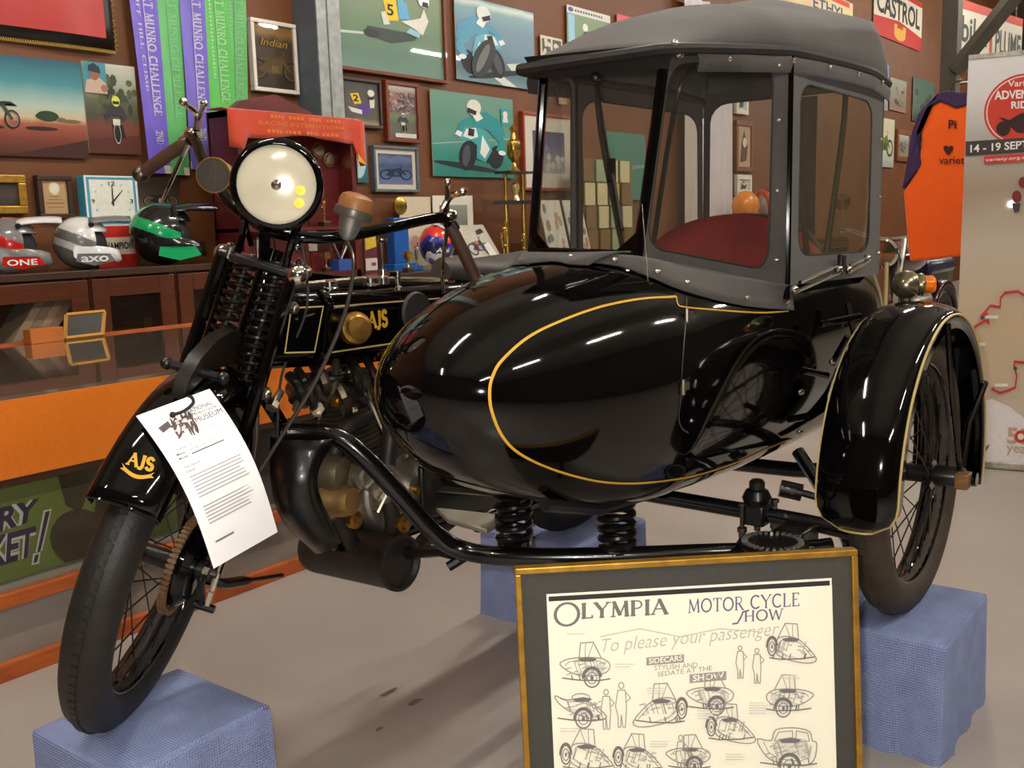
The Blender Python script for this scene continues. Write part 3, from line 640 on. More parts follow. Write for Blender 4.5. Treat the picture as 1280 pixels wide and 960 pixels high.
MB().tube([EB+ed_*.0+V((.05, 0, -.0)), V((1.80, YB-.02, .43)), V((2.35, YB+.12, .46)), V((2.8, YB+.13, .48))], .02, 12).build('tail_pipe', EXM, bike)
# curved leg shield behind the front wheel
ls = []
for i in range(11):
    t = i/10; P0 = smoothpath([aty(338, 545, YB-.02), aty(338, 600, YB-.02), aty(352, 650, YB-.02), aty(392, 690, YB-.02)], 10)
    P1 = smoothpath([aty(418, 548, YB-.13), aty(397, 590, YB-.14), aty(402, 625, YB-.14), aty(428, 678, YB-.13)], 10)
    row = []
    a, b = P0[i*3], P1[i*3]
    for j in range(7):
        s = j/6; row.append(a.lerp(b, s) + V((-.035, -.02, 0))*math.sin(math.pi*s))
    ls.append(row)
lso = MB().grid(ls).build('leg_shield', BLACK2, bike, 60)
lso.modifiers.new('solid', 'SOLIDIFY').thickness = .003
# gearbox, clutch, pale bars and pedals
MB().lathe([(.001, -.07), (.05, -.068), (.06, -.05), (.06, .06), (.001, .06)], V((1.95, YB, .55)), V((0, 1, 0)), 24).build('gearbox', ALU, bike)
MB().lathe([(.001, -.12), (.06, -.118), (.075, -.10), (.075, -.085), (.001, -.08)], V((1.95, YB, .55)), V((0, 1, 0)), 28).build('clutch_drum', BLACK2, bike)
MB().hexa([V((1.70, YB-.118, .53)), V((2.0, YB-.118, .48)), V((2.0, YB-.10, .48)), V((1.70, YB-.10, .53)), V((1.70, YB-.118, .66)), V((2.0, YB-.118, .62)), V((2.0, YB-.10, .62)), V((1.70, YB-.10, .66))]).build('primary_chain_case', BLACK2, bike, bevel=.008)
fb = [atz(545, 640, .545), atz(560, 655, .54), atz(608, 668, .535), atz(619, 662, .535), atz(619, 648, .54), atz(570, 643, .545)]
MB().prism(fb, V((0, 0, .012))).build('foot_board', mat('pale_alloy_bar', (170, 160, 142), .45, metal=.5), bike, bevel=.003)
for px, py, px2, py2 in ((455, 610, 480, 585), (470, 640, 490, 600), (497, 622, 520, 650), (430, 588, 466, 572)):
    dd = .05 if px == 430 else .13
    MB().tube([aty(px, py, YB-dd), aty(px2, py2, YB-dd-.01)], .011, 8, flat=.5).build('link_rod', ALU, bike)
for px, py, r in ((455, 595, .03), (482, 605, .045), (505, 655, .022), (445, 650, .02)):
    p = aty(px, py, YB-.12); MB().lathe([(.001, -.012), (r*.5, -.012), (r*.6, -.004), (r, -.002), (r, .012), (.001, .012)], p, V((0, 1, 0)), 22).build('engine_cover', ALU if r > .025 else BRASS, bike)
MB().tube([EB+ed_*.01+V((.02, 0, .02)), EB+ed_*.1+V((.04, 0, .03)), EB+ed_*.16+V((.05, 0, .02))], [.016, .013, .011], 10).tube([EB+ed_*.13+V((.03, 0, -.0)), EB+ed_*.17+V((.07, 0, .03))], .012, 8).build('foot_peg', BLACK2, bike)
MB().tube(smoothpath([aty(262, 700, YB-.02), aty(272, 728, YB-.03), aty(305, 726, YB-.03), aty(352, 719, YB-.02)], 5), [.014]*5+[.018]*6+[.008]*5, 8, flat=.6).build('front_stand', BLACK2, bike)
# rear wheel, mudguard
rw = wheel(bike, W(2.5, .615), V((0, -1, 0)), V((-1, 0, 0)), V((0, 0, 1)), name='rear_wheel')
rg = MB().grid(guard(W(2.5, .615), V((0, -1, 0)), V((-1, 0, 0)), V((0, 0, 1)), .365, .06, .03, 20, 195)).build('rear_mudguard', BLACK, bike, 60)
rg.modifiers.new('solid', 'SOLIDIFY').thickness = .002
# tag tied to the mudguard: top-level, it hangs from the bike
# ================================================================ sidecar
YC = 1.154
car = thing('hooded_sidecar', (2.0, YC, .28), 'black boat-nosed sidecar with grey canvas hood, gold lining and red seat', 'sidecar')
def interp(tab, x):
    for a, b in zip(tab, tab[1:]):
        if a[0] <= x <= b[0]:
            t = (x-a[0])/(b[0]-a[0]); return [p+(q-p)*t for p, q in zip(a[1:], b[1:])]
    return list(tab[-1][1:]) if x > tab[-1][0] else list(tab[0][1:])
NX, NL = 1.222, .55                          # nose tip and length of the rounded bow
BT = [(1.772, .284, 1.145, .655), (1.86, .285, 1.16, .648), (2.05, .286, 1.165, .638), (2.3, .286, 1.165, .632), (2.6, .282, 1.165, .632), (2.90, .268, 1.165, .65), (2.93, .262, 1.165, .66)]
def sect(x):
    if x >= NX+NL: return interp(BT, x)+[1.0]
    c = 1-(x-NX)/NL; s = math.sqrt(max(0.0, 1-c*c)); return [.284*s**.85, .945+.2*s, .945-.29*s, s]
def station(x):
    hw, zt, zb, t = sect(x); hw = max(hw, .002); zm = zb+(zt-zb)*.5; row = []; py = 1-.3*t**3; ps = 1-.66*t**2.5
    for k in range(48):
        a = 2*math.pi*k/48 + math.pi/2; ca, sa = math.cos(a), math.sin(a)
        if sa >= 0: y = math.copysign(abs(ca)**py, ca); z = zm+(zt-zm)*abs(sa)
        else: y = math.copysign(abs(ca)**ps, ca); z = zm-(zm-zb)*abs(sa)**(1-.12*t)
        row.append(V((x, YC-hw*y, z)))
    return row
XS = [NX+NL*(1-math.cos(math.pi/2*i/26)) for i in range(27)] + [1.772+(2.93-1.772)*i/30 for i in range(1, 31)]
rows = [station(x) for x in XS]
body = MB(); o = 0
full = MB().grid(rows, False, True)
XO = 1.83                                   # cockpit opens behind the windscreen
for r in rows: body.v += r
nv = 48
for i in range(len(rows)-1):
    for j in range(nv):
        jj = (j+1) % nv
        zz = rows[i][j].z
        if XS[i] >= XO and rows[i][j].z > 1.085 and rows[i+1][jj].z > 1.085: continue
        body.f.append([i*nv+j, (i+1)*nv+j, (i+1)*nv+jj, i*nv+jj]); body.m.append(0)
body.poly(rows[0][::-1])
lastr = [p for p in rows[-1]]
body.poly([V((p.x, p.y, min(p.z, 1.085))) for p in lastr])
bo = body.build('body', BLACK, car, 50)
s_ = bo.modifiers.new('solid', 'SOLIDIFY'); s_.thickness = .006; s_.offset = -1
BODY = BVHTree.FromPolygons([tuple(q) for q in full.v], full.f)
def hit(px, py, lift=.0):
    d = ray(px, py).normalized(); h = BODY.ray_cast(CO, d)
    if h[0] is None: return None
    n = h[1] if h[1].dot(d) < 0 else -h[1]
    return h[0]+n*lift
def hitpath(pts, lift=.0005, n=6):
    out = []
    for p in smoothpath([V((x, y, 0)) for x, y in pts], n):
        h = hit(p.x, p.y, lift)
        if h: out.append(h)
    return out
def mirror(p): return V((p.x, 2*YC-p.y, p.z))
# gold lining, traced round the door panel, mirrored on the far side
line = [(990, 548), (960, 560), (920, 578), (870, 594), (820, 602), (780, 604), (740, 600), (690, 586), (650, 567), (628, 545), (615, 515), (612, 490), (616, 470), (628, 450), (660, 422), (700, 402), (750, 384), (800, 374), (845, 371)]
L1 = hitpath(line, .0005)
line2 = [(845, 371), (847, 380), (855, 384), (900, 388), (950, 391), (985, 389)]
L2 = hitpath(line2, .0005)
def rib(pts, w):
    mb = MB(); P = []
    for i, p in enumerate(pts):
        t = (pts[min(i+1, len(pts)-1)]-pts[max(i-1, 0)]).normalized(); loc, nrm, _, _ = BODY.find_nearest(p)
        if nrm.dot(p-loc) < 0: nrm = -nrm
        s = t.cross(nrm).normalized()*w; P.append([p-s+nrm*.0006, p+nrm*.0012, p+s+nrm*.0006])
    return mb.grid(P)
for q in (L1, [mirror(p) for p in L1]): rib(q, .0026).build('gold_lining', GOLD, bo, None)
for q in (L2, [mirror(p) for p in L2]): rib(q, .0018).build('gold_lining', GOLD, bo, None)
# door shut-line with nickel hinges
dl = hitpath([(858, 372), (857, 400), (853, 450), (850, 500), (848, 522), (852, 535), (860, 541)], .0003)
rib(dl, .0016).build('door_seam', mat('seam_dark', (60, 52, 45), .4), bo, None)
for px, py in ((857, 396), (852, 484)):
    p = hit(px, py, .004); MB().tube([p-V((0, 0, .014)), p+V((0, 0, .014))], .004, 8).box(p+V((.01, .0, 0)), (.022, .005, .014)).build('door_hinge', NICKEL, bo)
# dark bottom rail under the hull and its cleats
btm = [V((x, YC, sect(x)[2]-.012)) for x in (1.42, 1.6, 1.8, 2.1, 2.4, 2.8)]
for s in (-1, 1): MB().tube([p+V((0, s*.13, .008)) for p in btm], .014, 8).build('hull_rail', BLACK2, car)
# seat
st = []
for i in range(13):
    t = i/12; a = math.pi*t; row = []
    for j in range(9):
        s = j/8; z = .80+(.44*math.sin(a)**.45)*s if 0 else None
        row.append(V((2.42+.07*(1-s)**1.5-.03*abs(math.cos(a))+.12*s, YC-.215*math.cos(a), .80+(.30+.115*math.sin(a)**.8)*s)))
    st.append(row)
so = MB().grid(st).build('seat_back', REDL, car, 60); so.modifiers.new('solid', 'SOLIDIFY').thickness = .06; so.modifiers['solid'].offset = -1
MB().tube([r[-1]+V((.01, 0, .0)) for r in st], .016, 8).build('seat_back_piping', mat('dark_piping', (50, 32, 28), .5), so)
MB().box((2.28, YC, .80), (.48, .46, .12)).build('seat_cushion', REDL, car, bevel=.03)
# ---- windscreen and hood
PO = (V((1.757, 1.025, 1.150)), V((1.83, 1.0, 1.525)))       # outer front post
PI = (V((1.757, 1.283, 1.160)), V((1.83, 1.292, 1.540)))      # inner front post
DO = (V((2.157, .872, 1.065)), V((2.165, .874, 1.562)))       # rear edge of the outer wing
DI = (V((2.157, 2*YC-.872, 1.065)), V((2.165, 2*YC-.874, 1.562)))
RO = (V((2.845, .885, 1.05)), V((2.84, .885, 1.56)))
RI = (V((2.845, 2*YC-.885, 1.05)), V((2.84, 2*YC-.885, 1.56)))
ws = MB()
for a, b in (PO, PI): ws.tube([a-V((0, 0, .02)), b], .011, 10)
ws.tube([PO[0], PI[0]], .010, 8); ws.tube([PO[1], PI[1]], .009, 8)
wso = ws.build('windscreen_frame', BLACK, car)
def quadpane(name, a, b, c, d, m, parent, th=.003):
    return MB().poly([a, b, c, d]).build(name, m, parent, None)
quadpane('windscreen_glass', PO[0], PI[0], PI[1], PO[1], GLASS, wso)
for a, b, c in ((PO[0], PO[1], PI[0]), (PI[0], PI[1], PO[0])):
    e = (c-a).normalized(); f = (b-a).normalized(); MB().prism([a, a+e*.055, a+f*.05], V((-.006, 0, 0))).build('corner_gusset', BLACK, wso)
# wiper hanging from the top rail
wt = PO[1].lerp(PI[1], .52)+V((-.014, 0, -.02)); wb = PO[0].lerp(PI[0], .12)+V((-.004, 0, .05))
MB().tube([wt, wt.lerp(wb, .6)], .0035, 6).tube([wt.lerp(wb, .62), wb], .006, 6).sphere(wt, .012).box(wt.lerp(wb, .62), (.012, .014, .05)).build('wiper', BLACK2, wso)
gr = MB().tube([PO[0]+V((-.01, -.02, .10)), V((1.70, .965, 1.085))], .0013, 5).sphere(V((1.70, .965, 1.085)), .006); gr.build('stay_wire', STEEL, wso)
def lerp2(q, u, v): return (q[0].lerp(q[1], u)).lerp(q[3].lerp(q[2], u), v)
def panel(parent, name, a, b, c, d, hole, window, canv=CANVAS, th=.003, wname='window_pane'):
    # canvas quad a,b,c,d (a-b bottom) with a rounded clear window; hole = (u0,u1,v0,v1)
    q = (a, b, c, d); u0, u1, v0, v1 = hole; inner = []
    r = .12
    cs = [(u1, v1, 0), (u0, v1, 90), (u0, v0, 180), (u1, v0, 270)]
    for cu, cv, ang in cs:
        su, sv = (u1-u0)*r, (v1-v0)*r
        ox = cu-su if ang in (0, 270) else cu+su; oy = cv-sv if ang in (0, 90) else cv+sv
        for k in range(5):
            t = R_(ang+90*k/4); inner.append((ox+su*math.cos(t), oy+sv*math.sin(t)))
    outer = []
    cu0, cv0 = (u0+u1)/2, (v0+v1)/2
    for (u, v) in inner:
        du, dv = u-cu0, v-cv0; k = min((1-cu0 if du > 0 else cu0)/max(abs(du), 1e-6), (1-cv0 if dv > 0 else cv0)/max(abs(dv), 1e-6)); outer.append((cu0+du*k, cv0+dv*k))
    for cu, cv in ((1, 1), (0, 1), (0, 0), (1, 0)):   # snap nearest to the corners
        i = min(range(len(outer)), key=lambda i: (outer[i][0]-cu)**2+(outer[i][1]-cv)**2); outer[i] = (cu, cv)
    mb = MB(); n = len(inner)
    P = [[lerp2(q, u, v) for u, v in outer], [lerp2(q, u, v) for u, v in inner]]
    mb.grid(P, False, True)
    o = mb.build(name, canv, parent, None); so = o.modifiers.new('solid', 'SOLIDIFY'); so.thickness = th; so.offset = 0
    w = MB(); 
    m = 8
    w.grid([[lerp2(q, u0+(u1-u0)*i/m, v0+(v1-v0)*j/m) + ((b-a).cross(d-a).normalized()*.004*math.sin(i*2.1+j*.7)*math.sin(j*1.3) if window is CELL else V((0, 0, 0))) for j in range(m+1)] for i in range(m+1)])
    w.build(wname, window, o, 60)
    MB().tube([lerp2(q, u, v) for u, v in inner], .0025, 5, closed=True).build('window_binding', CANVAS_IN, o)
    return o
hood = MB()
# roof: lofted over three bows, peaked behind the windscreen
RT = [(1.785, .985, 1.325, 1.545, 1.558), (1.87, .95, 1.36, 1.552, 1.60), (2.0, .91, 1.40, 1.56, 1.655), (2.16, .875, 1.433, 1.57, 1.702), (2.35, .868, 1.44, 1.575, 1.738), (2.6, .868, 1.44, 1.58, 1.782), (2.76, .872, 1.436, 1.578, 1.806), (2.84, .876, 1.432, 1.575, 1.815), (2.87, .882, 1.426, 1.565, 1.78)]
rt = []
for i in range(25):
    x = 1.785+(2.87-1.785)*i/24; ya, yb, ze, zc = interp(RT, x); row = []
    for j in range(19):
        t = j/18; s = math.sin(math.pi*t); y = (ya+yb)/2-(yb-ya)/2*math.cos(math.pi*t)
        w_ = 1-abs(math.cos(math.pi*t)); k_ = max(0, min(1, (x-2.1)/.6)); f_ = (1-k_)*s**.85 + k_*(.57*math.sqrt(min(1, w_/.1))+.43*w_)
        row.append(V((x, y, ze+(zc-ze)*f_ + .005*math.sin(x*9+t*5)*s)))
    rt.append(row)
roof = MB().grid(rt)
roof.poly(rt[-1])
ho = roof.build('hood', CANVAS, car, 70); ho.modifiers.new('solid', 'SOLIDIFY').thickness = .004
def edgepath(z0, out=.0):   # round the roof edge: inner side, front, outer side
    P = [V((x, interp(RT, x)[1]+.0-out, interp(RT, x)[2]+z0)) for x in (2.87, 2.7, 2.5, 2.3, 2.16, 2.0, 1.87, 1.785)]
    Q = [V((x, interp(RT, x)[0+1]*0+interp(RT, x)[1]*0+interp(RT, x)[0]*0+0, 0)) for x in ()]
    O = [V((x, interp(RT, x)[0]-out, interp(RT, x)[2]+z0)) for x in (1.785, 1.87, 2.0, 2.16, 2.3, 2.5, 2.7, 2.87)]
    return P, O
RI_, RO_ = edgepath(0)
eg = smoothpath(RI_, 3)+smoothpath(RO_, 3)
MB().tube(eg, .0125, 8).build('hood_front_roll', CANVAS_IN, ho)
# skirt hanging below the roof edge at the sides
for P in (RI_, RO_):
    rows_ = []
    sgn = 1 if P[0].y > YC else -1
    for p in P:
        if p.x < 1.86: continue
        rows_.append([p+V((0, sgn*.004, 0)), p+V((0, sgn*.009, -.022)), p+V((0, sgn*.005, -.045))])
    sk = MB().grid(rows_).build('hood_skirt', CANVAS, ho, 60); sk.modifiers.new('solid', 'SOLIDIFY').thickness = .003
# front valance band under the roll
a, b = PO[1], PI[1]
MB().hexa([a+V((-.012, -.01, -.012)), b+V((-.012, .01, -.012)), b+V((0, .01, -.012)), a+V((0, -.01, -.012)), a+V((-.045, -.02, .03)), b+V((-.045, .02, .03)), b+V((0, .02, .03)), a+V((0, -.02, .03))]).build('front_valance', CANVAS_IN, ho)
for a, b in ((PO, DO), (PI, DI)):
    panel(ho, 'wing_curtain', a[0], b[0], b[1]+V((0, 0, .02)), a[1]+V((0, 0, .01)), (.05, .86, .05, .96), GLASS, wname='wing_pane')
    MB().tube([b[0]-V((0, 0, .03)), b[1]], .008, 8).build('hood_post', BLACK, car)
for a, b in ((DO, RO), (DI, RI)):
    panel(ho, 'quarter_curtain', a[0], b[0], b[1], a[1], (.09, .86, .13, .90) if a is DO else (.04, .96, .08, .93), CELL, wname='quarter_pane')
panel(ho, 'rear_curtain', RO[0], RI[0], RI[1]+V((.015, 0, .03)), RO[1]+V((.015, 0, .03)), (.06, .965, .10, .94), GLASS, wname='rear_pane')
# bows inside
for x, y0 in ((2.22, .90), (2.62, .905)):
    z1 = interp(RT, x)[2]; zc = interp(RT, x)[3]
    MB().tube(smoothpath([V((2.42+(x-2.42)*.25, y0, 1.06)), V((x, y0+.005, z1-.05)), V((x, y0+.07, z1+.06)), V((x, YC, zc-.02)), V((x, 2*YC-y0-.07, z1+.06)), V((x, 2*YC-y0-.005, z1-.05)), V((2.42+(x-2.42)*.25, 2*YC-y0, 1.06))], 5), .008, 8).build('hood_bow', BLACK2, car)
# side trim: dark inner curtain folds seen behind the glass
for px in (0,):
    MB().box((2.835, YC-.06, 1.32), (.006, .06, .46), None).build('inner_strap', CANVAS, ho)
# press studs along the skirt, curtain edges and apron
STUD = mat('nickel_stud', (205, 195, 170), .25, metal=.9)
def stud(p, d, parent, r=.0062): MB().lathe([(r, -.001), (r, .002), (r*.6, .005), (.001, .006)], p, d, 10).build('press_stud', STUD, parent)
for x in (1.95, 2.16, 2.36, 2.56, 2.76): stud(V((x, interp(RT, x)[0]-.009, interp(RT, x)[2]-.02)), V((0, -1, 0)), ho)
for v in (.12, .42, .72, .95):
    stud(DO[0].lerp(DO[1], v)+V((-.05, .006, 0)), V((-.2, -1, 0)), ho, .005); stud(RO[0].lerp(RO[1], v)+V((-.02, -.004, 0)), V((0, -1, 0)), ho, .005)
kp = RO_[0]+V((-.01, -.012, .0)); MB().lathe([(.009, -.02), (.009, 0), (.014, .002), (.014, .01), (.009, .016), (.001, .017)], RO_[0]+V((.05, -.01, 0)), V((-.3, -1, 0)), 12).sphere(RO_[0]+V((.03, -.016, .012)), .008).build('roof_clamp', CHROME, ho)
# apron round the screen base, laid on the hull
apt = [(655, 322), (690, 318), (730, 316), (770, 318), (800, 322), (850, 331), (900, 340), (940, 346), (988, 349)]
apb = [(640, 334), (690, 329), (730, 330), (775, 336), (815, 350), (850, 364), (905, 379), (950, 386), (990, 389)]
def apron(mir):
    G_ = []
    T_, B_ = smoothpath([V((x, y, 0)) for x, y in apt], 4), smoothpath([V((x, y, 0)) for x, y in apb], 4)
    for t, b in zip(T_, B_):
        row = []
        hb = hit(b.x, b.y, .006)
        ht = None
        for k in range(5):
            s = k/4; x, y = b.x+(t.x-b.x)*s, b.y+(t.y-b.y)*s
            row.append((x, y))
        if hb is None: continue
        u = len(G_); G_.append([hb])
        # the upper edge meets the screen base line: PI0 -> PO0 -> DO0
    return G_
ab = [h[0] for h in apron(False)]
base = smoothpath([PI[0]+V((-.02, .0, .0)), (PI[0]+PO[0])/2+V((-.022, 0, .0)), PO[0]+V((-.015, -.012, 0)), PO[0].lerp(DO[0], .35)+V((-.006, -.008, 0)), PO[0].lerp(DO[0], .7)+V((0, -.008, 0)), DO[0]+V((.0, -.008, .0))], 8)
k = len(ab); tops = [base[min(len(base)-1, int(round(i*(len(base)-1)/(k-1))))] for i in range(k)]
def apgrid(f):
    rows_ = []
    for t, b in zip(tops, ab):
        row = []
        for j in range(6):
            p = t.lerp(b, j/5)
            loc, nrm, _, _ = BODY.find_nearest(p)
            if 0 < j < 5: p = p + V((0, 0, .008*math.sin(math.pi*j/5)))
            row.append(f(p))
        rows_.append(row)
    return MB().grid(rows_)
ap = apgrid(lambda p: p).build('apron', CANVAS, ho, 70); ap.modifiers.new('solid', 'SOLIDIFY').thickness = .003
ap2 = apgrid(mirror).build('apron', CANVAS, ho, 70); ap2.modifiers.new('solid', 'SOLIDIFY').thickness = .003
for i in (6, 11, 16, 20, 26, 31):
    if i < len(ab): stud(ab[i].lerp(tops[i], .22)+V((-.003, -.004, .004)), V((-.3, -.6, .8)), ap)
# chrome hood irons along the rear rail
for (p0, p1), (q0, q1) in ((((992, 366), (1048, 341)), ((1000, 353), (1045, 333))), (((1060, 341), (1084, 327)), ((1062, 332), (1084, 322)))):
    mb = MB().tube([aty(*p0, .858), aty(*p1, .858)], .0045, 8).tube([aty(*q0, .858), aty(*q1, .858)], .0045, 8)
    for p in (p0, p1): mb.sphere(aty(p[0], p[1]-4, .856), .011)
    mb.build('hood_iron', CHROME, car)
MB().box(aty(1052, 330, .858), (.03, .014, .05)).build('iron_clamp', BLACK2, car, bevel=.004)
MB().tube([V((2.925, .888, .66)), V((2.925, .888, 1.08))], .006, 8).build('rear_beading', GOLDL, bo)
# ---- chassis
CH = mat('chassis_black', (14, 12, 11), .22, coat=.6)
t0 = [aty(352, 541, YB-.02), aty(385, 541, YB-.06), aty(425, 548, YB-.12), aty(462, 578, YB-.17), aty(505, 625, YB-.22), aty(545, 668, YB-.27), atz(580, 688, .51), atz(640, 696, .505), atz(760, 696, .505), atz(880, 692, .505), atz(1000, 688, .50), atz(1040, 684, .505)]
MB().tube(smoothpath(t0, 6), .0215, 14).build('front_chassis_tube', CH, car)
for px, py in ((660, 690), (772, 692)):
    p = atz(px, py, .505); top = V((p.x+.01, p.y+.01, .655))
    if px == 660: p = p+V((.03, .06, 0)); top = V((p.x, p.y, .675))
    MB().tube(helix(p+V((0, 0, .012)), top, .036, 6.5, 18), .008, 8).build('coil_spring', mat('spring_steel_black', (36, 33, 30), .3, metal=.6), car)
    MB().lathe([(.001, 0), (.04, 0), (.04, .012), (.001, .014)], p, V((0, 0, 1)), 18).build('spring_cup', CH, car)
SW = V((2.388, .659, .615))
rail = [atz(775, 612, .575), atz(835, 622, .56), atz(940, 640, .54), atz(1020, 655, .53), atz(1075, 668, .52)]
MB().tube(smoothpath(rail, 4), .019, 12).build('side_rail', CH, car)
MB().tube([V((2.42, 1.52, .56)), V((2.42, .95, .575)), V((2.40, .73, .60))], .02, 12).build('axle_beam', CH, car)
MB().tube([V((1.75, 1.46, .52)), V((2.5, 1.48, .52)), V((2.85, 1.46, .54))], .018, 10).build('inner_rail', CH, car)
MB().tube([V((2.40, 1.48, .52)), V((2.42, YB-.068, .597))], .016, 10).tube([V((2.09, 1.475, .52)), V((2.09, YB-.038, .517))], .016, 10).tube([V((1.97, 1.47, .53)), V((1.97, 1.5, .7)), V((2.0, YB-.012, .93))], .014, 10).build('coupling_arm', CH, car)
# clamp with king bolt, shackle bolts, grease caps
kb = atz(947, 640, .54)
MB().box(kb, (.075, .06, .05)).build('clamp', BLACK2, car, bevel=.006)
MB().lathe([(.03, 0), (.034, .012), (.026, .03), (.018, .034), (.018, .05), (.013, .055), (.001, .057)], kb+V((-.005, 0, .024)), V((0, 0, 1)), 16).build('king_bolt', BLACK2, car)
for dx, dy in ((-.04, .02), (.03, -.03), (.045, .02)):
    MB().lathe([(.001, -.03), (.008, -.03), (.009, -.012), (.012, -.01), (.012, 0), (.006, .002), (.006, .05), (.01, .051), (.01, .058), (.001, .06)], kb+V((dx, dy, -.03)), V((0, 0, 1)), 8).build('shackle_bolt', STEEL, car)
MB().box(atz(995, 665, .52)+V((0, 0, -.03)), (.10, .07, .09)).build('spring_block', BLACK2, car, bevel=.006)
MB().tube([atz(975, 610, .585), atz(1002, 616, .575)], .021, 12).tube([atz(1002, 616, .575), atz(1045, 628, .56)], .009, 8).build('shock_arm', BLACK2, car)
MB().tube([V((2.36, .92, .64)), V((2.30, .80, .52)), V((2.22, .74, .47))], .016, 8).tube([V((2.50, .90, .92)), V((2.44, .86, .60))], .017, 8).build('body_strut', CH, car)
stp = atz(966, 680, .535)
MB().lathe([(.001, -.006), (.07, -.006), (.075, 0), (.07, .006), (.001, .004)], stp, V((0, 0, 1)), 32).build('step_plate', BLACK2, car)
sr = MB()
for k in range(28):
    t = 2*math.pi*k/28; sr.box(stp+V((.058*math.cos(t), .058*math.sin(t), .007)), (.012, .006, .004), (V((math.cos(t), math.sin(t), 0)), V((-math.sin(t), math.cos(t), 0)), V((0, 0, 1))))
sr.build('step_tread', mat('bright_tread', (190, 186, 176), .3, metal=.8), car)
# chain of brackets between hull and mudguard
for px, py, px2, py2 in ((1000, 462, 1035, 470), (1025, 405, 1075, 395), (1040, 455, 1060, 420), (985, 525, 1010, 520), (1060, 380, 1072, 440)):
    MB().tube([aty(px, py, .845), aty(px2, py2, .80)], .008, 8).build('mudguard_stay', BLACK, car)
for px, py in ((1001, 490), (1048, 462), (1040, 452), (1088, 405), (1000, 540)):
    p = aty(px, py, .84); MB().sphere(p, .012, (1, .6, .6)).build('stay_bolt', CHROME, car)
# ---- wheel and mudguard
AXS = V((0, -1, 0)); FWD = V((-1, 0, 0)); UPZ = V((0, 0, 1))
swh = wheel(car, SW, AXS, FWD, UPZ, tyrem=RUBBER_OLD, name='sidecar_wheel')
MB().lathe([(.001, .125), (.02, .125), (.024, .118), (.024, .06), (.001, .06)], SW, AXS, 16).build('hub_cap', BLACK2, swh)
Gs = guard(SW, AXS, FWD, UPZ, .372, .085, .03, -7, 196, 64, .03, .075)
gm = MB().grid(Gs)
gso = gm.build('sidecar_mudguard', BLACK, car, 60); gso.modifiers.new('solid', 'SOLIDIFY').thickness = .002
MB().tube([g[1] for g in Gs[::-1]]+Gs[0][2:11]+[g[11] for g in Gs], .003, 6).build('edge_lining', GOLDL, gso)
# outer stays to the axle end, rear flap
MB().tube([SW+V((0, -.115, 0)), SW+V((.12, -.10, .1)), SW+V((.33, -.088, .17))], .008, 8).tube([SW+V((0, -.115, 0)), SW+V((-.05, -.10, .2)), SW+V((-.06, -.088, .36))], .007, 8).tube([SW+V((0, -.02, 0)), SW+V((0, -.15, 0))], .016, 10).build('guard_stay', BLACK, car)
MB().box(SW+V((-.02, -.125, .0)), (.05, .03, .035)).build('axle_bracket', mat('worn_brass_paint', (120, 84, 48), .5, noise=(40, .4)), car, bevel=.004)
MB().prism([SW+V((.30, -.03, .26)), SW+V((.40, -.03, .17)), SW+V((.30, -.03, .17))], V((0, .05, 0))).build('tail_bracket', BLACK2, car)
# side lamp on top of the guard
LP = aty(1133, 356, .70)
lp = MB().sphere(LP, .034, (1, 1, 1.0), 22).build('side_lamp', mat('tarnished_nickel', (150, 138, 112), .25, metal=.85, noise=(12, .15)), car, 60)
MB().lathe([(.013, -.075), (.011, -.05), (.014, -.03), (.001, -.03)], LP, UPZ, 14).build('lamp_stem', mat('tarnished_nickel', (150, 138, 112), .25, metal=.85), lp)
ad = (CR*.96-CF*.12).normalized()
MB().lathe([(.024, .022), (.027, .028), (.027, .036), (.022, .04)], LP, ad, 20).build('lens_collar', mat('tarnished_nickel', (150, 138, 112), .25), lp)
MB().lathe([(.022, .038), (.022, .058), (.017, .064), (.001, .066)], LP, ad, 12).build('amber_lens', mat('amber_plastic', (255, 120, 8), .12, coat=1, spec=.6, noise=(60, .15)), lp, label='amber lens')
# ================================================================ along the back wall
YP = YW-.02
WOODR = mat('red_brown_timber', (112, 48, 26), .4, coat=.2, noise=(6, .25, (1, 1, 14)))
WOODD = mat('dark_timber', (58, 36, 24), .45, noise=(8, .3, (1, 1, 12)))
WHITEF = mat('white_frame_paint', (222, 214, 200), .45)
GILT = mat('gilt_frame', (176, 132, 52), .38, metal=.7, noise=(40, .25))
GREYF = mat('grey_blue_frame', (92, 100, 108), .45, noise=(20, .2))
MATW = mat('picture_mount_board', (220, 212, 196), .7)
PGLASS = clear('picture_glass', (250, 250, 248), .045, .02, .02)
def circ(cx, cy, r, asp=1.0, n=18): return ell(cx, cy, r/asp, r, n)
def ring(cx, cy, r, w, asp=1.0, n=20):
    o, i = ell(cx, cy, r/asp, r, n), ell(cx, cy, (r-w)/asp, r-w, n); return [[o[k], o[(k+1) % n], i[(k+1) % n], i[k]] for k in range(n)]
class Pic: pass
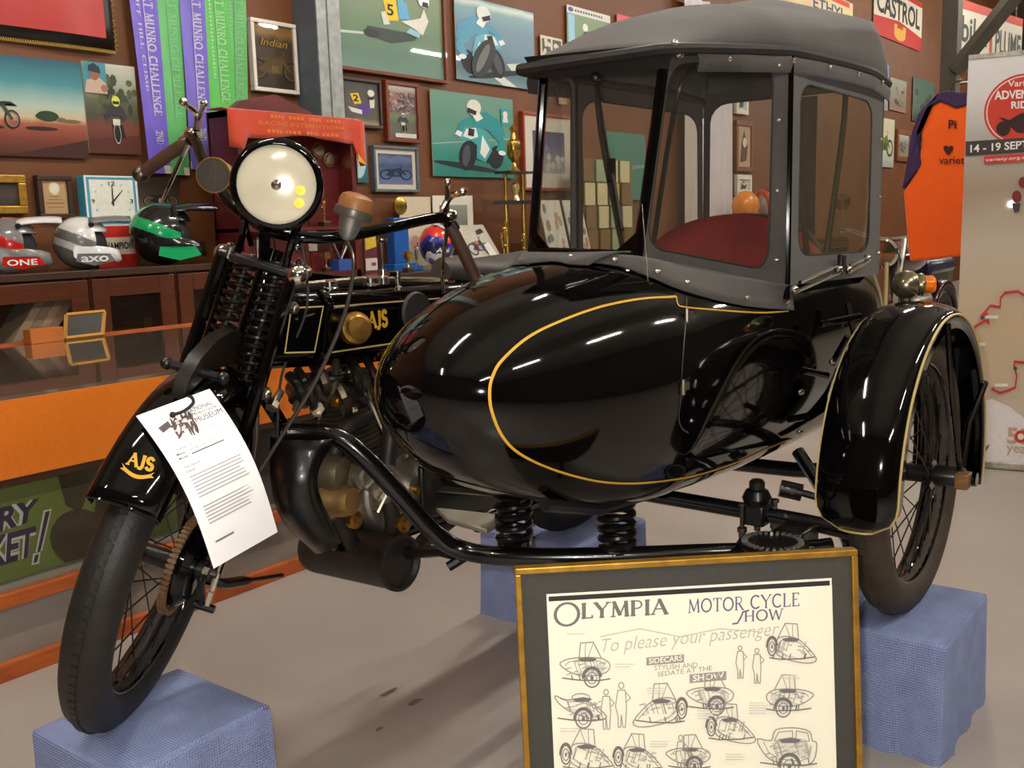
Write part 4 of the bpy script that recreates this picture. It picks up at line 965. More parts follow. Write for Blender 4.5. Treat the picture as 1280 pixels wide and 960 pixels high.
def picture(name, label, tl, bl, tr, base, layers, cat='picture', frame=None, mount=None, glass=False, y=None, thick=.006, group=None, tilt=0.0):
    # tl, bl, tr: pixels of three corners; the sheet hangs on the plane y
    y = YP if y is None else y
    A, B, T = aty(*tl, y), aty(*bl, y), aty(*tr, y)
    x0, x1, z1, z0 = A.x, T.x, (A.z+T.z)/2, B.z
    root = thing(name, ((x0+x1)/2, y, z0), label, cat, group)
    w, h = x1-x0, z1-z0; fw = frame[0] if frame else 0.0; fm = frame[1] if frame else None
    def P(u, v, l=0.0): return V((x0+fw+(w-2*fw)*u, y-.004-l + tilt*(1-v)*0, z0+fw+(h-2*fw)*v))
    if frame:
        d = frame[2] if len(frame) > 2 else .02; f = MB()
        f.span((x0, y-d, z1-fw), (x1, YW if y > YW-.1 else y+.004, z1)).span((x0, y-d, z0), (x1, YW if y > YW-.1 else y+.004, z0+fw)).span((x0, y-d, z0+fw), (x0+fw, YW if y > YW-.1 else y+.004, z1-fw)).span((x1-fw, y-d, z0+fw), (x1, YW if y > YW-.1 else y+.004, z1-fw))
        f.build('frame', fm, root, None, bevel=min(.004, fw*.25))
    sh = MB(); a, b, c, dd = P(0, 0, -.0035), P(1, 0, -.0035), P(1, 1, -.0035), P(0, 1, -.0035)
    back = YW-y+.001 if y > YW-.1 else .003
    pb = MB().hexa([P(0, 0), P(1, 0), P(1, 0)+V((0, thick+.0, 0)), P(0, 0)+V((0, thick, 0)), P(0, 1), P(1, 1), P(1, 1)+V((0, thick, 0)), P(0, 1)+V((0, thick, 0))])
    po = pb.build('backing', mount[1] if mount else ink((200, 192, 176)), root, None)
    mu = mount[0] if mount else 0.0
    mv = mu*(w-2*fw)/(h-2*fw) if mount else 0.0
    def Q(u, v, l=0.0): return P(mu+(1-2*mu)*u, mv+(1-2*mv)*v, l)
    me = MB().poly([Q(0, 0, .0006), Q(1, 0, .0006), Q(1, 1, .0006), Q(0, 1, .0006)])
    prt = me.build('print', base if hasattr(base, 'name') else ink(base), root, None, fixn=False)
    uvl = prt.data.uv_layers.new(name='UVMap')
    for li, uvv in zip(range(4), ((0, 0), (1, 0), (1, 1), (0, 1))): uvl.data[li].uv = uvv
    if layers:
        mb = MB(); ms = put_flat(mb, [(c, [clip01(p) for p in ps]) for c, ps in layers], lambda u, v, l: Q(u, v, .0006+l)); mb.build('printed_image', ms, root, None, fixn=False)
    if glass: MB().poly([P(0, 0, .007), P(1, 0, .007), P(1, 1, .007), P(0, 1, .007)]).build('glass', PGLASS, root, None)
    r = Pic(); r.root = root; r.P = P; r.Q = Q; r.w = w; r.h = h; return r
def clip01(poly):
    def cl(p, ax, lim, gt):
        out = []
        for i in range(len(p)):
            a, b = p[i], p[(i+1) % len(p)]
            ia = (a[ax] >= lim) if gt else (a[ax] <= lim); ib = (b[ax] >= lim) if gt else (b[ax] <= lim)
            if ia: out.append(a)
            if ia != ib:
                t = (lim-a[ax])/(b[ax]-a[ax]); out.append((a[0]+(b[0]-a[0])*t, a[1]+(b[1]-a[1])*t))
        return out
    for ax, lim, gt in ((0, 0, True), (0, 1, False), (1, 0, True), (1, 1, False)):
        poly = cl(poly, ax, lim, gt)
        if not poly: return []
    return poly
def moto(cx, cy, s, asp, col=(40, 44, 52), rim=(150, 150, 150)):   # side view of a motorcycle, s = wheel spacing
    L = []
    for k in (-.5, .5):
        L.append(((30, 30, 32), ring(cx+k*s/asp, cy, s*.30, s*.06, asp))); L.append((rim, ring(cx+k*s/asp, cy, s*.235, s*.02, asp)))
    f = lambda pts: [(cx+x*s/asp, cy+y*s) for x, y in pts]
    L.append((col, [f([(-.5, .0), (-.2, .28), (.25, .36), (.5, .02), (.42, .0), (.22, .24), (.2, -.08), (-.18, -.1)])]))
    L.append((col, [f([(-.45, .34), (-.12, .33), (.22, .44), (.26, .36), (-.1, .26), (-.4, .28)])]))
    L.append((rim, [f([(-.12, -.05), (.12, -.05), (.1, .16), (-.1, .16)])]))
    L.append((col, [f([(.2, .36), (.3, .56), (.2, .58), (.2, .54), (.25, .52), (.16, .38)])]))
    return L
def racer(cx, cy, s, asp, lean, suit, fair, num=None, helm=(230, 232, 235), dark=(24, 28, 36), ncol=(30, 30, 30), white=(225, 225, 222)):
    # road racer banked into a corner, seen from the front quarter
    c, n_ = math.cos(R_(lean)), math.sin(R_(lean))
    T = lambda pts: [(cx+(x*c-y*n_)*s/asp, cy+(x*n_+y*c)*s) for x, y in pts]
    L = [((35, 40, 46), [T(ell(0, -.46, .5, .05))])]
    L += [(dark, [T(ell(-.02, -.28, .13, .25, 18)), T(ell(.42, -.22, .12, .2, 16)), T([(-.1, -.3), (.45, -.36), (.45, -.1), (0, 0)])])]
    L += [((70, 74, 80), [T(ell(-.04, -.28, .06, .18, 14))])]
    L += [(fair, [T([(-.17, -.05), (-.12, .16), (.06, .24), (.22, .16), (.34, -.12), (.26, -.34), (.12, -.3), (.1, -.08), (0, -.02)])])]
    L += [(white, [T([(-.13, .02), (-.09, .15), (.05, .2), (.1, .06), (0, .0)]), T([(.16, .1), (.3, -.1), (.24, -.28), (.16, -.2)])])]
    L += [(suit, [T([(-.02, .2), (.0, .42), (.18, .5), (.4, .4), (.52, .18), (.4, .1), (.2, .22)]), T([(-.06, .36), (-.2, .22), (-.24, .06), (-.16, .06), (-.1, .2), (.02, .28)]), T([(.38, .24), (.58, .04), (.5, -.14), (.4, -.1), (.44, .04), (.3, .14)])])]
    L += [(white, [T([(-.02, .38), (.06, .47), (.14, .38), (.05, .3)]), T([(-.22, .1), (-.25, .03), (-.16, .0), (-.14, .08)]), T(ell(.5, -.13, .06, .04))])]
    L += [(helm, [T(ell(-.02, .52, .11, .13, 18))]), (dark, [T([(-.12, .5), (-.1, .42), (.02, .4), (.03, .47)])])]
    if num:
        pp = fit_text(num, -.06, .05, .09, .12, .02); L += [(ncol, [T(p) for p in pp])]
    return L
def rider_front(cx, cy, s, asp, cols):   # motocross rider coming straight on
    T = lambda pts: [(cx+x*s/asp, cy+y*s) for x, y in pts]; suit, helm, plate = cols
    return [((28, 26, 26), [T(ell(0, -.3, .09, .27)), T([(-.12, -.1), (.16, -.1), (.22, -.4), (.12, -.42), (.1, -.2), (-.1, -.2)])]), (suit, [T([(-.16, .32), (.18, .32), (.3, .05), (.2, -.02), (.12, .1), (-.12, .1), (-.22, -.02), (-.3, .05)])]),
            (plate, [T([(-.1, .02), (.1, .02), (.09, -.12), (-.09, -.12)])]), ((190, 186, 180), ring(cx, cy-.3*s, s*.24, s*.03, asp*2.6)), (helm, [T(ell(.02, .42, .11, .12))]), ((40, 40, 46), [T([(-.07, .42), (.11, .42), (.1, .35), (-.06, .35)])])]
def blobs(n, cols, box, r, seed=1, asp=1.0):
    rr = random.Random(seed); u0, v0, u1, v1 = box; by = {}
    for i in range(n):
        c = rr.choice(cols); by.setdefault(c, []).append(ell(rr.uniform(u0, u1), rr.uniform(v0, v1), r*rr.uniform(.6, 1.3)/asp, r*rr.uniform(.6, 1.3), 7))
    return [(c, p) for c, p in by.items()]
def lines(u0, u1, v1, v0, n, w, seed=3, jag=.3):
    rr = random.Random(seed); return [[(u0, v1-(v1-v0)*i/n), (u1-(u1-u0)*jag*rr.random(), v1-(v1-v0)*i/n), (u1-(u1-u0)*jag*rr.random(), v1-(v1-v0)*i/n-w), (u0, v1-(v1-v0)*i/n-w)] for i in range(n)]

# --- red pennant with black border and gold fringe
A = aty(0, 46, YP); D = aty(143, 60, YP); S0 = aty(-60, 40, YP).x; S1 = D.x; Z0 = (A.z+D.z)/2-.01; Z1 = 3.0
flag = thing('satin_pennant', ((S0+S1)/2, YP, Z0), 'red satin pennant with black border and gold fringe on the wall', 'banner')
FR = lambda x, z, l=0: V((x, YP-.006-l+.008*math.sin(x*9), z))
MB().grid([[FR(S0+(S1-S0)*i/20, Z0+(Z1-Z0)*j/8) for j in range(9)] for i in range(21)]).build('border_cloth', mat('black_satin', (24, 18, 16), .35), flag, 60).modifiers.new('solid', 'SOLIDIFY').thickness = .003
MB().grid([[FR(S0+(S1-.045-S0)*i/20, Z0+.055+(Z1-Z0-.05)*j/8, .004) for j in range(9)] for i in range(21)]).build('red_field', mat('red_satin', (176, 36, 28), .3, noise=(4, .12), sheen=.3), flag, 60)
fg = MB()
k = 70
for i in range(k):
    x = S0+(S1-S0)*i/k; fg.tube([FR(x, Z0+.004, .003), FR(x+.006, Z0-.012, .005), FR(x+.012, Z0-.004, .003)], .0028, 5)
for i in range(40):
    z = Z0+(Z1-Z0)*i/40; fg.tube([FR(S1-.004, z, .003), FR(S1+.014, z+.008, .004), FR(S1-.002, z+.016, .003)], .0028, 5)
fg.build('gold_fringe', mat('gold_thread', (186, 150, 70), .45, metal=.4), flag)
FLm = MB(); FLm.poly([FR(S0+.02+a*.16, Z1-.5+b*.2, .007) for a, b in ell(.5, .5, .5, .5, 14)])
FLm.build('gold_emblem', mat('gold_thread', (186, 150, 70), .45, metal=.4), flag, None)

# --- big photograph: dirt bike under a teal sky
sky = photo('desert_photo', [(0, (60, 26, 18)), (.18, (118, 48, 32)), (.34, (158, 84, 58)), (.40, (196, 176, 140)), (.52, (170, 190, 176)), (.75, (60, 138, 146)), (1, (18, 80, 104))], .22, 5, .03)
lay = [((64, 30, 22), [[(-.1, .0), (.3, .03), (.7, .12), (1.1, .22), (1.1, -.1), (-.1, -.1)]]), ((40, 58, 36), [ell(.62, .42, .11, .055), ell(.55, .415, .05, .03)]), ((120, 96, 70), [ell(.85, .38, .1, .02), ell(.75, .39, .05, .025)]),
       ((46, 22, 18), [ell(.55, .29, .16, .02), ell(.1, .28, .1, .02)])]
lay += [((30, 28, 28), ring(.28, .365, .095, .022, 1.3)), ((150, 140, 130), ring(.28, .365, .075, .008, 1.3)), ((34, 40, 34), [[(.0, .44), (.08, .55), (.2, .50), (.26, .52), (.34, .5), (.28, .54), (.2, .54), (.12, .5), (.16, .42), (.0, .36)]]),
        ((188, 70, 36), [[(-.05, .36), (.04, .36), (.06, .52), (-.05, .5)]]), ((60, 66, 60), [[(.18, .5), (.21, .52), (.29, .37), (.27, .36)]]), ((200, 196, 186), [[(-.05, .52), (.03, .58), (.1, .56), (.06, .66), (-.05, .68)]]), ((38, 34, 34), [ell(.02, .72, .07, .06)])]
picture('desert_photograph', 'large photo of a dirt bike on red ground under a teal sky', (-34, 62), (-34, 193), (100, 81), sky, lay)
# --- portrait photograph with inset
gp = photo('scrub_photo', [(0, (70, 28, 22)), (.3, (112, 52, 38)), (.42, (60, 62, 40)), (.6, (86, 92, 66)), (.75, (150, 156, 136)), (1, (196, 196, 180))], .25, 9, .07)
lay = blobs(26, [(62, 70, 46), (84, 88, 62), (48, 52, 36)], (.3, .5, .95, .85), .06, 4) + [((86, 42, 32), [[(0, 0), (1, 0), (1, .22), (0, .15)]])]
lay += rider_front(.55, .38, .5, .69, ((54, 52, 60), (206, 214, 80), (206, 206, 190)))
lay += [((70, 140, 150), [[(0, .66), (.42, .66), (.42, 1), (0, 1)]]), ((196, 168, 150), [[(0, .66), (.42, .66), (.4, .78), (.28, .84), (.05, .8)]]), ((150, 96, 80), [ell(.2, .87, .09, .07)]), ((42, 52, 70), [[(.08, .9), (.32, .88), (.3, .95), (.2, .99), (.1, .96)]]), ((160, 110, 90), [ell(.36, .72, .06, .04)])]
picture('rider_photograph', 'portrait photo of a motocross rider with an inset of a man in a cap', (101, 78), (112, 191), (167, 82), gp, lay)
# --- sashes
def sash(tx0, tx1, bx0, bx1, yb, col, label, words, sub, dep, edge=(206, 206, 188), dim=1.0):
    z1 = 2.62
    a, b = aty(bx0, yb, YP), aty(bx1, yb, YP); t0, t1 = aty(tx0, 0, YP), aty(tx1, 0, YP)
    k0 = (z1-t0.z)/(t0.z-a.z); tl_ = V((t0.x+(t0.x-a.x)*k0, YP, z1)); tr_ = V((t1.x+(t1.x-b.x)*k0, YP, z1))
    z0 = (a.z+b.z)/2
    P = lambda u, v, l=0: V(((a.x+(tl_.x-a.x)*v)*(1-u)+(b.x+(tr_.x-b.x)*v)*u, YP-.004-dep-l-.004*math.sin(u*5+v*4), z0+(z1-z0)*v))
    root = thing('award_sash', ((a.x+b.x)/2, YP, z0), label, 'sash', 'award sashes hung on the wall')
    MB().grid([[P(i/8, j/16) for j in range(17)] for i in range(9)]).build('ribbon', mat('satin_%s' % '_'.join(map(str, col)), col, .38, noise=(8, .08), sheen=.3), root, 60)
    MB().poly([P(0, .0, .001), P(1, .0, .001), P(1, .035, .001), P(0, .035, .001)]).build('hem', ink(edge), root, None, fixn=False)
    v1 = (aty(tx0, -26, YP).z-z0)/(z1-z0); v0 = (aty(bx0, yb-72, YP).z-z0)/(z1-z0)
    tc = tuple(int(c+(225-c)*.75*dim) for c in col)
    mb = MB()
    for q in serif(words, .52, v0, .28, v1-v0, .2, .1, .26, vert=True): mb.poly([P(u, v, .0018+1e-5*len(mb.f)) for u, v in q])
    for q in [[(.47, v0), (.5, v0), (.5, v1), (.47, v1)]]: mb.poly([P(u, v, .0018+1e-5*len(mb.f)) for u, v in q])
    if sub == '':
        rs_ = random.Random(len(label)); vv = v0+.12
        while vv < v1:
            hh_ = rs_.uniform(.006, .014); mb.poly([P(u, v, .0018) for u, v in ((.24, vv), (.33, vv), (.33, vv+hh_), (.24, vv+hh_))]); vv += hh_+.008
    if sub:
        for q in serif(sub, .22, v0+.1, .13, v1-v0-.1, .16, .09, .2, vert=True): mb.poly([P(u, v, .0018+1e-5*len(mb.f)) for u, v in q])
    if dim > .8:
        for q in serif('2ND', .45, (aty(bx0, yb-36, YP).z-z0)/(z1-z0), .3, .062, .2, .1, .26, vert=True): mb.poly([P(u, v, .0018+1e-5*len(mb.f)) for u, v in q])
    mb.build('lettering', ink(tc), root, None, fixn=False)
sash(279, 306, 282, 311, 196, (92, 176, 96), 'green award sash hung nearest the steel column', 'BURT MUNRO CHALLENGE', '', .0, dim=.35)
sash(251, 282, 265, 298, 200, (84, 186, 76), 'bright green award sash between a purple and a green sash', 'BURT MUNRO CHALLENGE', '', .008, dim=.7)
sash(221, 252, 236, 264, 212, (112, 96, 196), 'purple award sash hung between two green sashes', 'BURT MUNRO CHALLENGE', None, .016, dim=.95)
sash(191, 222, 213, 236, 219, (96, 180, 104), 'green award sash hung between two purple sashes', 'BURT MUNRO CHALLENGE', None, .008, dim=.3)
sash(158, 192, 184, 211, 217, (112, 92, 200), 'purple award sash with white 2ND lettering beside the rider photo', 'BURT MUNRO CHALLENGE', 'BLUFF HILL CLIMB', .02, dim=1.0)
# --- steel column
GALV = mat('galvanised_steel', (150, 152, 150), .5, metal=.5, noise=(26, .18))
cx0 = aty(368, 60, YW).x; YF = YW*cx0/aty(398, 60, YW).x; cx1 = aty(427, 60, YF).x
co = thing('steel_column', ((cx0+cx1)/2, YW-.14, 0), 'galvanised steel channel column standing against the brown wall', 'column')
MB().span((cx0, YF, 0), (cx1, YF+.012, ZC)).build('bright_flange', GALV, co, None, bevel=.003)
MB().span((cx0, YF+.012, 0), (cx0+.02, YW, ZC)).span((cx1-.02, YF+.012, 0), (cx1, YW, ZC)).build('web', mat('darker_steel', (96, 104, 112), .5, noise=(10, .15)), co, None, bevel=.003)  # same galvanised column; shade of its side faces put into a darker colour
MB().span((cx0+(cx1-cx0)*.42, YF-.004, 0), (cx0+(cx1-cx0)*.46, YF, ZC)).build('seam', mat('darker_steel', (96, 104, 112), .5), co, None)
print('column front', YF, cx0, cx1)
# --- framed sepia poster
sep = photo('sepia_photo', [(0, (40, 28, 14)), (.4, (66, 48, 24)), (.75, (52, 38, 20)), (.88, (140, 100, 40)), (1, (120, 88, 40))], .25, 5, .12)
lay = moto(.5, .28, .55, .62, (96, 76, 40), (120, 98, 56)) + [((172, 134, 60), fit_text('Indian', .15, .66, .7, .12, .01, .3))]
picture('sepia_poster', 'white framed sepia motorcycle poster beside the green sashes', (310, 22), (315, 113), (367, 31), sep, lay, frame=(.022, WHITEF), glass=True)
picture('blank_card', 'small white card pinned above the maroon trophy cabinet', (317, 127), (319, 142), (344, 130), (205, 196, 180), [], cat='card')
# --- racing photos
gg = photo('green_track_photo', [(0, (96, 128, 116)), (.2, (84, 118, 98)), (.5, (92, 122, 88)), (.75, (110, 130, 96)), (1, (120, 134, 104))], .12, 3, .12)
lay = [((196, 200, 190), [[(0, .36), (.62, .44), (.62, .46), (0, .39)], [(.1, .78), (.6, .9), (.6, .92), (.1, .81)]])] + [((64, 74, 70), [[(.26, .4), (.5, .34), (.72, .42), (.78, .5), (.5, .5), (.3, .5)]]), ((52, 56, 60), [ell(.33, .42, .07, .05), ell(.72, .5, .05, .05)]), ((232, 196, 40), [[(.44, .86), (.56, .9), (.58, .62), (.48, .6)]]), ((40, 40, 44), fit_text('5', .475, .66, .06, .13, .02)), ((208, 206, 196), [[(.42, .68), (.46, .7), (.5, .56), (.44, .54)]]),
       ((104, 168, 206), [[(.57, .9), (.66, .84), (.68, .66), (.58, .64)]]), ((216, 214, 206), [[(.6, .62), (.72, .56), (.8, .5), (.86, .68), (.82, .82), (.78, .7), (.7, .66)]]), ((150, 190, 206), [[(.68, .56), (.78, .52), (.76, .46), (.64, .5)]]), ((228, 230, 232), [ell(.82, .92, .055, .09)]), ((40, 44, 50), [[(.8, .84), (.86, .84), (.86, .9), (.81, .9)]])]
picture('racer_photograph', 'brown framed photo of a yellow number plate racer on green track', (406, -38), (418, 86), (553, -9), gg, lay, frame=(.022, WOODR, .024))
bb = photo('blue_track_photo', [(0, (96, 132, 140)), (.15, (70, 96, 108)), (.4, (92, 126, 146)), (.7, (96, 130, 150)), (.88, (110, 150, 160)), (.95, (196, 204, 196)), (1, (110, 156, 166))], .1, 3, .05)
lay = [((200, 206, 196), [[(.62, .28), (1, .36), (1, .22), (.7, .18)], [(.42, .1), (.5, .16), (.75, .0), (.6, -.02)]])] + racer(.42, .46, .74, -.95, -14, (92, 152, 178), (110, 176, 196), '1', (214, 218, 214))
lay += [((50, 52, 54), [ell(.32, .3, .12, .26, 20, rot=-24)]), ((112, 114, 112), [ell(.31, .3, .045, .2, 16, rot=-24)])]
picture('racer_photograph', 'unframed photo of a blue and white racer wheel on, beside the hood', (567, -5), (573, 99), (666, 14), bb, lay)
tt = photo('teal_track_photo', [(0, (28, 120, 112)), (.3, (42, 132, 120)), (.5, (90, 142, 128)), (.62, (84, 136, 116)), (1, (96, 138, 122))], .16, 3, .08)
lay = [((140, 170, 156), [[(0, .37), (1, .5), (1, .51), (0, .385)]])] + racer(.45, .46, .74, .92, -8, (38, 138, 140), (60, 160, 160), '1', (216, 214, 200)) + [((50, 150, 156), [[(.83, .66), (.94, .67), (.94, .88), (.83, .87)]]), ((214, 206, 190), [ell(.885, .8, .03, .04), [(.85, .7), (.92, .7), (.91, .77), (.86, .77)]])]
picture('racer_photograph', 'teal photo of a racer in turquoise leathers above the trophies', (537, 112), (543, 220), (640, 124), tt, lay)
pv = photo('dusk_track_photo', [(0, (150, 140, 110)), (.15, (84, 76, 60)), (.6, (74, 66, 60)), (1, (40, 40, 38))], .12, 5, .1)
lay = [((220, 184, 40), [[(.18, .7), (.42, .74), (.5, .5), (.3, .46)]]), ((30, 30, 30), fit_text('2', .26, .53, .16, .16, .03)), ((86, 62, 140), [[(.35, .42), (.6, .5), (.75, .44), (.7, .24), (.5, .22)]]), ((214, 208, 196), [[(.72, .72), (.88, .62), (.86, .42), (.74, .4)], [(.1, .4), (.5, .34), (.5, .24), (.2, .28)], ell(.78, .76, .1, .08)]), ((48, 44, 60), [[(.7, .68), (.86, .66), (.84, .6), (.7, .6)]])]
picture('racer_photograph', 'small dark framed photo of a yellow number two racer by the column', (424, 93), (428, 158), (474, 103), pv, lay, frame=(.02, WOODD))
cr_ = photo('crowd_photo', [(0, (96, 96, 90)), (.3, (86, 92, 70)), (.42, (104, 124, 70)), (.5, (120, 92, 90)), (.85, (140, 110, 104)), (1, (190, 190, 176))], .2, 14, .06)
lay = blobs(90, [(150, 104, 100), (96, 84, 92), (176, 150, 140), (70, 60, 64)], (.02, .5, .98, .86), .035, 9, .55) + rider_front(.5, .3, .36, .52, ((60, 62, 70), (206, 206, 200), (210, 208, 200))) + [((206, 200, 186), [[(.2, .02), (.95, .02), (.95, .1), (.2, .1)]])]
picture('crowd_photograph', 'tall red timber framed photo of a rider before a crowd', (479, 100), (483, 177), (521, 105), cr_, lay, frame=(.024, WOODR))
bl_ = photo('blueprint_photo', [(0, (120, 120, 170)), (.3, (84, 112, 156)), (.6, (64, 84, 132)), (.85, (110, 122, 160)), (1, (52, 70, 120))], .2, 4, .14)
picture('motorcycle_photograph', 'square grey framed blue toned photo of a parked motorcycle', (464, 182), (467, 240), (520, 184), bl_, moto(.5, .32, .56, .95, (34, 50, 80), (70, 92, 130)), frame=(.018, GREYF), mount=(.08, MATW), glass=True)
picture('teal_print', 'narrow teal print beside the maroon trophy cabinet', (444, 164), (446, 228), (457, 166), (44, 96, 104), [((160, 200, 204), [ell(.1, .4, .7, .32)]), ((206, 170, 176), [ell(.1, .5, .4, .18)])])
picture('comic_card', 'small black and white card beneath the hood edge', (675, 45), (677, 80), (702, 48), (206, 196, 178), [((90, 84, 76), [[(.06, .08), (.46, .1), (.46, .92), (.06, .9)], [(.54, .1), (.95, .1), (.94, .92), (.54, .92)]]), ((196, 190, 172), blobs(12, [(1, 1, 1)], (.1, .15, .9, .85), .09, 5)[0][1])], cat='card')
tk_ = photo('track_page', [(0, (110, 140, 100)), (.6, (110, 134, 96)), (1, (120, 140, 110))], .25, 6, .1)
lay = [((214, 208, 196), [[(0, .84), (1, .84), (1, 1), (0, 1)]]), ((70, 90, 140), [ell(.08, .92, .06, .05)] + [[(.17+.06*k, .895), (.21+.06*k, .895), (.21+.06*k, .94), (.17+.06*k, .94)] for k in range(11)]), ((150, 190, 210), [[(.02, 0), (.16, 0), (.16, .82), (.02, .82)]]), ((220, 220, 214), [ell(.4, .6, .06, .09), [(.3, .4), (.5, .42), (.55, .3), (.4, .25)]]), ((60, 80, 110), [ell(.42, .46, .07, .07)]), ((206, 160, 70), [[(.2, .18), (.6, .4), (.6, .36), (.2, .13)]])]
picture('race_page', 'white headed race page print behind the hood roof', (708, 9), (712, 66), (762, 17), tk_, lay)
picture('pink_card', 'pink card on the wall peeping over the hood roof', (771, 18), (772, 40), (800, 24), (214, 90, 104), [], cat='card')
# framed print seen past and through the windscreen
lay = [((196, 190, 180), blobs(9, [(1, 1, 1)], (.05, .1, .95, .45), .1, 6)[0][1]), ((120, 130, 160), [ell(.3, .6, .2, .1)])]
wp_ = photo('cloud_photo', [(0, (170, 172, 176)), (.3, (140, 140, 150)), (.6, (96, 98, 130)), (1, (70, 70, 110))], .2, 4, .15)
picture('cloud_print', 'red framed cloudy print with wide mount by the trophy column', (651, 139), (654, 238), (716, 146), wp_, lay, frame=(.022, mat('red_frame', (150, 56, 36), .4)), mount=(.17, MATW), glass=True)
picture('teal_poster', 'plain teal poster seen through the windscreen', (757, 165), (757, 250), (806, 168), (70, 130, 122), [((110, 160, 150), [[(0, .4), (1, .5), (1, .55), (0, .45)]])])
picture('track_print', 'pale card print high behind the windscreen', (698, 112), (699, 130), (708, 113), (170, 140, 100), [])
# left end: gilt mirror, certificate, clock, old photograph
picture('gilt_frame', 'gilt framed dark picture at the end of the helmet shelf', (-30, 216), (-27, 268), (29, 221), photo('dark_oil', [(0, (44, 40, 34)), (.5, (70, 60, 50)), (1, (28, 24, 20))], .15, 3, .1), [], frame=(.035, GILT))
cert = picture('framed_certificate', 'dark framed certificate with a painted ceiling light reflection beside the square clock', (43, 218), (46, 274), (87, 220), (206, 168, 120), [((140, 104, 70), [[(.2, .18), (.8, .18), (.8, .2), (.2, .2)], [(.14, .3), (.86, .3), (.86, .33), (.14, .33)], [(.22, .41), (.78, .41), (.78, .43), (.22, .43)], [(.3, .5), (.7, .5), (.7, .52), (.3, .52)]]), ((240, 226, 190), [circ(.5, .76, .2, .9)]), ((252, 244, 222), [circ(.5, .76, .15, .9)])], frame=(.024, WOODD), glass=True)  # pale discs: a ceiling light's reflection in the glass, put into the print
A, B, T = aty(104, 219, YP-.05), aty(109, 283, YP-.05), aty(170, 219, YP-.05)
ck = thing('square_clock', (A.x, YP-.05, B.z), 'square turquoise wall clock showing one oclock above the helmets', 'clock')
cw, chh = T.x-A.x, A.z-B.z
MB().span((A.x, YP-.05, B.z), (T.x, YW, A.z)).build('case', mat('turquoise_plastic', (74, 158, 186), .35), ck, None, bevel=.006)
CP = lambda u, v, l=0: V((A.x+cw*u, YP-.0505-l, B.z+chh*v))
def rect(u0, v0, u1, v1): return [(u0, v0), (u1, v0), (u1, v1), (u0, v1)]
mb = MB(); ms = put_flat(mb, [((236, 236, 226), [rect(0, 0, 1, 1)]), ((74, 158, 186), [rect(.035, .03, .965, .97)]), ((236, 234, 220), [rect(.085, .08, .915, .92)]), ((150, 196, 202), [circ(.5+.36*math.sin(R_(30*k)), .5+.36*math.cos(R_(30*k)), .02, cw/chh) for k in range(12) if k % 3])], CP)
mb.build('dial', ms, ck, None, fixn=False)
mb = MB(); ms = put_flat(mb, [((34, 32, 30), fit_text('12', .44, .80, .12, .085, .01)+fit_text('3', .83, .45, .06, .085, .01)+fit_text('9', .1, .45, .06, .085, .01)+fit_text('6', .47, .1, .06, .085, .01))], lambda u, v, l: CP(u, v, l+.003)); mb.build('numerals', ms, ck, None, fixn=False)
mb = MB(); ms = put_flat(mb, [((26, 26, 26), [[(.485, .4), (.515, .4), (.507, .82), (.493, .82)]])], lambda u, v, l: CP(u, v, l+.005)); mb.build('minute_hand', ms, ck, None, fixn=False)
mb = MB(); ms = put_flat(mb, [((26, 26, 26), [[(.455, .46), (.48, .44), (.70, .71), (.69, .72)]])], lambda u, v, l: CP(u, v, l+.006)); mb.build('hour_hand', ms, ck, None, fixn=False)
om = photo('old_photo', [(0, (150, 126, 96)), (.2, (110, 90, 66)), (.5, (64, 54, 44)), (1, (40, 36, 30))], .2, 7, .1)
picture('old_photograph', 'unframed brown photo of an old motorcycle right of the clock', (171, 222), (172, 268), (222, 224), om, moto(.52, .36, .52, .95, (34, 30, 28), (176, 160, 136)))
# ---- low cabinets under the helmets
CABW = mat('varnished_cabinet', (80, 38, 18), .32, coat=.4, noise=(5, .25, (1, 1, 10)))
CT1, CT2, CY, YCAB = 1.075, .95, 4.45, 4.10
cab_x = [aty(-60, 380, YCAB).x, aty(112, 380, YCAB).x, aty(220, 380, YCAB).x, aty(298, 240, 4.05).x, 4.25, 5.3, 6.4, 7.6, 9.0, 10.4, 12.0]
labels = ['varnished glass door cabinet with leaning books, under the red and white helmets', 'varnished glass door cabinet behind the leaning blank frame, under the green helmet', 'varnished glass door cabinet with a small cup inside, next to the fork springs', 'varnished cabinet standing under the maroon trophy case', 'varnished cabinet under the blue trophy block', 'varnished cabinet under the open magazine and gold trophies', 'varnished cabinet behind the windscreen glass', 'varnished cabinet beneath the pale curtain', 'varnished cabinet beneath the orange and silver helmets', 'varnished cabinet toward the far end of the row']
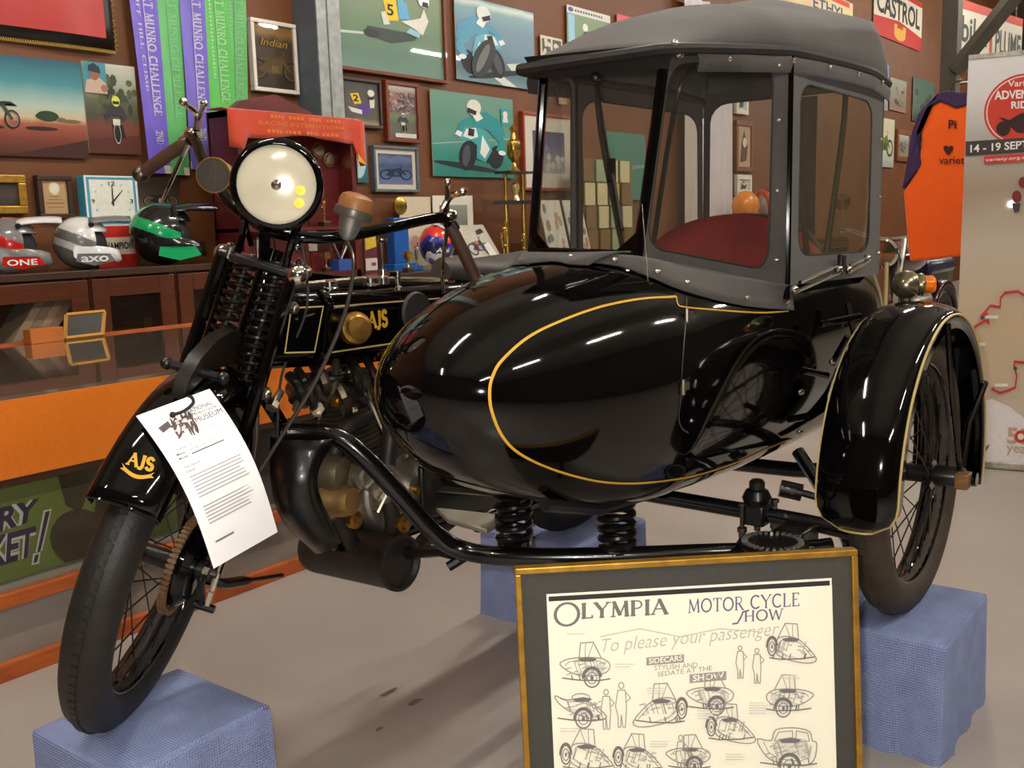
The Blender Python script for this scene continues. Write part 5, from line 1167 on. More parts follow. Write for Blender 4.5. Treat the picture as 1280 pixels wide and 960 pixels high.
for i in range(len(cab_x)-1):
    CY = 4.265 if i == 3 else 4.45; CT = CT1 if i < 3 else CT2
    x0, x1 = cab_x[i]+.004, cab_x[i+1]-.004
    r = thing('display_cabinet', ((x0+x1)/2, (YCAB+CY)/2, 0), labels[i], 'cabinet', 'row of low cabinets along the wall')
    b = MB().span((x0, CY-.015, .0), (x1, CY, CT-.03)).span((x0, YCAB, 0), (x0+.02, CY, CT-.03)).span((x1-.02, YCAB, 0), (x1, CY, CT-.03)).span((x0, YCAB, .0), (x1, CY, .45)).span((x0, YCAB+.02, .70), (x1, CY, .715))
    b.build('carcass', CABW, r, None)
    MB().span((x0-.004, YCAB-.02, CT-.03), (x1+.004, CY+.03, CT)).build('top', mat('dark_cabinet_top', (62, 40, 28), .35, coat=.3, noise=(6, .2)), r, None, bevel=.003)
    fwd_ = .085
    d = MB().span((x0+.006, YCAB-.018, .46), (x0+fwd_, YCAB, CT-.04)).span((x1-fwd_, YCAB-.018, .46), (x1-.006, YCAB, CT-.04)).span((x0+fwd_, YCAB-.018, CT-.12), (x1-fwd_, YCAB, CT-.04)).span((x0+fwd_, YCAB-.018, .46), (x1-fwd_, YCAB, .54))
    do = d.build('door', CABW, r, None, bevel=.003)
    MB().poly([V((x0+fwd_-.01, YCAB-.008, .53)), V((x1-fwd_+.01, YCAB-.008, .53)), V((x1-fwd_+.01, YCAB-.008, CT-.11)), V((x0+fwd_-.01, YCAB-.008, CT-.11))]).build('pane', PGLASS, do, None)
CY = 4.45; CT = CT1
# things in the cabinets
t_ = R_(53); ux, uy = V((math.cos(t_), 0, math.sin(t_))), V((-math.sin(t_), 0, math.cos(t_)))
xin = cab_x[1]-.004-.02                     # inner face of the cabinet's side, the last book leans on it
for i, (c, L_) in enumerate((((140, 110, 90), .33), ((160, 132, 110), .345), ((128, 112, 96), .335), ((150, 128, 104), .35))):
    th = .034; c0 = V((xin-.33*ux.x-.0435*i, YCAB+.12, .7145)) + uy*th/2 + ux*L_/2    # lower corner stands on the shelf
    o = MB().box(c0, (L_, .16, th), (ux, V((0, 1, 0)), uy)).build('book', ink(c), None, None, bevel=.002)
    tag(o, 'thin book leaning inside the cabinet under the white helmet', 'book', 'books leaning in the cabinet')
o = MB().span(aty(28, 427, YCAB-.06), aty(72, 408, YCAB-.02)); bz = aty(50, 427, YCAB-.05)
tag(MB().span((bz.x-.07, YCAB-.115, .7945), (bz.x+.07, YCAB-.055, .795+.06)).build('card_box', mat('orange_carton', (188, 106, 44), .6, noise=(12, .1)), None, None, bevel=.003), 'small orange carton on the counter beside the leaning blank frame', 'box')
cup = aty(265, 388, YCAB+.12)
tag(MB().lathe([(.001, 0), (.04, 0), (.04, .05), (.012, .055), (.012, .075), (.03, .10), (.038, .14), (.036, .14), (.02, .10), (.001, .09)], V((cup.x, cup.y, .715)), V((0, 0, 1)), 18).build('glass_cup', mat('frosted_cup', (150, 160, 160), .2), None), 'small pale cup inside the cabinet behind the fork springs', 'cup')
cup2 = aty(184, 395, YCAB+.12)
tag(MB().lathe([(.001, 0), (.03, 0), (.008, .02), (.008, .06), (.026, .09), (.03, .12), (.001, .10)], V((cup2.x, cup2.y, .715)), V((0, 0, 1)), 18).build('small_trophy', mat('dim_gold', (150, 120, 60), .3, metal=.8), None), 'small gold cup inside the cabinet under the green helmet', 'trophy')
# ---- glass-topped showcase
OR_ = mat('orange_laminate', (222, 118, 30), .42, noise=(70, .06))
ORD = mat('orange_timber_rail', (178, 88, 36), .5, noise=(9, .2, (1, 1, 6)))
SX0, SX1, SY0, SY1 = .35, 4.6, 2.74, 4.06
sc_ = thing('glass_showcase', ((SX0+SX1)/2, (SY0+SY1)/2, 0), 'long low showcase with glass top and orange front behind the motorcycle', 'showcase')
MB().span((SX0, SY0, .565), (SX1, SY0+.02, .785)).build('front_panel', OR_, sc_, None, bevel=.002)
MB().span((SX0, SY0+.002, .545), (SX1, SY0+.03, .566)).build('upper_rail', mat('dark_rail', (60, 34, 20), .5), sc_, None)  # thin dark brown rail just below the orange panel
MB().span((SX0, SY0, .205), (SX1, SY0+.03, .245)).build('lower_rail', ORD, sc_, None, bevel=.002)
MB().span((SX0, SY0-.004, .0), (SX1, SY0+.03, .05)).build('kick_rail', ORD, sc_, None, bevel=.002)
MB().span((SX0, SY0+.02, .05), (SX1, SY0+.04, .205)).build('plinth_panel', mat('grey_lino', (140, 130, 120), .5, noise=(8, .06)), sc_, None)
MB().span((SX0, SY0+.03, .23), (SX1, SY1, .25)).build('case_floor', mat('grey_lino', (140, 130, 120), .5), sc_, None)
MB().span((SX0, SY1-.02, 0), (SX1, SY1, .785)).span((SX0, SY0, 0), (SX0+.02, SY1, .785)).span((SX1-.02, SY0, 0), (SX1, SY1, .785)).build('end_panels', ORD, sc_, None)
MB().poly([V((SX0, SY0+.012, .245)), V((SX1, SY0+.012, .245)), V((SX1, SY0+.012, .55)), V((SX0, SY0+.012, .55))]).build('front_glass', PGLASS, sc_, None)
MB().span((SX0, SY0+.0, .785), (SX1, SY1+.01, .795)).build('glass_top', mat('dusty_counter_glass', (112, 98, 84), .045, coat=1.0, spec=1.0, noise=(3, .08), ior=1.9), sc_, None)
MB().span((SX0, SY1-.012, .795), (SX1, SY1+.012, .803)).build('back_bead', ORD, sc_, None)
# sign standing inside the case
sA = aty(0, 600, SY0+.10); sB = aty(0, 725, SY0+.10)
sg = thing('green_sign', (1.2, SY0+.10, .25), 'green printed sign with dark block letters inside the glass showcase', 'sign')
GX0, GX1, GZ0, GZ1 = .75, 1.86, .25, .56
SP = lambda x, z, l=0: V((x, SY0+.10-l, z))
MB().span((GX0, SY0+.10, GZ0), (GX1, SY0+.108, GZ1)).build('board', mat('olive_green_board', (112, 128, 62), .5, noise=(4, .12)), sg, None)
def px2(x, y): p = aty(x, y, SY0+.10); return (p.x, p.z)
mb = MB(); lw = []
bg = [[px2(*p) for p in ((72, 595), (82, 632), (100, 640), (118, 600), (130, 560), (70, 590))], [px2(*p) for p in [(100+38*math.cos(R_(t)), 672+36*math.sin(R_(t))) for t in range(0, 360, 20)]], [px2(*p) for p in [(150+32*math.cos(R_(t)), 640+42*math.sin(R_(t))) for t in range(0, 360, 20)]]]
def quadtext(s, tl, tr, br, bl, bold):    # text in the pixel quad of the sign, laid on the sign's plane
    out = []
    P4 = [V((*px2(*p), 0)) for p in (bl, br, tr, tl)]
    for pl in fit_text(s, 0, 0, 1, 1, bold):
        out.append([((P4[0].lerp(P4[1], u)).lerp(P4[3].lerp(P4[2], u), v)).to_tuple()[:2] for u, v in pl])
    return out
T1 = ('ERY', (-22, 640), (49, 622), (44, 650), (-24, 672)); T2 = ('KET', (-14, 672), (45, 657), (42, 694), (-16, 712))
exq = lambda d: [[px2(*p) for p in ((56-d, 640-d), (62+d, 638-d), (50+d, 688), (46-d, 690))], [px2(*p) for p in ((43-d, 694-d), (48+d, 692-d), (46+d, 702+d), (41-d, 704+d))]]
lays = [((70, 62, 40), bg), ((206, 206, 196), quadtext(*T1, .09)+quadtext(*T2, .09)+exq(2.2)), ((60, 52, 76), quadtext(*T1, .035)+quadtext(*T2, .035)+exq(0)), ((60, 52, 40), [[px2(*p) for p in ((0, 606), (34, 599), (34, 603), (0, 610))]])]
ms = put_flat(mb, lays, lambda u, v, l: SP(min(u, GX1), min(GZ1, max(v, GZ0+.002)), .001+l)); mb.build('sign_print', ms, sg, None, fixn=False)
# leaning blank frame on the counter
fa, fb_, fc, fd_ = [aty(x, y, 4.03) for x, y in ((77, 426), (124, 421), (130, 388), (82, 395))]
lf = thing('leaning_picture', (fa.x, 4.03, .795), 'empty thin gold picture frame leaning on the counter before the cabinet', 'frame')
q = [V((p.x, 4.0+(.05*(p.z-.795)/.2), max(.803, p.z))) for p in (fa, fb_, fc, fd_)]; q[0].z = q[1].z = .803; q[2].z = q[3].z = (q[2].z+q[3].z)/2
MB().hexa([q[0], q[1], q[1]+V((0, .01, 0)), q[0]+V((0, .01, 0)), q[3], q[2], q[2]+V((0, .01, 0)), q[3]+V((0, .01, 0))]).build('backing', ink((36, 30, 26), .3), lf, None)
fm = MB()
for a, b in zip(q, q[1:]+q[:1]): fm.tube([a, b], .009, 4)
fm.build('frame', mat('thin_gold_frame', (190, 138, 62), .45), lf)
# ================================================================ helmets
def mx_helmet(x, y, z, yaw, s, shell, accent, trim, label, words=None, kind='mx'):
    root = thing('motocross_helmet', (x, y, z), label, 'helmet', 'motocross helmets on the cabinet tops')
    c, n = math.cos(R_(yaw)), math.sin(R_(yaw)); X, Y, Z = V((c, n, 0)), V((-n, c, 0)), V((0, 0, 1))
    O = V((x, y, z))+Z*.145*s
    def L(a, b, d): return O+X*a*s+Y*b*s+Z*d*s
    sh = MB(); N = 150; K = 80; rows = []
    for i in range(K+1):
        p = math.pi*i/K; row = []
        for j in range(N):
            t = 2*math.pi*j/N; a = math.sin(p)*math.cos(t); b = math.sin(p)*math.sin(t); d = math.cos(p)
            row.append((a*.145-.02, b*.118, d*.135 if d > 0 else d*.145))
        rows.append(row)
    P = [[L(*q) for q in r] for r in rows]; vs = [q for r in P for q in r]; fs = []; ms = []
    for i in range(K):
        for j in range(N):
            q = rows[i][j]; q2 = rows[min(K, i+1)][(j+1) % N]; a, b, d = [(u+v)/2 for u, v in zip(q, q2)]
            if a > .045 and -.09 < d < .05: continue
            fs.append((i*N+j, (i+1)*N+j, (i+1)*N+(j+1) % N, i*N+(j+1) % N))
            g = d + .45*a
            ms.append(1 if (-.035 < g < .02 and abs(b) > .04) or (abs(b) < .035 and d > .0) else (2 if g < -.075 else 0))
    sh.v += vs; sh.f += [list(f) for f in fs]; sh.m += ms
    sh.build('shell', [shell, accent, trim], root, 50).modifiers.new('solid', 'SOLIDIFY').thickness = .008
    MB().sphere(L(-.01, 0, -.02), .118*s, (1, .92, 1)).build('liner', mat('helmet_liner', (34, 32, 40), .8), root)
    ch = MB(); CP_ = []
    for k in range(15):
        t = R_(-92+184*k/14); CP_.append([L(-.035+.20*math.cos(t)*(1 if abs(t) < 1.5 else 1)+.0, .118*math.sin(t), -.075+.03*abs(math.sin(t))+d) + (X*e*s) for d, e in ((-.045, -.012), (-.03, .008), (.018, .0), (.026, -.018), (.0, -.026), (-.03, -.026))])
    ch.grid(CP_, False, True); ch.poly(CP_[0]); ch.poly(CP_[-1]); cho = ch.build('chin_guard', shell, root, 60)
    for sd in (-1, 1):
        pts = [(-.06, -.10), (.03, -.125), (.135, -.105), (.11, -.065), (.02, -.062), (-.05, -.06)]
        q = [L(a, sd*(.122-.0*a if a < .06 else .122-(a-.06)*.62), d) for a, d in pts]; MB().prism(q, Y*sd*.004*s).build('chin_flash', accent, cho)
        pts = [(-.02, .02), (.05, .035), (.08, .0), (.06, -.03), (.0, -.02)]
        if words:
            mb = MB()
            for pl in fit_text(words, 0, 0, 1, 1, .02): mb.poly([L(-.035+.135*(u if sd < 0 else 1-u), sd*(.1285 if (-.035+.135*(u if sd < 0 else 1-u)) < .06 else .1285-((-.035+.135*(u if sd < 0 else 1-u))-.06)*.62), -.105+.03*v) for u, v in pl])
            mb.build('lettering', trim if trim is not accent else ink((230, 230, 230)), cho, None, fixn=False)
    vz = []
    for i in range(9):
        t = i/8
        vz.append([L(.02+.21*t, (-.095+.19*j/8)*(1-.28*t*t), .105+.02*math.sin(math.pi*j/8)+.035*t-.03*t*t+ (0.012 if j in (0, 8) else 0)*-1) for j in range(9)])
    v = MB().grid(vz); v.build('peak', trim, root, 60).modifiers.new('solid', 'SOLIDIFY').thickness = .006
    MB().tube([L(.03, .1, .09), L(.03, .108, .085)], .012, 8).tube([L(.03, -.1, .09), L(.03, -.108, .085)], .012, 8).build('peak_screw', ink((40, 40, 44)), root)
    return root
WH = mat('helmet_white', (224, 222, 220), .2, coat=.8); GYH = mat('helmet_grey', (120, 118, 116), .25, coat=.7); BKH = mat('helmet_black', (22, 22, 24), .2, coat=.8)
RDH = mat('helmet_red', (196, 36, 28), .2, coat=.8); GNH = mat('helmet_green', (30, 168, 100), .2, coat=.8)
def onshelf(px, py=335, y=4.24): p = aty(px, py, y); return p.x
mx_helmet(onshelf(22), 4.25, CT, -28, .84, GYH, RDH, WH, 'red and grey motocross helmet beside the white motocross helmet', 'ONE')
mx_helmet(onshelf(112), 4.25, CT, -28, .84, WH, GYH, GYH, 'white and grey motocross helmet between the red and green ones', 'axo')
mx_helmet(onshelf(212), 4.24, CT, -26, 1.04, BKH, GNH, BKH, 'black and green motocross helmet next to the fork top', None)
chx = aty(143, 305, 4.40)
cs = thing('spark_plug_sign', (chx.x, 4.40, CT), 'small red and cream plug box sign standing behind the white helmet', 'sign')
MB().span((chx.x-.10, 4.38, CT), (chx.x+.10, 4.42, CT+.19)).build('box', mat('sign_blue', (40, 70, 130), .4), cs, None, bevel=.003)
mb = MB(); CSP = lambda u, v, l=0: V((chx.x-.10+.20*u, 4.379-l, CT+.19*v))
ms = put_flat(mb, [((196, 40, 30), [rect(0, 0, 1, 1)]), ((206, 196, 170), [[(.02, .3), (.98, .3), (.9, .5), (.98, .72), (.02, .72), (.1, .5)]]), ((30, 28, 26), fit_text('CHAMPION', .08, .42, .84, .18, .03))], CSP); mb.build('sign_print', ms, cs, None, fixn=False)
# full-face helmet on the shelf
CT = CT2
def shelfz(px, py, y): return aty(px, py, y)
ah = aty(547, 340, 4.25)
AHZ = CT+.02
fh = thing('full_face_helmet', (ah.x, 4.25, AHZ), 'blue, red and white full face helmet on a pale stand behind the saddle', 'helmet')
MB().span((ah.x-.105, 4.14, CT), (ah.x+.14, 4.38, CT+.021)).build('stand', mat('pale_plinth', (176, 160, 138), .5), None, None)
bpy.data.objects['stand'].name = 'helmet_plinth'; tag(bpy.data.objects['helmet_plinth'], 'flat pale plinth under the blue and red full face helmet', 'plinth')
sh = MB(); N = 96; NK = 54; R3 = .128
rows = [[V((ah.x+R3*.95*math.sin(math.pi*i/NK)*math.cos(2*math.pi*j/N), 4.25+R3*.82*math.sin(math.pi*i/NK)*math.sin(2*math.pi*j/N), AHZ+.132-R3*1.03*math.cos(math.pi*i/NK))) for j in range(N)] for i in range(NK+1)]
sh.v = [q for r in rows for q in r]
for i in range(NK):
    for j in range(N):
        a, z = 2*math.pi*(j+.5)/N, (i+.5)/NK
        k = z + .06*math.sin(3*a)+.03*math.sin(7*a)
        m_ = 1 if .60 < k < .80 else (0 if k > .86 or .22 < k < .34 else (2 if (k < .22 or .5 < k < .6) else 3))
        if .34 <= k <= .50 and (math.cos(a-R_(-40)) > .6): m_ = 3
        sh.f.append([i*N+j, (i+1)*N+j, (i+1)*N+(j+1) % N, i*N+(j+1) % N]); sh.m.append(m_)
sh.build('shell', [WH, mat('helmet_orange_red', (236, 62, 40), .2, coat=.8), mat('helmet_blue', (44, 52, 150), .2, coat=.8), mat('helmet_navy', (34, 32, 72), .2, coat=.8)], fh, 60)
mb = MB()
for pl in fit_text('Arai', 0, 0, 1, 1, .01, .2):
    mb.poly([V((ah.x-.09+.09*u, 4.25-R3*.82*math.sqrt(max(0, 1-((-.09+.09*u)/(R3*.95))**2))-.001, AHZ+.085+.03*v)) for u, v in pl])
mb.build('lettering', ink((230, 230, 232)), fh, None, fixn=False)
# ---- maroon trophy cabinet with draped orange cloth
MAR = mat('maroon_timber', (92, 26, 24), .4, coat=.3, noise=(5, .2, (1, 1, 9)))
m0, m1 = aty(301, 240, 4.05), aty(446, 240, 4.05); mzt = aty(375, 143, 4.05).z
tc = thing('trophy_case', ((m0.x+m1.x)/2, 4.15, CT), 'maroon timber trophy case topped with a draped orange cloth', 'cabinet')
cas = MB().span((m0.x, 4.26, CT), (m1.x, 4.28, mzt)).span((m0.x, 4.05, CT), (m0.x+.03, 4.27, mzt)).span((m1.x-.03, 4.05, CT), (m1.x, 4.27, mzt)).span((m0.x, 4.05, mzt-.03), (m1.x, 4.27, mzt)).span((m0.x, 4.05, CT), (m1.x, 4.27, CT+.045))
zs = aty(405, 283, 4.1).z; zin = CT+.045                  # shelf and floor heights
cas.span((m0.x, 4.06, zs-.018), (m1.x, 4.27, zs))
cas.build('carcass', MAR, tc, None)
xm = (m0.x+m1.x)/2; hwid = (m1.x-m0.x)/2
MB().prism([V((xm-hwid*.85, 4.21, mzt-.002)), V((xm+hwid*.85, 4.21, mzt-.002)), V((xm+hwid*.6, 4.21, mzt+.04)), V((xm, 4.21, mzt+.115)), V((xm-hwid*.6, 4.21, mzt+.065)), ], V((0, .03, 0))).build('pediment', MAR, tc, None, bevel=.004)
for u0, u1 in ((.03, .35), (.35, .66), (.66, .97)): MB().span((m0.x+(m1.x-m0.x)*u0+.002, 4.155, CT+.04), (m0.x+(m1.x-m0.x)*u1-.002, 4.175, mzt-.028)).build('back_panel', MAR, tc, None, bevel=.004)
ORC = mat('orange_felt', (196, 60, 24), .75, noise=(10, .1), sheen=.4)
dg = []
for i in range(25):
    u = i/24; x = m0.x-.06+(m1.x-m0.x+.12)*u; drop = .125+.012*math.sin(u*9)+ (.12 if (u > .92) else (.06 if u < .12 else 0)); row = []
    for j in range(9):
        v = j/8; yy = 4.195-.155*min(1, v*3) if v < .33 else 4.034-.012*math.sin(u*26)*v
        zz = mzt+.003 if v < .33 else mzt+.003-drop*(v-.33)/.67
        row.append(V((x, yy, zz)))
    dg.append(row)
drp = thing('draped_cloth', (xm, 4.06, mzt), 'orange cloth with gold lettering draped over the maroon trophy case', 'cloth')
MB().grid(dg).build('cloth', ORC, drp, 60).modifiers.new('solid', 'SOLIDIFY').thickness = .004
def cloth_y(x, z): u = (x-m0.x+.06)/(m1.x-m0.x+.12); return 4.034-.012*math.sin(u*26)*min(1, .33+.67*(mzt+.003-z)/.125)-.006
def cloth_pt(x, z): return V((x, cloth_y(x, z), z))
mb = MB(); 
for k in range(3):
    for pl in (fit_text('RACING INTERNATIONAL', 0.1, 0, .9, 1, .01) if k == 1 else [[(a_*.045+.1, 0), (a_*.045+.13, 0), (a_*.045+.13, .8), (a_*.045+.1, .8)] for a_ in range(20) if (a_*7+k) % 5]): mb.poly([cloth_pt(m0.x+.06+(m1.x-m0.x-.12)*(.08*(k != 1)+u*(1-.16*(k != 1))), mzt-.032-.036*k+.02*v) for u, v in pl])
mb.build('gold_lettering', ink((206, 120, 44)), drp, None, fixn=False, kind='stuff')
e = dg[-1]; MB().poly([e[8]+V((-.005, -.01, 0)), e[6]+V((-.07, -.012, -.03)), e[8]+V((-.07, -.012, .02))]).build('gold_corner', ink((214, 160, 50)), drp, None)
GLD = mat('trophy_gold', (206, 168, 84), .22, metal=.95); SIL = mat('trophy_silver', (196, 190, 180), .25, metal=.95)
def cupat(px, py, y, h, m, name, label, base=None, fig=False, zfoot=None, group=None):
    p = aty(px, py, y); z = zfoot if zfoot is not None else p.z
    r = thing(name, (p.x, y, z), label, 'trophy', group); b = h*.16
    MB().span((p.x-h*.16, y-h*.16, z), (p.x+h*.16, y+h*.16, z+b)).build('base', base or WOODD, r, None, bevel=.003)
    if fig:
        MB().lathe([(.001, 0), (h*.10, 0), (h*.03, h*.08), (h*.02, h*.2), (h*.06, h*.26), (h*.02, h*.32), (.001, h*.34)], V((p.x, y, z+b)), V((0, 0, 1)), 14).build('stem', m, r)
        f = MB().tube([V((p.x, y, z+b+h*.32)), V((p.x, y, z+b+h*.55))], [h*.05, h*.075], 8).sphere(V((p.x, y, z+b+h*.64)), h*.05, n=10).tube([V((p.x, y, z+b+h*.55)), V((p.x+h*.10, y, z+b+h*.68)), V((p.x+h*.07, y, z+b+h*.8))], h*.025, 6).tube([V((p.x, y, z+b+h*.55)), V((p.x-h*.1, y, z+b+h*.45))], h*.025, 6)
        f.build('figure', m, r)
    else:
        MB().lathe([(.001, 0), (h*.11, 0), (h*.05, h*.06), (h*.025, h*.16), (h*.06, h*.3), (h*.15, h*.42), (h*.17, h*.62), (h*.15, h*.62), (h*.12, h*.42), (.001, h*.34)], V((p.x, y, z+b)), V((0, 0, 1)), 18).build('bowl', m, r)
        hd = MB()
        for s in (-1, 1): hd.tube(smoothpath([V((p.x+s*h*.15, y, z+b+h*.56)), V((p.x+s*h*.26, y, z+b+h*.5)), V((p.x+s*h*.14, y, z+b+h*.34))], 4), h*.015, 6)
        hd.build('handles', m, r)
    return r
def wreath(px, py, y, zf, label):
    p = aty(px, py, y); r = thing('wing_trophy', (p.x, y, zf), label, 'trophy'); MB().span((p.x-.05, y-.04, zf), (p.x+.05, y+.04, zf+.06)).build('base', mat('blue_plinth', (50, 84, 150), .4), r, None)
    m = MB()
    for s in (-1, 1): m.tube(smoothpath([V((p.x, y, zf+.06)), V((p.x+s*.026, y, zf+.10)), V((p.x+s*.06, y, zf+.165))], 4), [.012]*4+[.016]*4+[.006], 8, flat=.5)
    m.build('wings', SIL, r)
wreath(426, 335, 4.105, zin, 'silver winged trophy on a blue base inside the maroon case')
cupat(408, 335, 4.105, .13, mat('dim_bronze', (150, 112, 62), .4, metal=.8), 'small_cup', 'little bronze cup inside the maroon case beside the winged trophy', zfoot=zin)
cupat(405, 270, 4.105, .16, GLD, 'figure_trophy', 'small gold figure trophy in the maroon case behind the headlamp', fig=True, zfoot=zs)
for px, py, w, h_, nm, lb in ((391, 301, .06, .11, 'hanging_tag', 'white tag hanging in the middle of the maroon trophy case'), (327, 312, .055, .13, 'hanging_tag', 'long white tag hanging at the end of the maroon case below the headlamp')):
    p = aty(px, py, 4.15); tag(MB().span((p.x-w/2, 4.150, p.z-h_/2), (p.x+w/2, 4.156, p.z+h_/2)).build(nm, ink((214, 208, 196)), None, None), lb, 'tag')
for px, py, r_, lb in ((398, 188, .045, 'round wooden medal plaque with a silver disc on the maroon case'), (411, 200, .042, 'gold shield badge on the maroon case door')):
    p = aty(px, py, 4.15); q = thing('medal_plaque', (p.x, 4.15, p.z-r_), lb, 'plaque')
    MB().lathe([(.001, -.006), (r_, -.006), (r_*.95, .004), (.001, .006)], p, V((0, -1, 0)), 20).build('plate', BROWN if r_ > .044 else GLD, q)
    MB().lathe([(.001, .006), (r_*.7, .006), (r_*.6, .012), (.001, .013)], p, V((0, -1, 0)), 18).build('disc', SIL, q)
# cards and folders by the case
y_ = 4.30
p = aty(464, 310, y_); cd = thing('wall_leaflet', (p.x, 4.30, CT), 'maroon and yellow leaflet standing beside the trophy case', 'leaflet')
z0_, z1_ = CT, aty(464, 290, y_).z+.01
x0_, x1_ = aty(455, 310, y_).x, aty(471, 310, y_).x
MB().span((x0_, y_, z0_), (x1_, y_+.01, z1_)).build('sheet', ink((96, 36, 50)), cd, None)
mb = MB(); ms = put_flat(mb, [((216, 186, 50), [[(.1, .55), (.95, .62), (.95, .97), (.1, .97)]]), ((214, 206, 196), [rect(.05, .08, .97, .36)]), ((150, 60, 90), [rect(.5, .18, .85, .26)])], lambda u, v, l: V((x0_+(x1_-x0_)*u, y_-.001-l, z0_+(z1_-z0_)*v))); mb.build('leaflet_print', ms, cd, None, fixn=False)
# blue block trophy
BLM = mat('blue_acrylic', (34, 92, 170), .25, coat=.6)
def atshelf(px, y): return aty(px, 330, y).x
bx = thing('blue_trophy', (atshelf(500, 4.32), 4.32, CT), 'tall blue column trophy with gold medallion beside the blank white card', 'trophy')
X_ = atshelf(500, 4.32); tz = aty(500, 272, 4.32).z
MB().span((X_-.10, 4.27, CT), (X_+.10, 4.40, CT+.05)).build('base', BLM, bx, None, bevel=.006)
MB().span((X_-.07, 4.29, CT+.05), (X_+.06, 4.36, tz)).build('column', BLM, bx, None, bevel=.006)
MB().lathe([(.001, -.01), (.055, -.01), (.055, .01), (.03, .016), (.001, .016)], V((X_, 4.3, tz+.07)), V((0, -1, 0)), 16).build('medallion', GLD, bx)
cupat(510, 335, 4.18, .16, GLD, 'small_gold_cup', 'small gold cup in front of the blue column trophy', zfoot=CT)
cupat(521, 335, 4.30, .18, SIL, 'figure_trophy', 'small silver figure trophy between blue column and full face helmet', fig=True, zfoot=CT, base=BLM)
picture('blank_notice', 'large blank cream notice standing behind the blue trophy', (498, 246), (503, 335), (537, 246), (206, 192, 164), [((196, 150, 130), [ell(.45, .35, .15, .1)])], y=4.42, cat='notice')
picture('mounted_photograph', 'white mounted photo standing behind the handlebar lever', (540, 244), (546, 332), (590, 245), photo('grey_scene', [(0, (70, 76, 70)), (.5, (96, 102, 96)), (1, (150, 150, 140))], .3, 5, .12), [], y=4.44, mount=(.15, MATW))
mgx = aty(602, 325, 4.3)
mz = thing('open_magazine', (mgx.x, 4.3, CT), 'pale motorcycle magazine propped open behind the left grip', 'magazine')
q = [V((mgx.x-.16, 4.22, CT)), V((mgx.x+.16, 4.22, CT)), V((mgx.x+.10, 4.36, CT+.27)), V((mgx.x-.20, 4.36, CT+.27))]
MB().prism(q, V((0, .012, 0))).build('pages', ink((190, 182, 166)), mz, None)
mb = MB(); nrm_ = (q[1]-q[0]).cross(q[3]-q[0]).normalized(); nrm_ = nrm_ if nrm_.y < 0 else -nrm_
mglay = moto(.45, .4, .5, 1.0, (40, 38, 38), (150, 150, 150)) + [((34, 34, 36), [[(.6, .75), (.85, .8), (.8, .9), (.58, .84)]]), ((196, 90, 60), [ell(.4, .55, .07, .05)]), ((226, 222, 214), [[(.62, .1), (.9, .12), (.8, .55), (.6, .5)]])]
ms = put_flat(mb, mglay, lambda u, v, l: q[0].lerp(q[1], u).lerp(q[3].lerp(q[2], u), v)+nrm_*(.001+l)); mb.build('page_print', ms, mz, None, fixn=False)
# tall column trophy
tx_ = aty(645, 300, 4.25); tt_ = thing('column_trophy', (tx_.x, 4.25, CT), 'tall gold two tier column trophy standing beside the windscreen', 'trophy')
H1, H2, H3 = CT+.02, aty(645, 253, 4.25).z, aty(645, 216, 4.25).z
MB().span((tx_.x-.14, 4.17, CT), (tx_.x+.14, 4.33, CT+.03)).span((tx_.x-.14, 4.17, H2-.012), (tx_.x+.14, 4.33, H2+.012)).span((tx_.x-.13, 4.18, H3-.008), (tx_.x+.13, 4.32, H3+.008)).build('tiers', mat('black_marble', (40, 36, 40), .3, coat=.5), tt_, None)
for dx in (-.1, .1):
    MB().tube([V((tx_.x+dx, 4.25, CT+.03)), V((tx_.x+dx, 4.25, H2-.012))], .016, 12).build('column', GLD, tt_); MB().tube([V((tx_.x+dx, 4.25, H2+.012)), V((tx_.x+dx, 4.25, H3-.008))], .014, 12).build('column', GLD, tt_)
MB().lathe([(.001, 0), (.05, 0), (.02, .03), (.012, .06), (.04, .10), (.055, .15), (.05, .2), (.02, .22), (.014, .26), (.03, .29), (.001, .32)], V((tx_.x, 4.25, H3+.008)), V((0, 0, 1)), 18).build('finial_cup', GLD, tt_)
MB().lathe([(.001, 0), (.035, 0), (.018, .03), (.016, .05), (.03, .08), (.03, .11), (.015, .125), (.001, .13)], V((tx_.x+.01, 4.25, H2+.012)), V((0, 0, 1)), 14).build('inner_figure', mat('pale_gold', (226, 206, 140), .25, metal=.8), tt_)
for k, (px, lb) in enumerate(((631, 'gold figure trophy standing next to the tall column trophy'), (655, 'gold medallion trophy with blue base at the windscreen post'))):
    cupat(px, 330, 4.15-.027*k, .30-.06*k, GLD, 'figure_trophy', lb, fig=True, zfoot=CT, base=BLM if k else None)
# cards seen through the windscreen
for px, w_, lb in ((694, .13, 'white pamphlet standing on the cabinet behind the windscreen'), (722, .12, 'patchwork card standing on the cabinet beside the pamphlet')):
    p = aty(px, 285, 4.17); x = p.x; r = thing('standing_card', (x, 4.17, CT), lb, 'card'); ht = aty(px, 250, 4.17).z-CT
    MB().hexa([V((x-w_, 4.12, CT)), V((x+w_, 4.12, CT)), V((x+w_, 4.13, CT)), V((x-w_, 4.13, CT)), V((x-w_, 4.22, CT+ht)), V((x+w_, 4.22, CT+ht)), V((x+w_, 4.23, CT+ht)), V((x-w_, 4.23, CT+ht))]).build('sheet', ink((206, 198, 184)), r, None)
    mb = MB(); ms = put_flat(mb, blobs(10, [(150, 120, 90), (110, 110, 110), (176, 140, 120)], (.1, .1, .9, .9), .09, 11+px), lambda u, v, l: V((x-w_+2*w_*u, 4.12+.1*v-.002-l, CT+.002+(ht-.002)*v))); mb.build('card_print', ms, r, None, fixn=False)
bsx = aty(782, 260, 4.1).x
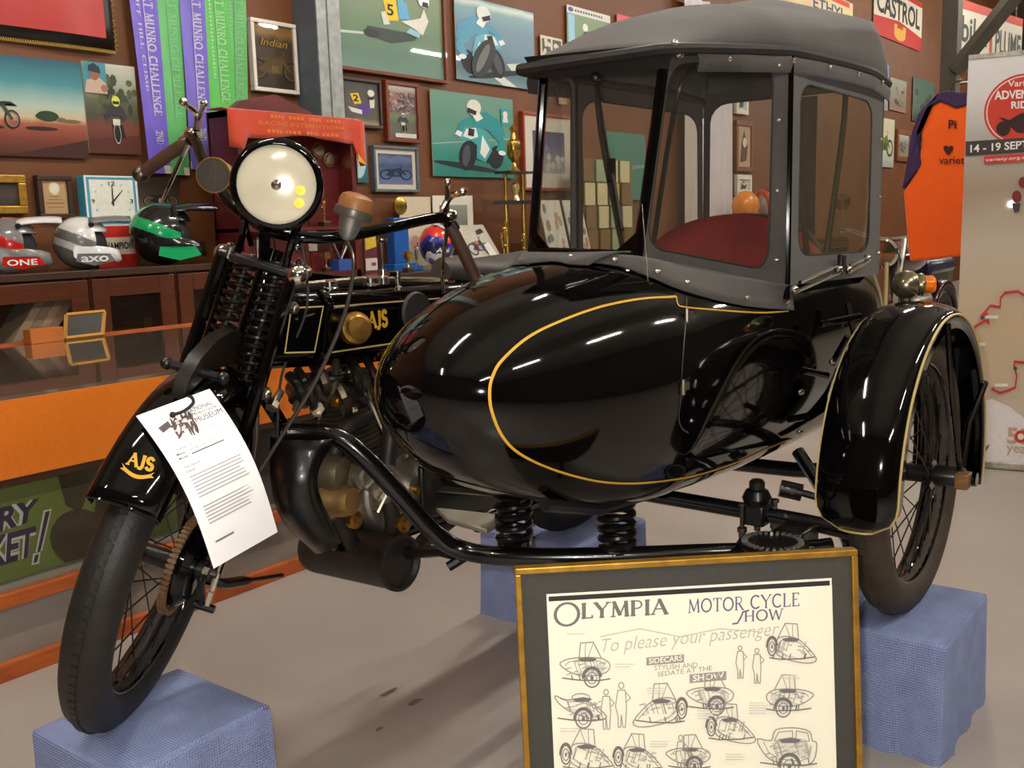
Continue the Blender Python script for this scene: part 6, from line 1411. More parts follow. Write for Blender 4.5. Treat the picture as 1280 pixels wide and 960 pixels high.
bs = thing('brochure_stand', (bsx, 4.2, CT), 'stand of yellowish brochures seen through the windscreen', 'stand')
MB().span((bsx-.35, 4.30, CT), (bsx+.45, 4.32, CT+.75)).build('board', mat('khaki_board', (110, 116, 84), .6), bs, None)
for i in range(4):
    for j in range(4):
        MB().box((bsx-.24+.18*i, 4.285-.01*(3-j), CT+.12+.18*j), (.14, .01, .17)).build('brochure', ink(random.choice([(190, 166, 84), (150, 170, 140), (206, 196, 160), (120, 96, 60)])), bs, None)
# pale curtain and things beyond it
c0, c1 = aty(856, 200, 4.4).x, aty(917, 200, 4.4).x
CURT = mat('lilac_curtain', (196, 184, 188), .7, noise=(3, .05), sheen=.3)
cu = [[V((c0+(c1-c0)*i/30, 4.40+.02*math.sin(i*1.3)*(.5+.5*j/6), CT+(3.2-CT)*j/6)) for j in range(7)] for i in range(31)]
tag(MB().grid(cu).build('hanging_curtain', CURT, None, 60), 'pale lilac cloth hanging against the wall behind the sidecar hood', 'curtain')
for tl, bl, tr, c, lb in (((919, 108), (919, 142), (934, 110), (170, 180, 190), 'blue photo in white mount beside the pale curtain'), ((919, 150), (919, 214), (940, 153), (176, 150, 124), 'brown framed sepia figure print past the pale curtain'), ((920, 218), (920, 244), (938, 219), (190, 184, 170), 'small white sketch card above the orange helmet')):
    picture('wall_print', lb, tl, bl, tr, c, [((90, 56, 44), [[(.2, .1), (.7, .15), (.8, .5), (.5, .9), (.3, .6)]]), ((206, 196, 180), [ell(.55, .6, .15, .12)])], frame=(.05, BROWN if 'brown' in lb else MATW))
for px, c, c2, lb in ((932, (232, 138, 30), (190, 80, 20), 'orange open face helmet beyond the pale curtain'), (951, (170, 168, 166), (210, 206, 196), 'silver open face helmet beside the orange one')):
    x = aty(px, 262, 4.15).x; zt_ = aty(px, 274, 4.15).z; r = thing('open_face_helmet', (x, 4.15, CT), lb, 'helmet', 'open face helmets past the curtain'); hh = max(.05, zt_-CT)
    MB().lathe([(.001, 0), (.10, 0), (.09, .02), (.05, .03), (.05, hh-.02), (.09, hh), (.001, hh)], V((x, 4.15, CT)), V((0, 0, 1)), 14).build('stand', WOODD, r)
    MB().sphere(V((x, 4.15-(.12 if px > 940 else 0), zt_+.13)), .15, (1, .9, .95)).build('shell', mat('helm_%d' % px, c, .2, coat=.8), r)
    MB().lathe([(.13, .0), (.17, .0), (.18, .03), (.14, .03)], V((x+.06, 4.02-(.1 if px > 940 else 0), zt_+.1)), V((.8, -.6, .1)), 18).build('face_trim', mat('helm_trim_%d' % px, c2, .4), r)
# ---- far right of the wall
picture('enamel_sign', 'cream enamel sign with blue lettering above the hood', (962, -30), (962, 2), (1066, -5), (206, 186, 140), [((40, 60, 110), fit_text('ETHYL', .48, .34, .42, .36, .02)), ((196, 60, 40), [rect(.5, .8, .95, .97)])], cat='sign')
A = aty(1093, -10, YP); T_ = aty(1153, 10, YP); B_ = aty(1093, 30, YP)
cst = picture('oil_sign', 'white and red enamel sign with tall black lettering on the far wall', (1093, -22), (1095, 42), (1153, 0), (206, 196, 176), [((178, 36, 28), [[(0, -.01), (1, -.01), (1, .28), (.5, .42), (0, .34)], [(.3, .93), (1, .9), (1, 1), (.3, 1)]]), ((40, 44, 44), fit_text('CASTROL', .05, .42, .9, .42, .03)), ((206, 160, 60), [ell(.52, .16, .12, .12), rect(.4, .2, .46, .34), rect(.58, .2, .64, .34)])], cat='sign')
for tl, bl, tr, lb, stops, nm in (((1098, 79), (1098, 136), (1111, 81), 'blue race print close behind the hood corner', [(0, (150, 160, 160)), (.4, (150, 110, 120)), (.7, (90, 130, 180)), (1, (70, 120, 190))], 'q1'), ((1113, 97), (1112, 137), (1133, 102), 'grey action photo in the far wall cluster', [(0, (170, 110, 90)), (.15, (120, 116, 100)), (1, (150, 150, 136))], 'q2'), ((1142, 97), (1142, 151), (1168, 103), 'dark teal photo above the hanging vest shoulder', [(0, (60, 70, 60)), (.4, (90, 110, 96)), (1, (70, 100, 92))], 'q3'), ((1096, 147), (1096, 208), (1118, 149), 'pale poster of a green motorcycle on the far wall', [(0, (150, 160, 160)), (.3, (196, 190, 166)), (1, (206, 200, 170))], 'q4'), ((1121, 161), (1120, 201), (1138, 164), 'brown framed small grey portrait on the far wall', [(0, (150, 140, 120)), (.5, (120, 116, 106)), (1, (190, 186, 170))], 'q5')):
    ly_ = blobs(14, [stops[0][1], stops[1][1], (60, 60, 56)], (.15, .15, .85, .7), .08, len(lb)) if nm != 'q4' else moto(.45, .4, .6, 1.0, (96, 112, 40), (60, 64, 50))
    picture('wall_print', lb, tl, bl, tr, photo(nm, stops, .3, 6, .1), ly_, frame=(.07, BROWN) if nm == 'q5' else None)
# far column, brace and far sign
pA_, pB_ = atx(1176, 60, 9.6), atx(1196, 60, 9.6)
OLV = mat('olive_steel', (74, 70, 58), .6, noise=(6, .15))
fc_ = thing('steel_post', ((9.7), (pA_.y+pB_.y)/2, 0), 'dark olive painted steel post behind the orange vest', 'post')
MB().span((9.6, pB_.y, 0), (9.76, pA_.y, ZC)).build('post', OLV, fc_, None, bevel=.004)
MB().span((9.55, pB_.y-.05, 0), (9.81, pA_.y+.05, .012)).build('base_plate', OLV, fc_, None)
b0, b1 = atx(1199, 82, 9.62), atx(1268, -5, 9.62); bk = (b1-b0).normalized()
fbr = MB().tube([b0-bk*.06, b1+bk*((ZC-b1.z)/bk.z)], .075, 4).build('roof_brace', OLV, fc_, None)
sd = V((math.cos(R_(-8.5)), math.sin(R_(-8.5)), 0)); s0 = atx(1199, 40, 10.4); sn = V((sd.y, -sd.x, 0)); sn = sn if sn.dot(CO-s0) > 0 else -sn
def onS(px, py): d = ray(px, py); return CO+d*((s0-CO).dot(sn)/d.dot(sn))
q0, q1, q2_ = onS(1199, -2), onS(1278, 36), onS(1199, 78); L_ = (V((q1.x, q1.y, 0))-V((q0.x, q0.y, 0))).length; zt_, zb_ = q0.z, q2_.z
es = thing('enamel_sign', (q0.x+sd.x*L_/2, q0.y+sd.y*L_/2, zb_), 'long white enamel sign with red edges hung behind the steel post', 'sign')
EP = lambda u, v, l=0: V((q0.x, q0.y, 0))+sd*L_*u+V((0, 0, zb_+(zt_-zb_)*v))+sn*l
MB().hexa([EP(0, 0), EP(1, 0), EP(1, 0, -.02), EP(0, 0, -.02), EP(0, 1), EP(1, 1), EP(1, 1, -.02), EP(0, 1, -.02)]).build('plate', ink((190, 184, 166)), es, None)
mb = MB(); ms = put_flat(mb, [((176, 60, 46), [rect(0, .86, 1, 1), rect(0, 0, 1, .1), rect(.47, 0, .51, 1)]), ((60, 62, 60), fit_text('biloi', .05, .34, .38, .42, .02)+fit_text('PLUME', .56, .28, .42, .42, .02))], lambda u, v, l: EP(u, v, .001+l)); mb.build('sign_print', ms, es, None, fixn=False)
for u_ in (.1, .9): MB().tube([EP(u_, 1, -.01), V((EP(u_, 1).x, EP(u_, 1).y, ZC))], .006, 6).build('hanging_rod', STEEL, es)
# ---- vest on a hanger, between the far wall and the banner
vx = 5.6
def VX(px, py): return atx(px, py, vx)
vest = thing('orange_vest', (vx, VX(1165, 320).y, VX(1165, 325).z), 'bright orange sleeveless vest with purple shoulders on a hanger', 'vest')
VOR = mat('hi_vis_orange', (255, 96, 0), .8, sheen=.3, noise=(14, .05)); VPU = mat('purple_knit', (62, 40, 80), .8, noise=(20, .15))
out = [(1148, 142), (1175, 126), (1196, 134), (1222, 126), (1245, 140), (1262, 175), (1270, 215), (1268, 240), (1262, 300), (1255, 315), (1200, 320), (1137, 327), (1133, 290), (1129, 240), (1145, 215), (1152, 180)]
MB().prism([VX(*p) for p in out], V((.05, 0, 0))).build('front', VOR, vest, None, bevel=.012)
pur = [(1148, 143), (1172, 117), (1185, 113), (1200, 116), (1226, 115), (1248, 140), (1240, 138), (1222, 127), (1196, 135), (1176, 126), (1153, 140), (1147, 175), (1152, 205), (1140, 222), (1128, 236), (1134, 205), (1139, 170)]
MB().prism([VX(*p)+V((-.012, 0, 0)) for p in pur], V((.074, 0, 0))).build('shoulder_trim', VPU, vest, None, bevel=.006)
VP = lambda u, v, l=0: VX(u, v)+V((-.006-l, 0, 0))
mb = MB()
def pxtext(s, x0, y0, x1, y1, bold=.01): return [[(a, y1-(b-y0)) for a, b in pl] for pl in fit_text(s, x0, y0, x1-x0, y1-y0, bold)]
hrt = [(1186+8*math.sin(t)**3*.8, 187-(6.5*math.cos(t)-2.5*math.cos(2*t)-1*math.cos(3*t))*.9) for t in [2*math.pi*i/20 for i in range(20)]]
ms = put_flat(mb, [((70, 24, 20), [hrt]+pxtext('Pi', 1186, 150, 1196, 161, .03)+pxtext('variety', 1174, 196, 1212, 208, .01))], VP); mb.build('chest_print', ms, vest, None, fixn=False)
hgr = MB().tube(smoothpath([VX(1186, 114)+V((.02, 0, 0)), VX(1190, 104)+V((.02, 0, 0)), VX(1200, 100)+V((.02, 0, 0)), VX(1204, 106)+V((.02, 0, 0))], 4), .006, 6).tube([VX(1150, 140)+V((.025, 0, 0)), VX(1186, 116)+V((.025, 0, 0)), VX(1240, 138)+V((.025, 0, 0))], .008, 6)
hgr.build('hanger', STEEL, vest)
rl = VX(1200, 100).z
# clothes rail carrying the hanger
ry0, ry1 = VX(1100, 100).y, VX(1290, 100).y
rk = thing('clothes_rail', (vx+.02, (ry0+ry1)/2, 0), 'thin steel clothes rail holding the orange vest', 'rail')
ya, yb = VX(1296, 90).y, VX(1400, 90).y
MB().tube([V((vx+.02, VX(1199.5, 100).y, rl-.014)), V((vx+.02, yb, rl-.014))], .008, 8).build('rail_tube', STEEL, rk)
for y_u in (ya, yb):
    MB().tube([V((vx+.02, y_u, rl-.014)), V((vx+.02, y_u, .01))], .012, 8).build('upright', STEEL, rk)
    MB().tube([V((vx-.2, y_u, .012)), V((vx+.25, y_u, .012))], .012, 8).build('foot', STEEL, rk)
# ---- pull-up banner
bA, bB = atz(1190, 577, .02), atz(1287, 584, .02)
bdir = V((bB.x-bA.x, bB.y-bA.y, 0)).normalized(); bw = .86; nb_ = V((bdir.y, -bdir.x, 0)); nb_ = nb_ if nb_.dot(CO-bA) > 0 else -nb_
d_ = ray(1202, 75); t_ = (bA-CO).dot(nb_)/d_.dot(nb_); bh = (CO+d_*t_).z
ban = thing('pull_up_banner', (bA.x+bdir.x*bw/2, bA.y+bdir.y*bw/2, 0), 'white pull up banner with red ride logo and route map beside the sidecar wheel', 'banner')
BP_ = lambda u, v, l=0: V((bA.x, bA.y, 0))+bdir*bw*u+V((0, 0, .03+(bh-.03)*v))+nb_*(.004+l)
bm_ = photo('banner_print', [(0, (222, 214, 206)), (.17, (196, 176, 150)), (.35, (196, 172, 140)), (.55, (190, 176, 156)), (.68, (160, 140, 118)), (.82, (180, 172, 164)), (.92, (214, 210, 208)), (1, (220, 218, 216))], .5, 3, .05)
bq = MB().poly([BP_(0, 0), BP_(1, 0), BP_(1, 1), BP_(0, 1)]).build('banner_sheet', bm_, ban, None, fixn=False)
uvl = bq.data.uv_layers.new(name='UVMap')
for li, uvv in zip(range(4), ((0, 0), (1, 0), (1, 1), (0, 1))): uvl.data[li].uv = uvv
def bpx(x, y): d = ray(x, y); p = CO+d*((bA+nb_*.004-CO).dot(nb_)/d.dot(nb_)); q = p-bA; return (V((q.x, q.y, 0)).dot(bdir)/bw, (p.z-.03)/(bh-.03))
def bt(s, tl, tr, bl, bold=.01):
    a, b, c = [V((*bpx(*p), 0)) for p in (tl, tr, bl)]; return [[(c+(b-a)*u+(a-c)*v).to_tuple()[:2] for u, v in pl] for pl in fit_text(s, 0, 0, 1, 1, bold)]
cc_ = bpx(1278, 137); R1 = abs(bpx(1230, 137)[0]-cc_[0]); asp_ = (bh-.03)/bw
cE = lambda r: ell(cc_[0], cc_[1], r, r/asp_, 36)
lyb = [((200, 60, 42), [cE(R1)]), ((226, 214, 206), ring(cc_[0], cc_[1], R1*.95, R1*.03, 1.0, 36) if 0 else [[a, b, c, d] for a, b, c, d in zip(cE(R1*.94), cE(R1*.94)[1:]+cE(R1*.94)[:1], cE(R1*.91)[1:]+cE(R1*.91)[:1], cE(R1*.91))]),
       ((50, 26, 22), [[bpx(*p) for p in ((1248, 146), (1262, 150), (1275, 142), (1292, 138), (1312, 146), (1305, 160), (1290, 166), (1272, 166), (1262, 158))], [bpx(*p) for p in [(1254+9*math.cos(R_(t)), 161+9*math.sin(R_(t))) for t in range(0, 360, 24)]], [bpx(*p) for p in [(1305+9*math.cos(R_(t)), 161+9*math.sin(R_(t))) for t in range(0, 360, 24)]]]),
       ((236, 226, 220), bt('Variety', (1260, 101), (1298, 99), (1260, 111))+bt('ADVENTURE', (1243, 114), (1318, 110), (1243, 125), .03)+bt('RIDE', (1264, 127), (1292, 126), (1264, 136), .03)),
       ((64, 54, 50), [[bpx(*p) for p in ((1207, 177), (1345, 168), (1345, 186), (1207, 195))]]), ((232, 228, 224), bt('14 - 19 SEPTEMBER', (1213, 181), (1330, 172), (1213, 191), .02)),
       ((196, 60, 54), [[bpx(*p) for p in ((1230, 195), (1345, 188), (1345, 198), (1230, 205))]]), ((236, 220, 216), bt('variety.org.au/advride', (1232, 198), (1320, 192), (1232, 203))),
       ((120, 40, 40), [[bpx(*p) for p in [(1271+6*math.cos(R_(t)), 246+8*math.sin(R_(t))) for t in range(0, 360, 30)]], [bpx(*p) for p in [(1279+6*math.cos(R_(t)), 228+7*math.sin(R_(t))) for t in range(0, 360, 30)]]]), ((60, 62, 66), [[bpx(*p) for p in ((1264, 254), (1276, 254), (1274, 264), (1268, 266))]])]
rt_ = [(1208, 426), (1213, 420), (1219, 408), (1232, 400), (1236, 404), (1234, 392), (1226, 396), (1238, 382), (1250, 384), (1251, 372), (1256, 366), (1272, 364), (1285, 372)]
rt2 = [(1240, 486), (1250, 491), (1262, 487), (1269, 484), (1271, 470), (1268, 458), (1268, 452), (1280, 453), (1290, 448)]
def bstroke(pts, w): return [q for q in stroke([bpx(*p) for p in pts], w)]
def dot(x, y, r): return [bpx(x+r*math.cos(R_(t)), y+r*math.sin(R_(t))) for t in range(0, 360, 30)]
lyb += [((190, 50, 60), bstroke(rt_, .007)+bstroke(rt2, .007)+[dot(1212, 424, 2.2), dot(1241, 486, 2.2)]), ((60, 70, 84), [dot(1228, 397, 2.4), dot(1269, 460, 2.4)]), ((226, 220, 212), [[bpx(*p) for p in ((1232, 394), (1248, 394), (1248, 398), (1232, 398))], [bpx(*p) for p in ((1215, 428), (1232, 428), (1232, 432), (1215, 432))], [bpx(*p) for p in ((1244, 479), (1260, 479), (1260, 483), (1244, 483))]]),
        ((226, 220, 218), [[bpx(*p) for p in ((1180, 585), (1185, 540), (1215, 505), (1240, 498), (1262, 508), (1280, 522), (1350, 560), (1350, 592))]]), ((70, 56, 70), bt('variety', (1200, 551), (1237, 553), (1200, 562), .01)), ((196, 160, 140), bt('50', (1259, 533), (1288, 535), (1259, 554), .03)+bt('years', (1258, 556), (1296, 559), (1258, 568))), ((200, 60, 50), [dot(1276, 545, 8)]), ((230, 222, 216), [dot(1276, 545, 4)])]
mb = MB(); ms = put_flat(mb, [(c, [clip01(p) for p in ps]) for c, ps in lyb], BP_, .0008); mb.build('banner_artwork', ms, ban, None, fixn=False)
MB().poly([BP_(0, 0, -.001), BP_(1, 0, -.001), BP_(1, 1, -.001), BP_(0, 1, -.001)]).build('banner_back', ink((150, 146, 142)), ban, None)
ctr = V((bA.x, bA.y, 0))+bdir*bw/2
MB().box(ctr-nb_*.03+V((0, 0, .022)), (bw*1.02, .10, .044), (bdir, nb_, V((0, 0, 1)))).build('base_cassette', ALU, ban, None, bevel=.01)
MB().box(ctr+V((0, 0, bh+.008)), (bw*1.0, .014, .02), (bdir, nb_, V((0, 0, 1)))).tube([ctr-nb_*.03+V((0, 0, .04)), ctr-nb_*.01+V((0, 0, bh))], .009, 8).build('support_pole', ALU, ban)
# ---- a parked motorcycle glimpsed between the hood and the vest
pk = thing('parked_motorcycle', (6.9, 1.98, 0), 'dark red motorcycle with chrome parts glimpsed between hood and vest', 'motorcycle')
PKY = 1.98
PKR = mat('dark_maroon_tank', (70, 20, 24), .2, coat=.9)
for x in (6.3, 7.75):
    w_ = MB().torus(V((x, PKY, .33)), V((0, 1, 0)), .28, .055, 36, 10).build('tyre', RUBBER, pk); MB().torus(V((x, PKY, .33)), V((0, 1, 0)), .22, .014, 32, 6).build('rim', CHROME, w_)
    MB().lathe([(.001, -.05), (.07, -.05), (.07, .05), (.001, .05)], V((x, PKY, .33)), V((0, 1, 0)), 16).build('hub', ALU, w_)
tkp = [[V((6.62+.55*i/8, PKY+(.14*math.sin(math.pi*(.15+.7*i/8)))*math.cos(2*math.pi*j/14), .92+.11*math.sin(math.pi*(.15+.7*i/8))*math.sin(2*math.pi*j/14))) for j in range(14)] for i in range(9)]
tp = MB().grid(tkp, False, True); tp.poly(tkp[0][::-1]); tp.poly(tkp[-1]); tp.build('tank', PKR, pk, 60)
MB().box((7.45, PKY, .84), (.62, .24, .10)).build('seat', mat('navy_vinyl', (34, 34, 62), .35, coat=.3), pk, bevel=.03)
MB().box((6.95, PKY, .5), (.42, .26, .34)).build('engine', ALU, pk, bevel=.03)
fkp = MB()
for s in (-1, 1): fkp.tube([V((6.3, PKY+s*.09, .33)), V((6.58, PKY+s*.09, 1.05))], .022, 10)
fkp.build('fork', CHROME, pk)
MB().tube(smoothpath([V((6.75, PKY-.38, 1.10)), V((6.62, PKY-.3, 1.12)), V((6.58, PKY-.08, 1.06)), V((6.58, PKY+.08, 1.06)), V((6.62, PKY+.3, 1.12)), V((6.75, PKY+.38, 1.10))], 5), .013, 8).build('handlebar', CHROME, pk)
MB().lathe([(.001, -.12), (.06, -.10), (.09, -.03), (.095, 0), (.08, .015), (.001, .02)], V((6.45, PKY, .97)), V((-1, 0, 0)), 22).build('headlamp', CHROME, pk)
for s in (-1, 1): MB().lathe([(.001, -.02), (.05, -.015), (.055, 0), (.001, .004)], V((6.66, PKY+s*.34, 1.30)), V((-1, 0, 0)), 18).tube([V((6.66, PKY+s*.34, 1.28)), V((6.64, PKY+s*.3, 1.12))], .005, 6).build('mirror', CHROME, pk)
frm = MB().tube([V((6.58, PKY, 1.0)), V((6.8, PKY, .42)), V((7.3, PKY, .36)), V((7.75, PKY, .33))], .02, 8).tube([V((6.58, PKY, .98)), V((7.25, PKY, .82)), V((7.75, PKY, .8))], .018, 8).build('frame', BLACK, pk)
MB().tube([V((6.72, PKY-.16, .48)), V((6.66, PKY-.17, .36)), V((7.1, PKY-.18, .28)), V((8.0, PKY-.18, .30))], [.02, .02, .03, .045], 10).build('exhaust', CHROME, pk)
gdr = MB().grid(guard(V((7.75, PKY, .33)), V((0, -1, 0)), V((-1, 0, 0)), V((0, 0, 1)), .38, .07, .03, 40, 175)).build('rear_mudguard', PKR, pk, 60)
gdf = MB().grid(guard(V((6.3, PKY, .33)), V((0, -1, 0)), V((-1, 0, 0)), V((0, 0, 1)), .36, .07, .03, 30, 150)).build('front_mudguard', PKR, pk, 60)
MB().tube([V((7.0, PKY-.1, .3)), V((7.05, PKY-.28, .0))], .012, 8).build('side_stand', STEEL, pk)
# ================================================================ foreground: blocks, tag, poster
def block(x0, x1, y0, y1, label):
    h = .281; seg = 7; P = []; rr = .018
    base = []
    cor = [(x0, y0), (x1, y0), (x1, y1), (x0, y1)]
    ringp = []
    for i in range(4):
        (xa, ya), (xb, yb) = cor[i], cor[(i+1) % 4]
        for k in range(10): t = k/10; ringp.append((xa+(xb-xa)*t, ya+(yb-ya)*t))
    cx, cy = (x0+x1)/2, (y0+y1)/2; rows = []
    for z, s, wob in ((0, 1.03, 1), (.05, 1.02, .8), (.12, 1.012, .5), (.2, 1.004, .25), (h-.015, .998, .05), (h-.004, .985, 0), (h, .95, 0), (h, .5, 0)):
        rows.append([V((cx+(x-cx)*s+wob*.006*math.sin(i*1.9), cy+(y-cy)*s+wob*.006*math.cos(i*1.7), z)) for i, (x, y) in enumerate(ringp)])
    mb = MB().grid(rows, False, True); mb.poly(rows[-1])
    o = mb.build('cloth_covered_block', BLUEC, None, 60); return tag(o, label, 'block', 'blue cloth covered blocks under the wheels')
block(.86, 1.19, 1.55, 1.86, 'blue cloth covered block under the motorcycle front wheel')
block(2.2, 2.585, .515, .81, 'blue cloth covered block under the sidecar wheel')
block(2.33, 2.70, 1.55, 1.93, 'blue cloth covered block under the motorcycle rear wheel')
# paper tag
# corners in the photo with depths just clear of the mudguard it hangs against (sheet about 0.15 x 0.29 m)
TGP = [V((170, 520, 1.677)), V((262, 486, 1.757)), V((347, 665, 1.80)), V((267, 711, 1.675))]
pg = thing('exhibit_sheet', tuple(atd(*TGP[3])), 'white printed museum sheet cable tied to the front mudguard', 'paper sheet')
def TP(u, v, l=0):
    q = (TGP[3].lerp(TGP[2], u)).lerp(TGP[0].lerp(TGP[1], u), v) + V((9, -8, -.042))*math.sin(math.pi*v)
    p = atd(*q); return p + (CO-p).normalized()*l
MB().grid([[TP(i/6, j/14) for j in range(15)] for i in range(7)]).build('sheet', mat('bond_paper', (253, 252, 250), .6), pg, 60, fixn=False)
GR, DK = (120, 116, 120), (70, 62, 66)
rr = random.Random(5)
sk = [ell(.30+.28*rr.random(), .79+.1*rr.random(), .03+.04*rr.random(), .008+.012*rr.random(), 7, rot=rr.uniform(0, 90)) for _ in range(26)]
pl_ = [((92, 76, 72), sk), ((216, 210, 206), [ell(.3+.25*rr.random(), .8+.08*rr.random(), .03, .008, 7) for _ in range(10)]), ((92, 82, 82), [[(.14, .88), (.3, .9), (.3, .86), (.16, .84)]]),
       (DK, fit_text('NATIONAL', .56, .895, .36, .028)+fit_text('Motorcycle', .6, .86, .34, .03, .0, .3)+fit_text('MUSEUM', .60, .82, .37, .036)),
       (GR, fit_text('Number:', .66, .755, .16, .014)),
       (DK, fit_text('Country:', .14, .70, .17, .016, .01)+fit_text('Make:', .14, .672, .12, .016, .01)+fit_text('Model:', .14, .644, .13, .016, .01)+fit_text('Description:', .14, .582, .23, .016, .01)+fit_text('Owner:', .14, .555, .14, .016, .01)),
       (GR, fit_text('UK', .34, .70, .06, .014)+fit_text('AJS & SIDECAR', .32, .672, .34, .014)+lines(.32, .78, .657, .648, 1, .009, 2, 0))]
pl_ += [((168, 164, 166), lines(.14, .9, .53, .38, 7, .007, 4, .15)), ((168, 164, 166), lines(.14, .88, .34, .22, 6, .007, 8, .3)), (GR, lines(.14, .42, .132, .12, 1, .01, 2, 0))]
mb = MB(); ms = put_flat(mb, pl_, lambda u, v, l: TP(u, v, .0006+l), .0003); mb.build('printed_text', ms, pg, None, fixn=False)
MB().tube(smoothpath([TP(.40, .925, .004), TP(.55, .922, .010), TP(.70, .945, .009), TP(.74, .975, .004), TP(.72, 1.0, .0), MUDBVH.find_nearest(TP(.7, 1.012))[0]], 5), .003, 6).sphere(TP(.40, .925, .005), .0055).tube([TP(.40, .925, .004), MUDBVH.find_nearest(TP(.42, .935))[0]], .0025, 5).build('cable_tie', ink((36, 32, 32)), pg)
# poster in gilt frame
D0 = 1.62
pA, pB = atd(643, 710, D0), None
dA = ray(1071, 686); 
pB = CO+dA*(D0*1.012)
ex = (pB-pA); PW = ex.length; ex.normalize()
dwn = V((0, 0, -1)); ey = (dwn - ex*dwn.dot(ex)).normalized(); fwd2 = ex.cross(ey); 
if fwd2.dot(CO-pA) < 0: fwd2 = -fwd2
ey = (ey + fwd2*.09).normalized(); nf = ex.cross(ey).normalized(); nf = nf if nf.dot(CO-pA) > 0 else -nf
PH = min(pA.z, pB.z)/-ey.z*1.0
pf = thing('framed_poster', tuple((pA+pB)/2+ey*PH), 'gilt framed cream poster of sidecar drawings standing on the floor before the sidecar', 'poster')
FPt = lambda u, v, l=0: pA+ex*(PW*u)+ey*(PH*v)+nf*l     # u right, v down in metres fractions
fwf = .0105/PW; fhf = .0105/PH
def fbar(u0, v0, u1, v1): return [FPt(u0, v0, -.018), FPt(u1, v0, -.018), FPt(u1, v1, -.018), FPt(u0, v1, -.018), FPt(u0, v0, .006), FPt(u1, v0, .006), FPt(u1, v1, .006), FPt(u0, v1, .006)]
fr_ = MB(); 
for r in ((0, 0, 1, fhf), (0, 1-fhf, 1, 1), (0, fhf, fwf, 1-fhf), (1-fwf, fhf, 1, 1-fhf)): fr_.hexa(fbar(*r))
fr_.build('frame', GILT, pf, None, bevel=.002)
MB().hexa([FPt(fwf, fhf, -.016), FPt(1-fwf, fhf, -.016), FPt(1-fwf, 1-fhf, -.016), FPt(fwf, 1-fhf, -.016), FPt(fwf, fhf, -.002), FPt(1-fwf, fhf, -.002), FPt(1-fwf, 1-fhf, -.002), FPt(fwf, 1-fhf, -.002)]).build('mount', mat('charcoal_mount', (62, 60, 54), .75, noise=(90, .08)), pf, None)
def ppx(x, y): d = ray(x, y); p = CO+d*((pA-CO).dot(nf)/d.dot(nf)); q = p-pA; return (q.dot(ex)/PW, q.dot(ey)/PH)
u0, v0 = ppx(683, 742); u1, _v = ppx(1040, 724); v1 = 1-.09
_, vt = ppx(1040, 730)
vtop = (v0+_v)/2
PR = lambda u, v, l=0: FPt(u, v, -.0018+l)
MB().poly([PR(u0, vtop), PR(u1, vtop), PR(u1, v1), PR(u0, v1)]).build('paper_edge', ink((236, 232, 216)), pf, None, fixn=False)
MB().poly([PR(u0+.006, vtop+.006, .0006), PR(u1-.006, vtop+.006, .0006), PR(u1-.006, vtop+.018, .0006), PR(u0+.006, vtop+.018, .0006)]).build('inner_dark_line', ink((44, 42, 38)), pf, None, fixn=False)  # dark line across the top, just inside the paper edge
MB().poly([PR(u0+.004, vtop+.018, .0009), PR(u1, vtop+.018, .0009), PR(u1, v1-.004, .0009), PR(u0+.004, v1-.004, .0009)]).build('poster_paper', mat('cream_art_paper', (240, 234, 212), .6), pf, None, fixn=False)
# drawings: strokes given in photo pixels of the poster, laid on its plane
def q2(polys): return [[ppx(x, y) for x, y in p] for p in polys]
def tx(fn, s, x0, yb0, x1, yb1, h, *a): # text along a sloping baseline
    out = []
    for pl in fn(s, 0, 0, 1, 1, *a): out.append([(x0+(x1-x0)*u+ (0), yb0+(yb1-yb0)*u-h*v) for u, v in pl])
    return out
INK, PEN, LT, MD = (112, 108, 106), (150, 146, 140), (210, 205, 190), (178, 173, 162)
BLU = (96, 94, 118)
ly2 = [(INK, q2(tx(serif, 'O', 692, 783, 729, 781, 28, .10, .06)+tx(serif, 'LYMPIA', 727, 773, 836, 767, 18, .2, .09, .26))), (BLU, q2(tx(serif, 'MOTOR', 860, 766, 931, 762, 16, .12, .07)+tx(serif, 'CYCLE', 938, 761, 1001, 757, 16, .12, .07)+tx(serif, 'HOW', 930, 777, 980, 774, 13, .12, .07)+stroke([(916, 780), (922, 779), (926, 772), (929, 765), (936, 763)], 2))),
       ((188, 184, 174), q2(tx(fit_text, 'To please your passenger', 752, 821, 974, 799, 22, -.008, .25)+stroke([(750, 796), (800, 786), (850, 796), (900, 786), (950, 790)], 1.2)))]
ly2 += [(PEN, q2([[(808, 822), (855, 818), (855, 828), (808, 832)], [(862, 843), (908, 839), (908, 850), (862, 854)]]+tx(fit_text, 'STYLISH AND', 818, 838, 872, 834, 6)+tx(fit_text, 'SEDATE AT THE', 822, 846, 890, 838, 6))), ((240, 234, 212), q2(tx(fit_text, 'SIDECARS', 811, 830, 853, 826, 7, .02)+tx(fit_text, 'SHOW', 866, 852, 905, 848, 8, .02)))]
def wheel_px(cx, cy, r, k=.85): return stroke(ell(cx, cy, r*k, r, 20), 1.7, True)+stroke(ell(cx, cy, r*.62*k, r*.62, 14), 1.0, True)+[ell(cx, cy, r*.22*k, r*.22, 8)]
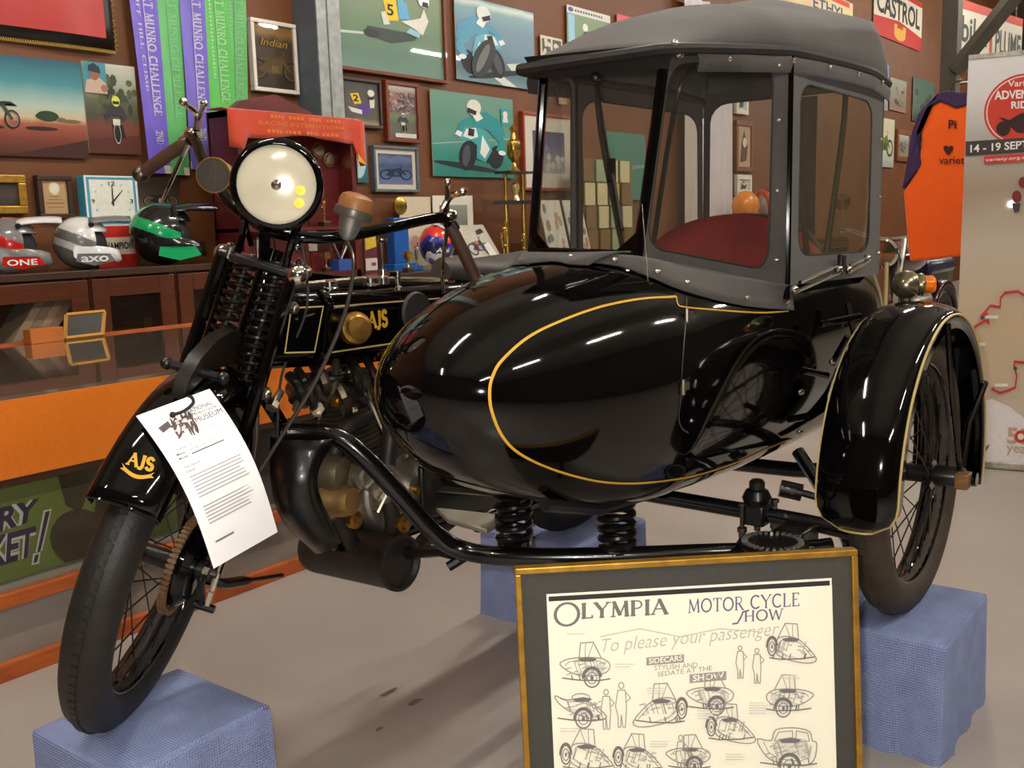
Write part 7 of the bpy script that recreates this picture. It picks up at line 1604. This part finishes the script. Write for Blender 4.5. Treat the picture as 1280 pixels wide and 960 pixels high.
def sketch(cx, cy, s, kind, flip=1, seed=0):
    T = lambda pts: [(cx+flip*x*s, cy-y*s) for x, y in pts]; D = []; S = []
    hull = [(-1, .1), (-.8, .28), (-.4, .36), (.2, .38), (.7, .32), (.95, .1), (.8, -.2), (.2, -.34), (-.5, -.24)]
    if kind == 'boat': hull = [(-1, .45), (-.6, .3), (.0, .3), (.5, .1), (1, -.35), (.7, -.5), (.1, -.35), (-.5, -.12), (-.9, .2)]
    if kind == 'bullet': hull = [(-1, -.5), (-.4, .2), (.1, .42), (.6, .35), (.7, -.2), (.3, -.5), (-.6, -.68)]
    if kind == 'coupe': hull = [(-1, .35), (-.8, -.1), (-.4, -.4), (.5, -.5), (.85, -.35), (.95, .2), (.8, .3), (.7, .6), (.2, .72), (-.4, .65), (-.55, .3)]
    D += stroke(T(smooth2(hull)), 1.5, True)
    rs = random.Random(seed)
    D += stroke(T([(x*.8, y*.75) for x, y in hull[:6]]), 1.0)
    for k in range(7):
        x = -.6+1.2*rs.random(); D += stroke(T([(x, .22), (x+.12, -.18)]), .9)
    if kind in ('hood', 'bullet'): D += stroke(T([(-.25, .38), (-.2, .95), (.3, .98), (.62, .35)]), 1.4)+stroke(T([(-.02, .4), (0, .92)]), .9)+stroke(T([(.3, .95), (.1, .4)]), .9)
    if kind == 'coupe': D += stroke(T([(-.45, .3), (-.3, .58), (.15, .62), (.15, .25)]), 1.2, True)+stroke(T([(.25, .25), (.28, .62), (.65, .55), (.7, .28)]), 1.2, True)
    if kind == 'boat': D += stroke(T(ell(.0, .38, .35, .16, 14)), 1.4, True)
    S.append(T([(x*.85, y*.7-.08) for x, y in hull[4:]]))
    wx, wy = {'hood': (.25, -.42), 'boat': (.1, -.45), 'bullet': (.85, .0), 'coupe': (.05, -.55)}[kind]
    W_ = wheel_px(cx+flip*wx*s, cy-wy*s, .36*s, .85 if kind != 'bullet' else .5)
    H_ = []
    for k in range(16):
        x, y = rs.uniform(-.8, .7), rs.uniform(-.28, .25); l_ = rs.uniform(.1, .3); H_.append(T([(x, y), (x+l_, y+l_*.25), (x+l_*.9, y+l_*.25-.06), (x, y-.05)]))
    B_ = [T([(x, y) for x, y in ((-.3, .34), (.1, .4), (.45, .33), (.3, .22), (-.2, .22))])]
    B_ += stroke(T([(-.9, -.42), (-.3, -.5), (.5, -.52), (.95, -.45)]), 1.6)
    for k in range(5): x = rs.uniform(-.6, .8); B_ += stroke(T([(x, -.3), (x+.05, -.5)]), 1.3)
    G_ = stroke(ell(cx+flip*wx*s, cy-wy*s, .42*s*(.85 if kind != 'bullet' else .5), .42*s, 16, 180, 350), 2.6)
    return [(LT, q2(S)), (MD, q2(H_)), (PEN, q2(D)), (INK, q2(B_+W_+G_))]
def smooth2(p): return [(q.x, q.y) for q in smoothpath([V((x, y, 0)) for x, y in p], 3, True)]
for a in ((732, 834, 32, 'hood', 1, 1), (726, 884, 32, 'boat', 1, 2), (824, 886, 33, 'bullet', 1, 3), (888, 870, 30, 'hood', 1, 4), (990, 808, 30, 'bullet', -1, 5), (986, 872, 30, 'hood', -1, 6), (914, 908, 30, 'bullet', -1, 7), (984, 936, 38, 'coupe', 1, 8), (735, 942, 33, 'bullet', -1, 9), (798, 945, 30, 'bullet', -1, 10), (860, 944, 28, 'hood', 1, 11)): ly2 += sketch(*a)
def figure(cx, cy, s): return [(PEN, q2(stroke(ell(cx, cy-.82*s, .09*s, .11*s, 10), 1.2, True)+stroke([(cx-.12*s, cy-.66*s), (cx-.2*s, cy-.1*s), (cx-.12*s, cy+.2*s), (cx-.1*s, cy+.62*s), (cx-.02*s, cy+.62*s), (cx, cy+.2*s), (cx+.06*s, cy+.62*s), (cx+.14*s, cy+.62*s), (cx+.18*s, cy-.05*s), (cx+.14*s, cy-.66*s)], 1.2, True)+stroke([(cx+.14*s, cy-.6*s), (cx+.32*s, cy-.4*s), (cx+.18*s, cy-.25*s)], 1.1)))]
ly2 += figure(776, 885, 36)+figure(757, 890, 32)+figure(924, 830, 26)+figure(945, 835, 28)+figure(850, 945, 30)
for x, y, n in ((768, 828, 2), (808, 858, 3), (870, 886, 4), (935, 876, 5), (700, 908, 2), (812, 924, 3), (906, 940, 3), (976, 842, 2), (708, 790, 1)): ly2.append((LT, q2(lines(x, x+26, -y, -(y+n*3.2), n, 1.4, x, .3) and [[(a, -b) for a, b in p] for p in lines(x, x+26, -y, -(y+n*3.2), n, 1.4, x, .3)])))
mb = MB(); ms = put_flat(mb, ly2, lambda u, v, l: PR(u, v, .0011+l), .00012); mb.build('poster_print', ms, pf, None, fixn=False)
# prop at the back so that it stands
MB().tube([FPt(.5, .25, -.02), V((FPt(.5, .25).x-nf.x*.26, FPt(.5, .25).y-nf.y*.26, .012))], .012, 6).build('easel_strut', WOODD, pf)
# floor stains near the blocks
STN = mat('oil_stain', (112, 98, 84), .4, noise=(20, .3))
for px, py, a, b in ((519, 877, .022, .014), (485, 866, .03, .012), (474, 911, .012, .008)):
    p = atz(px, py, .0008); o = MB().poly([p+V((a*math.cos(t)*(1+.25*math.sin(3*t+px)), b*math.sin(t)*(1+.25*math.cos(2*t)), 0)) for t in [2*math.pi*i/16 for i in range(16)]]).build('floor_stain', STN, bpy.data.objects['floor'], None)
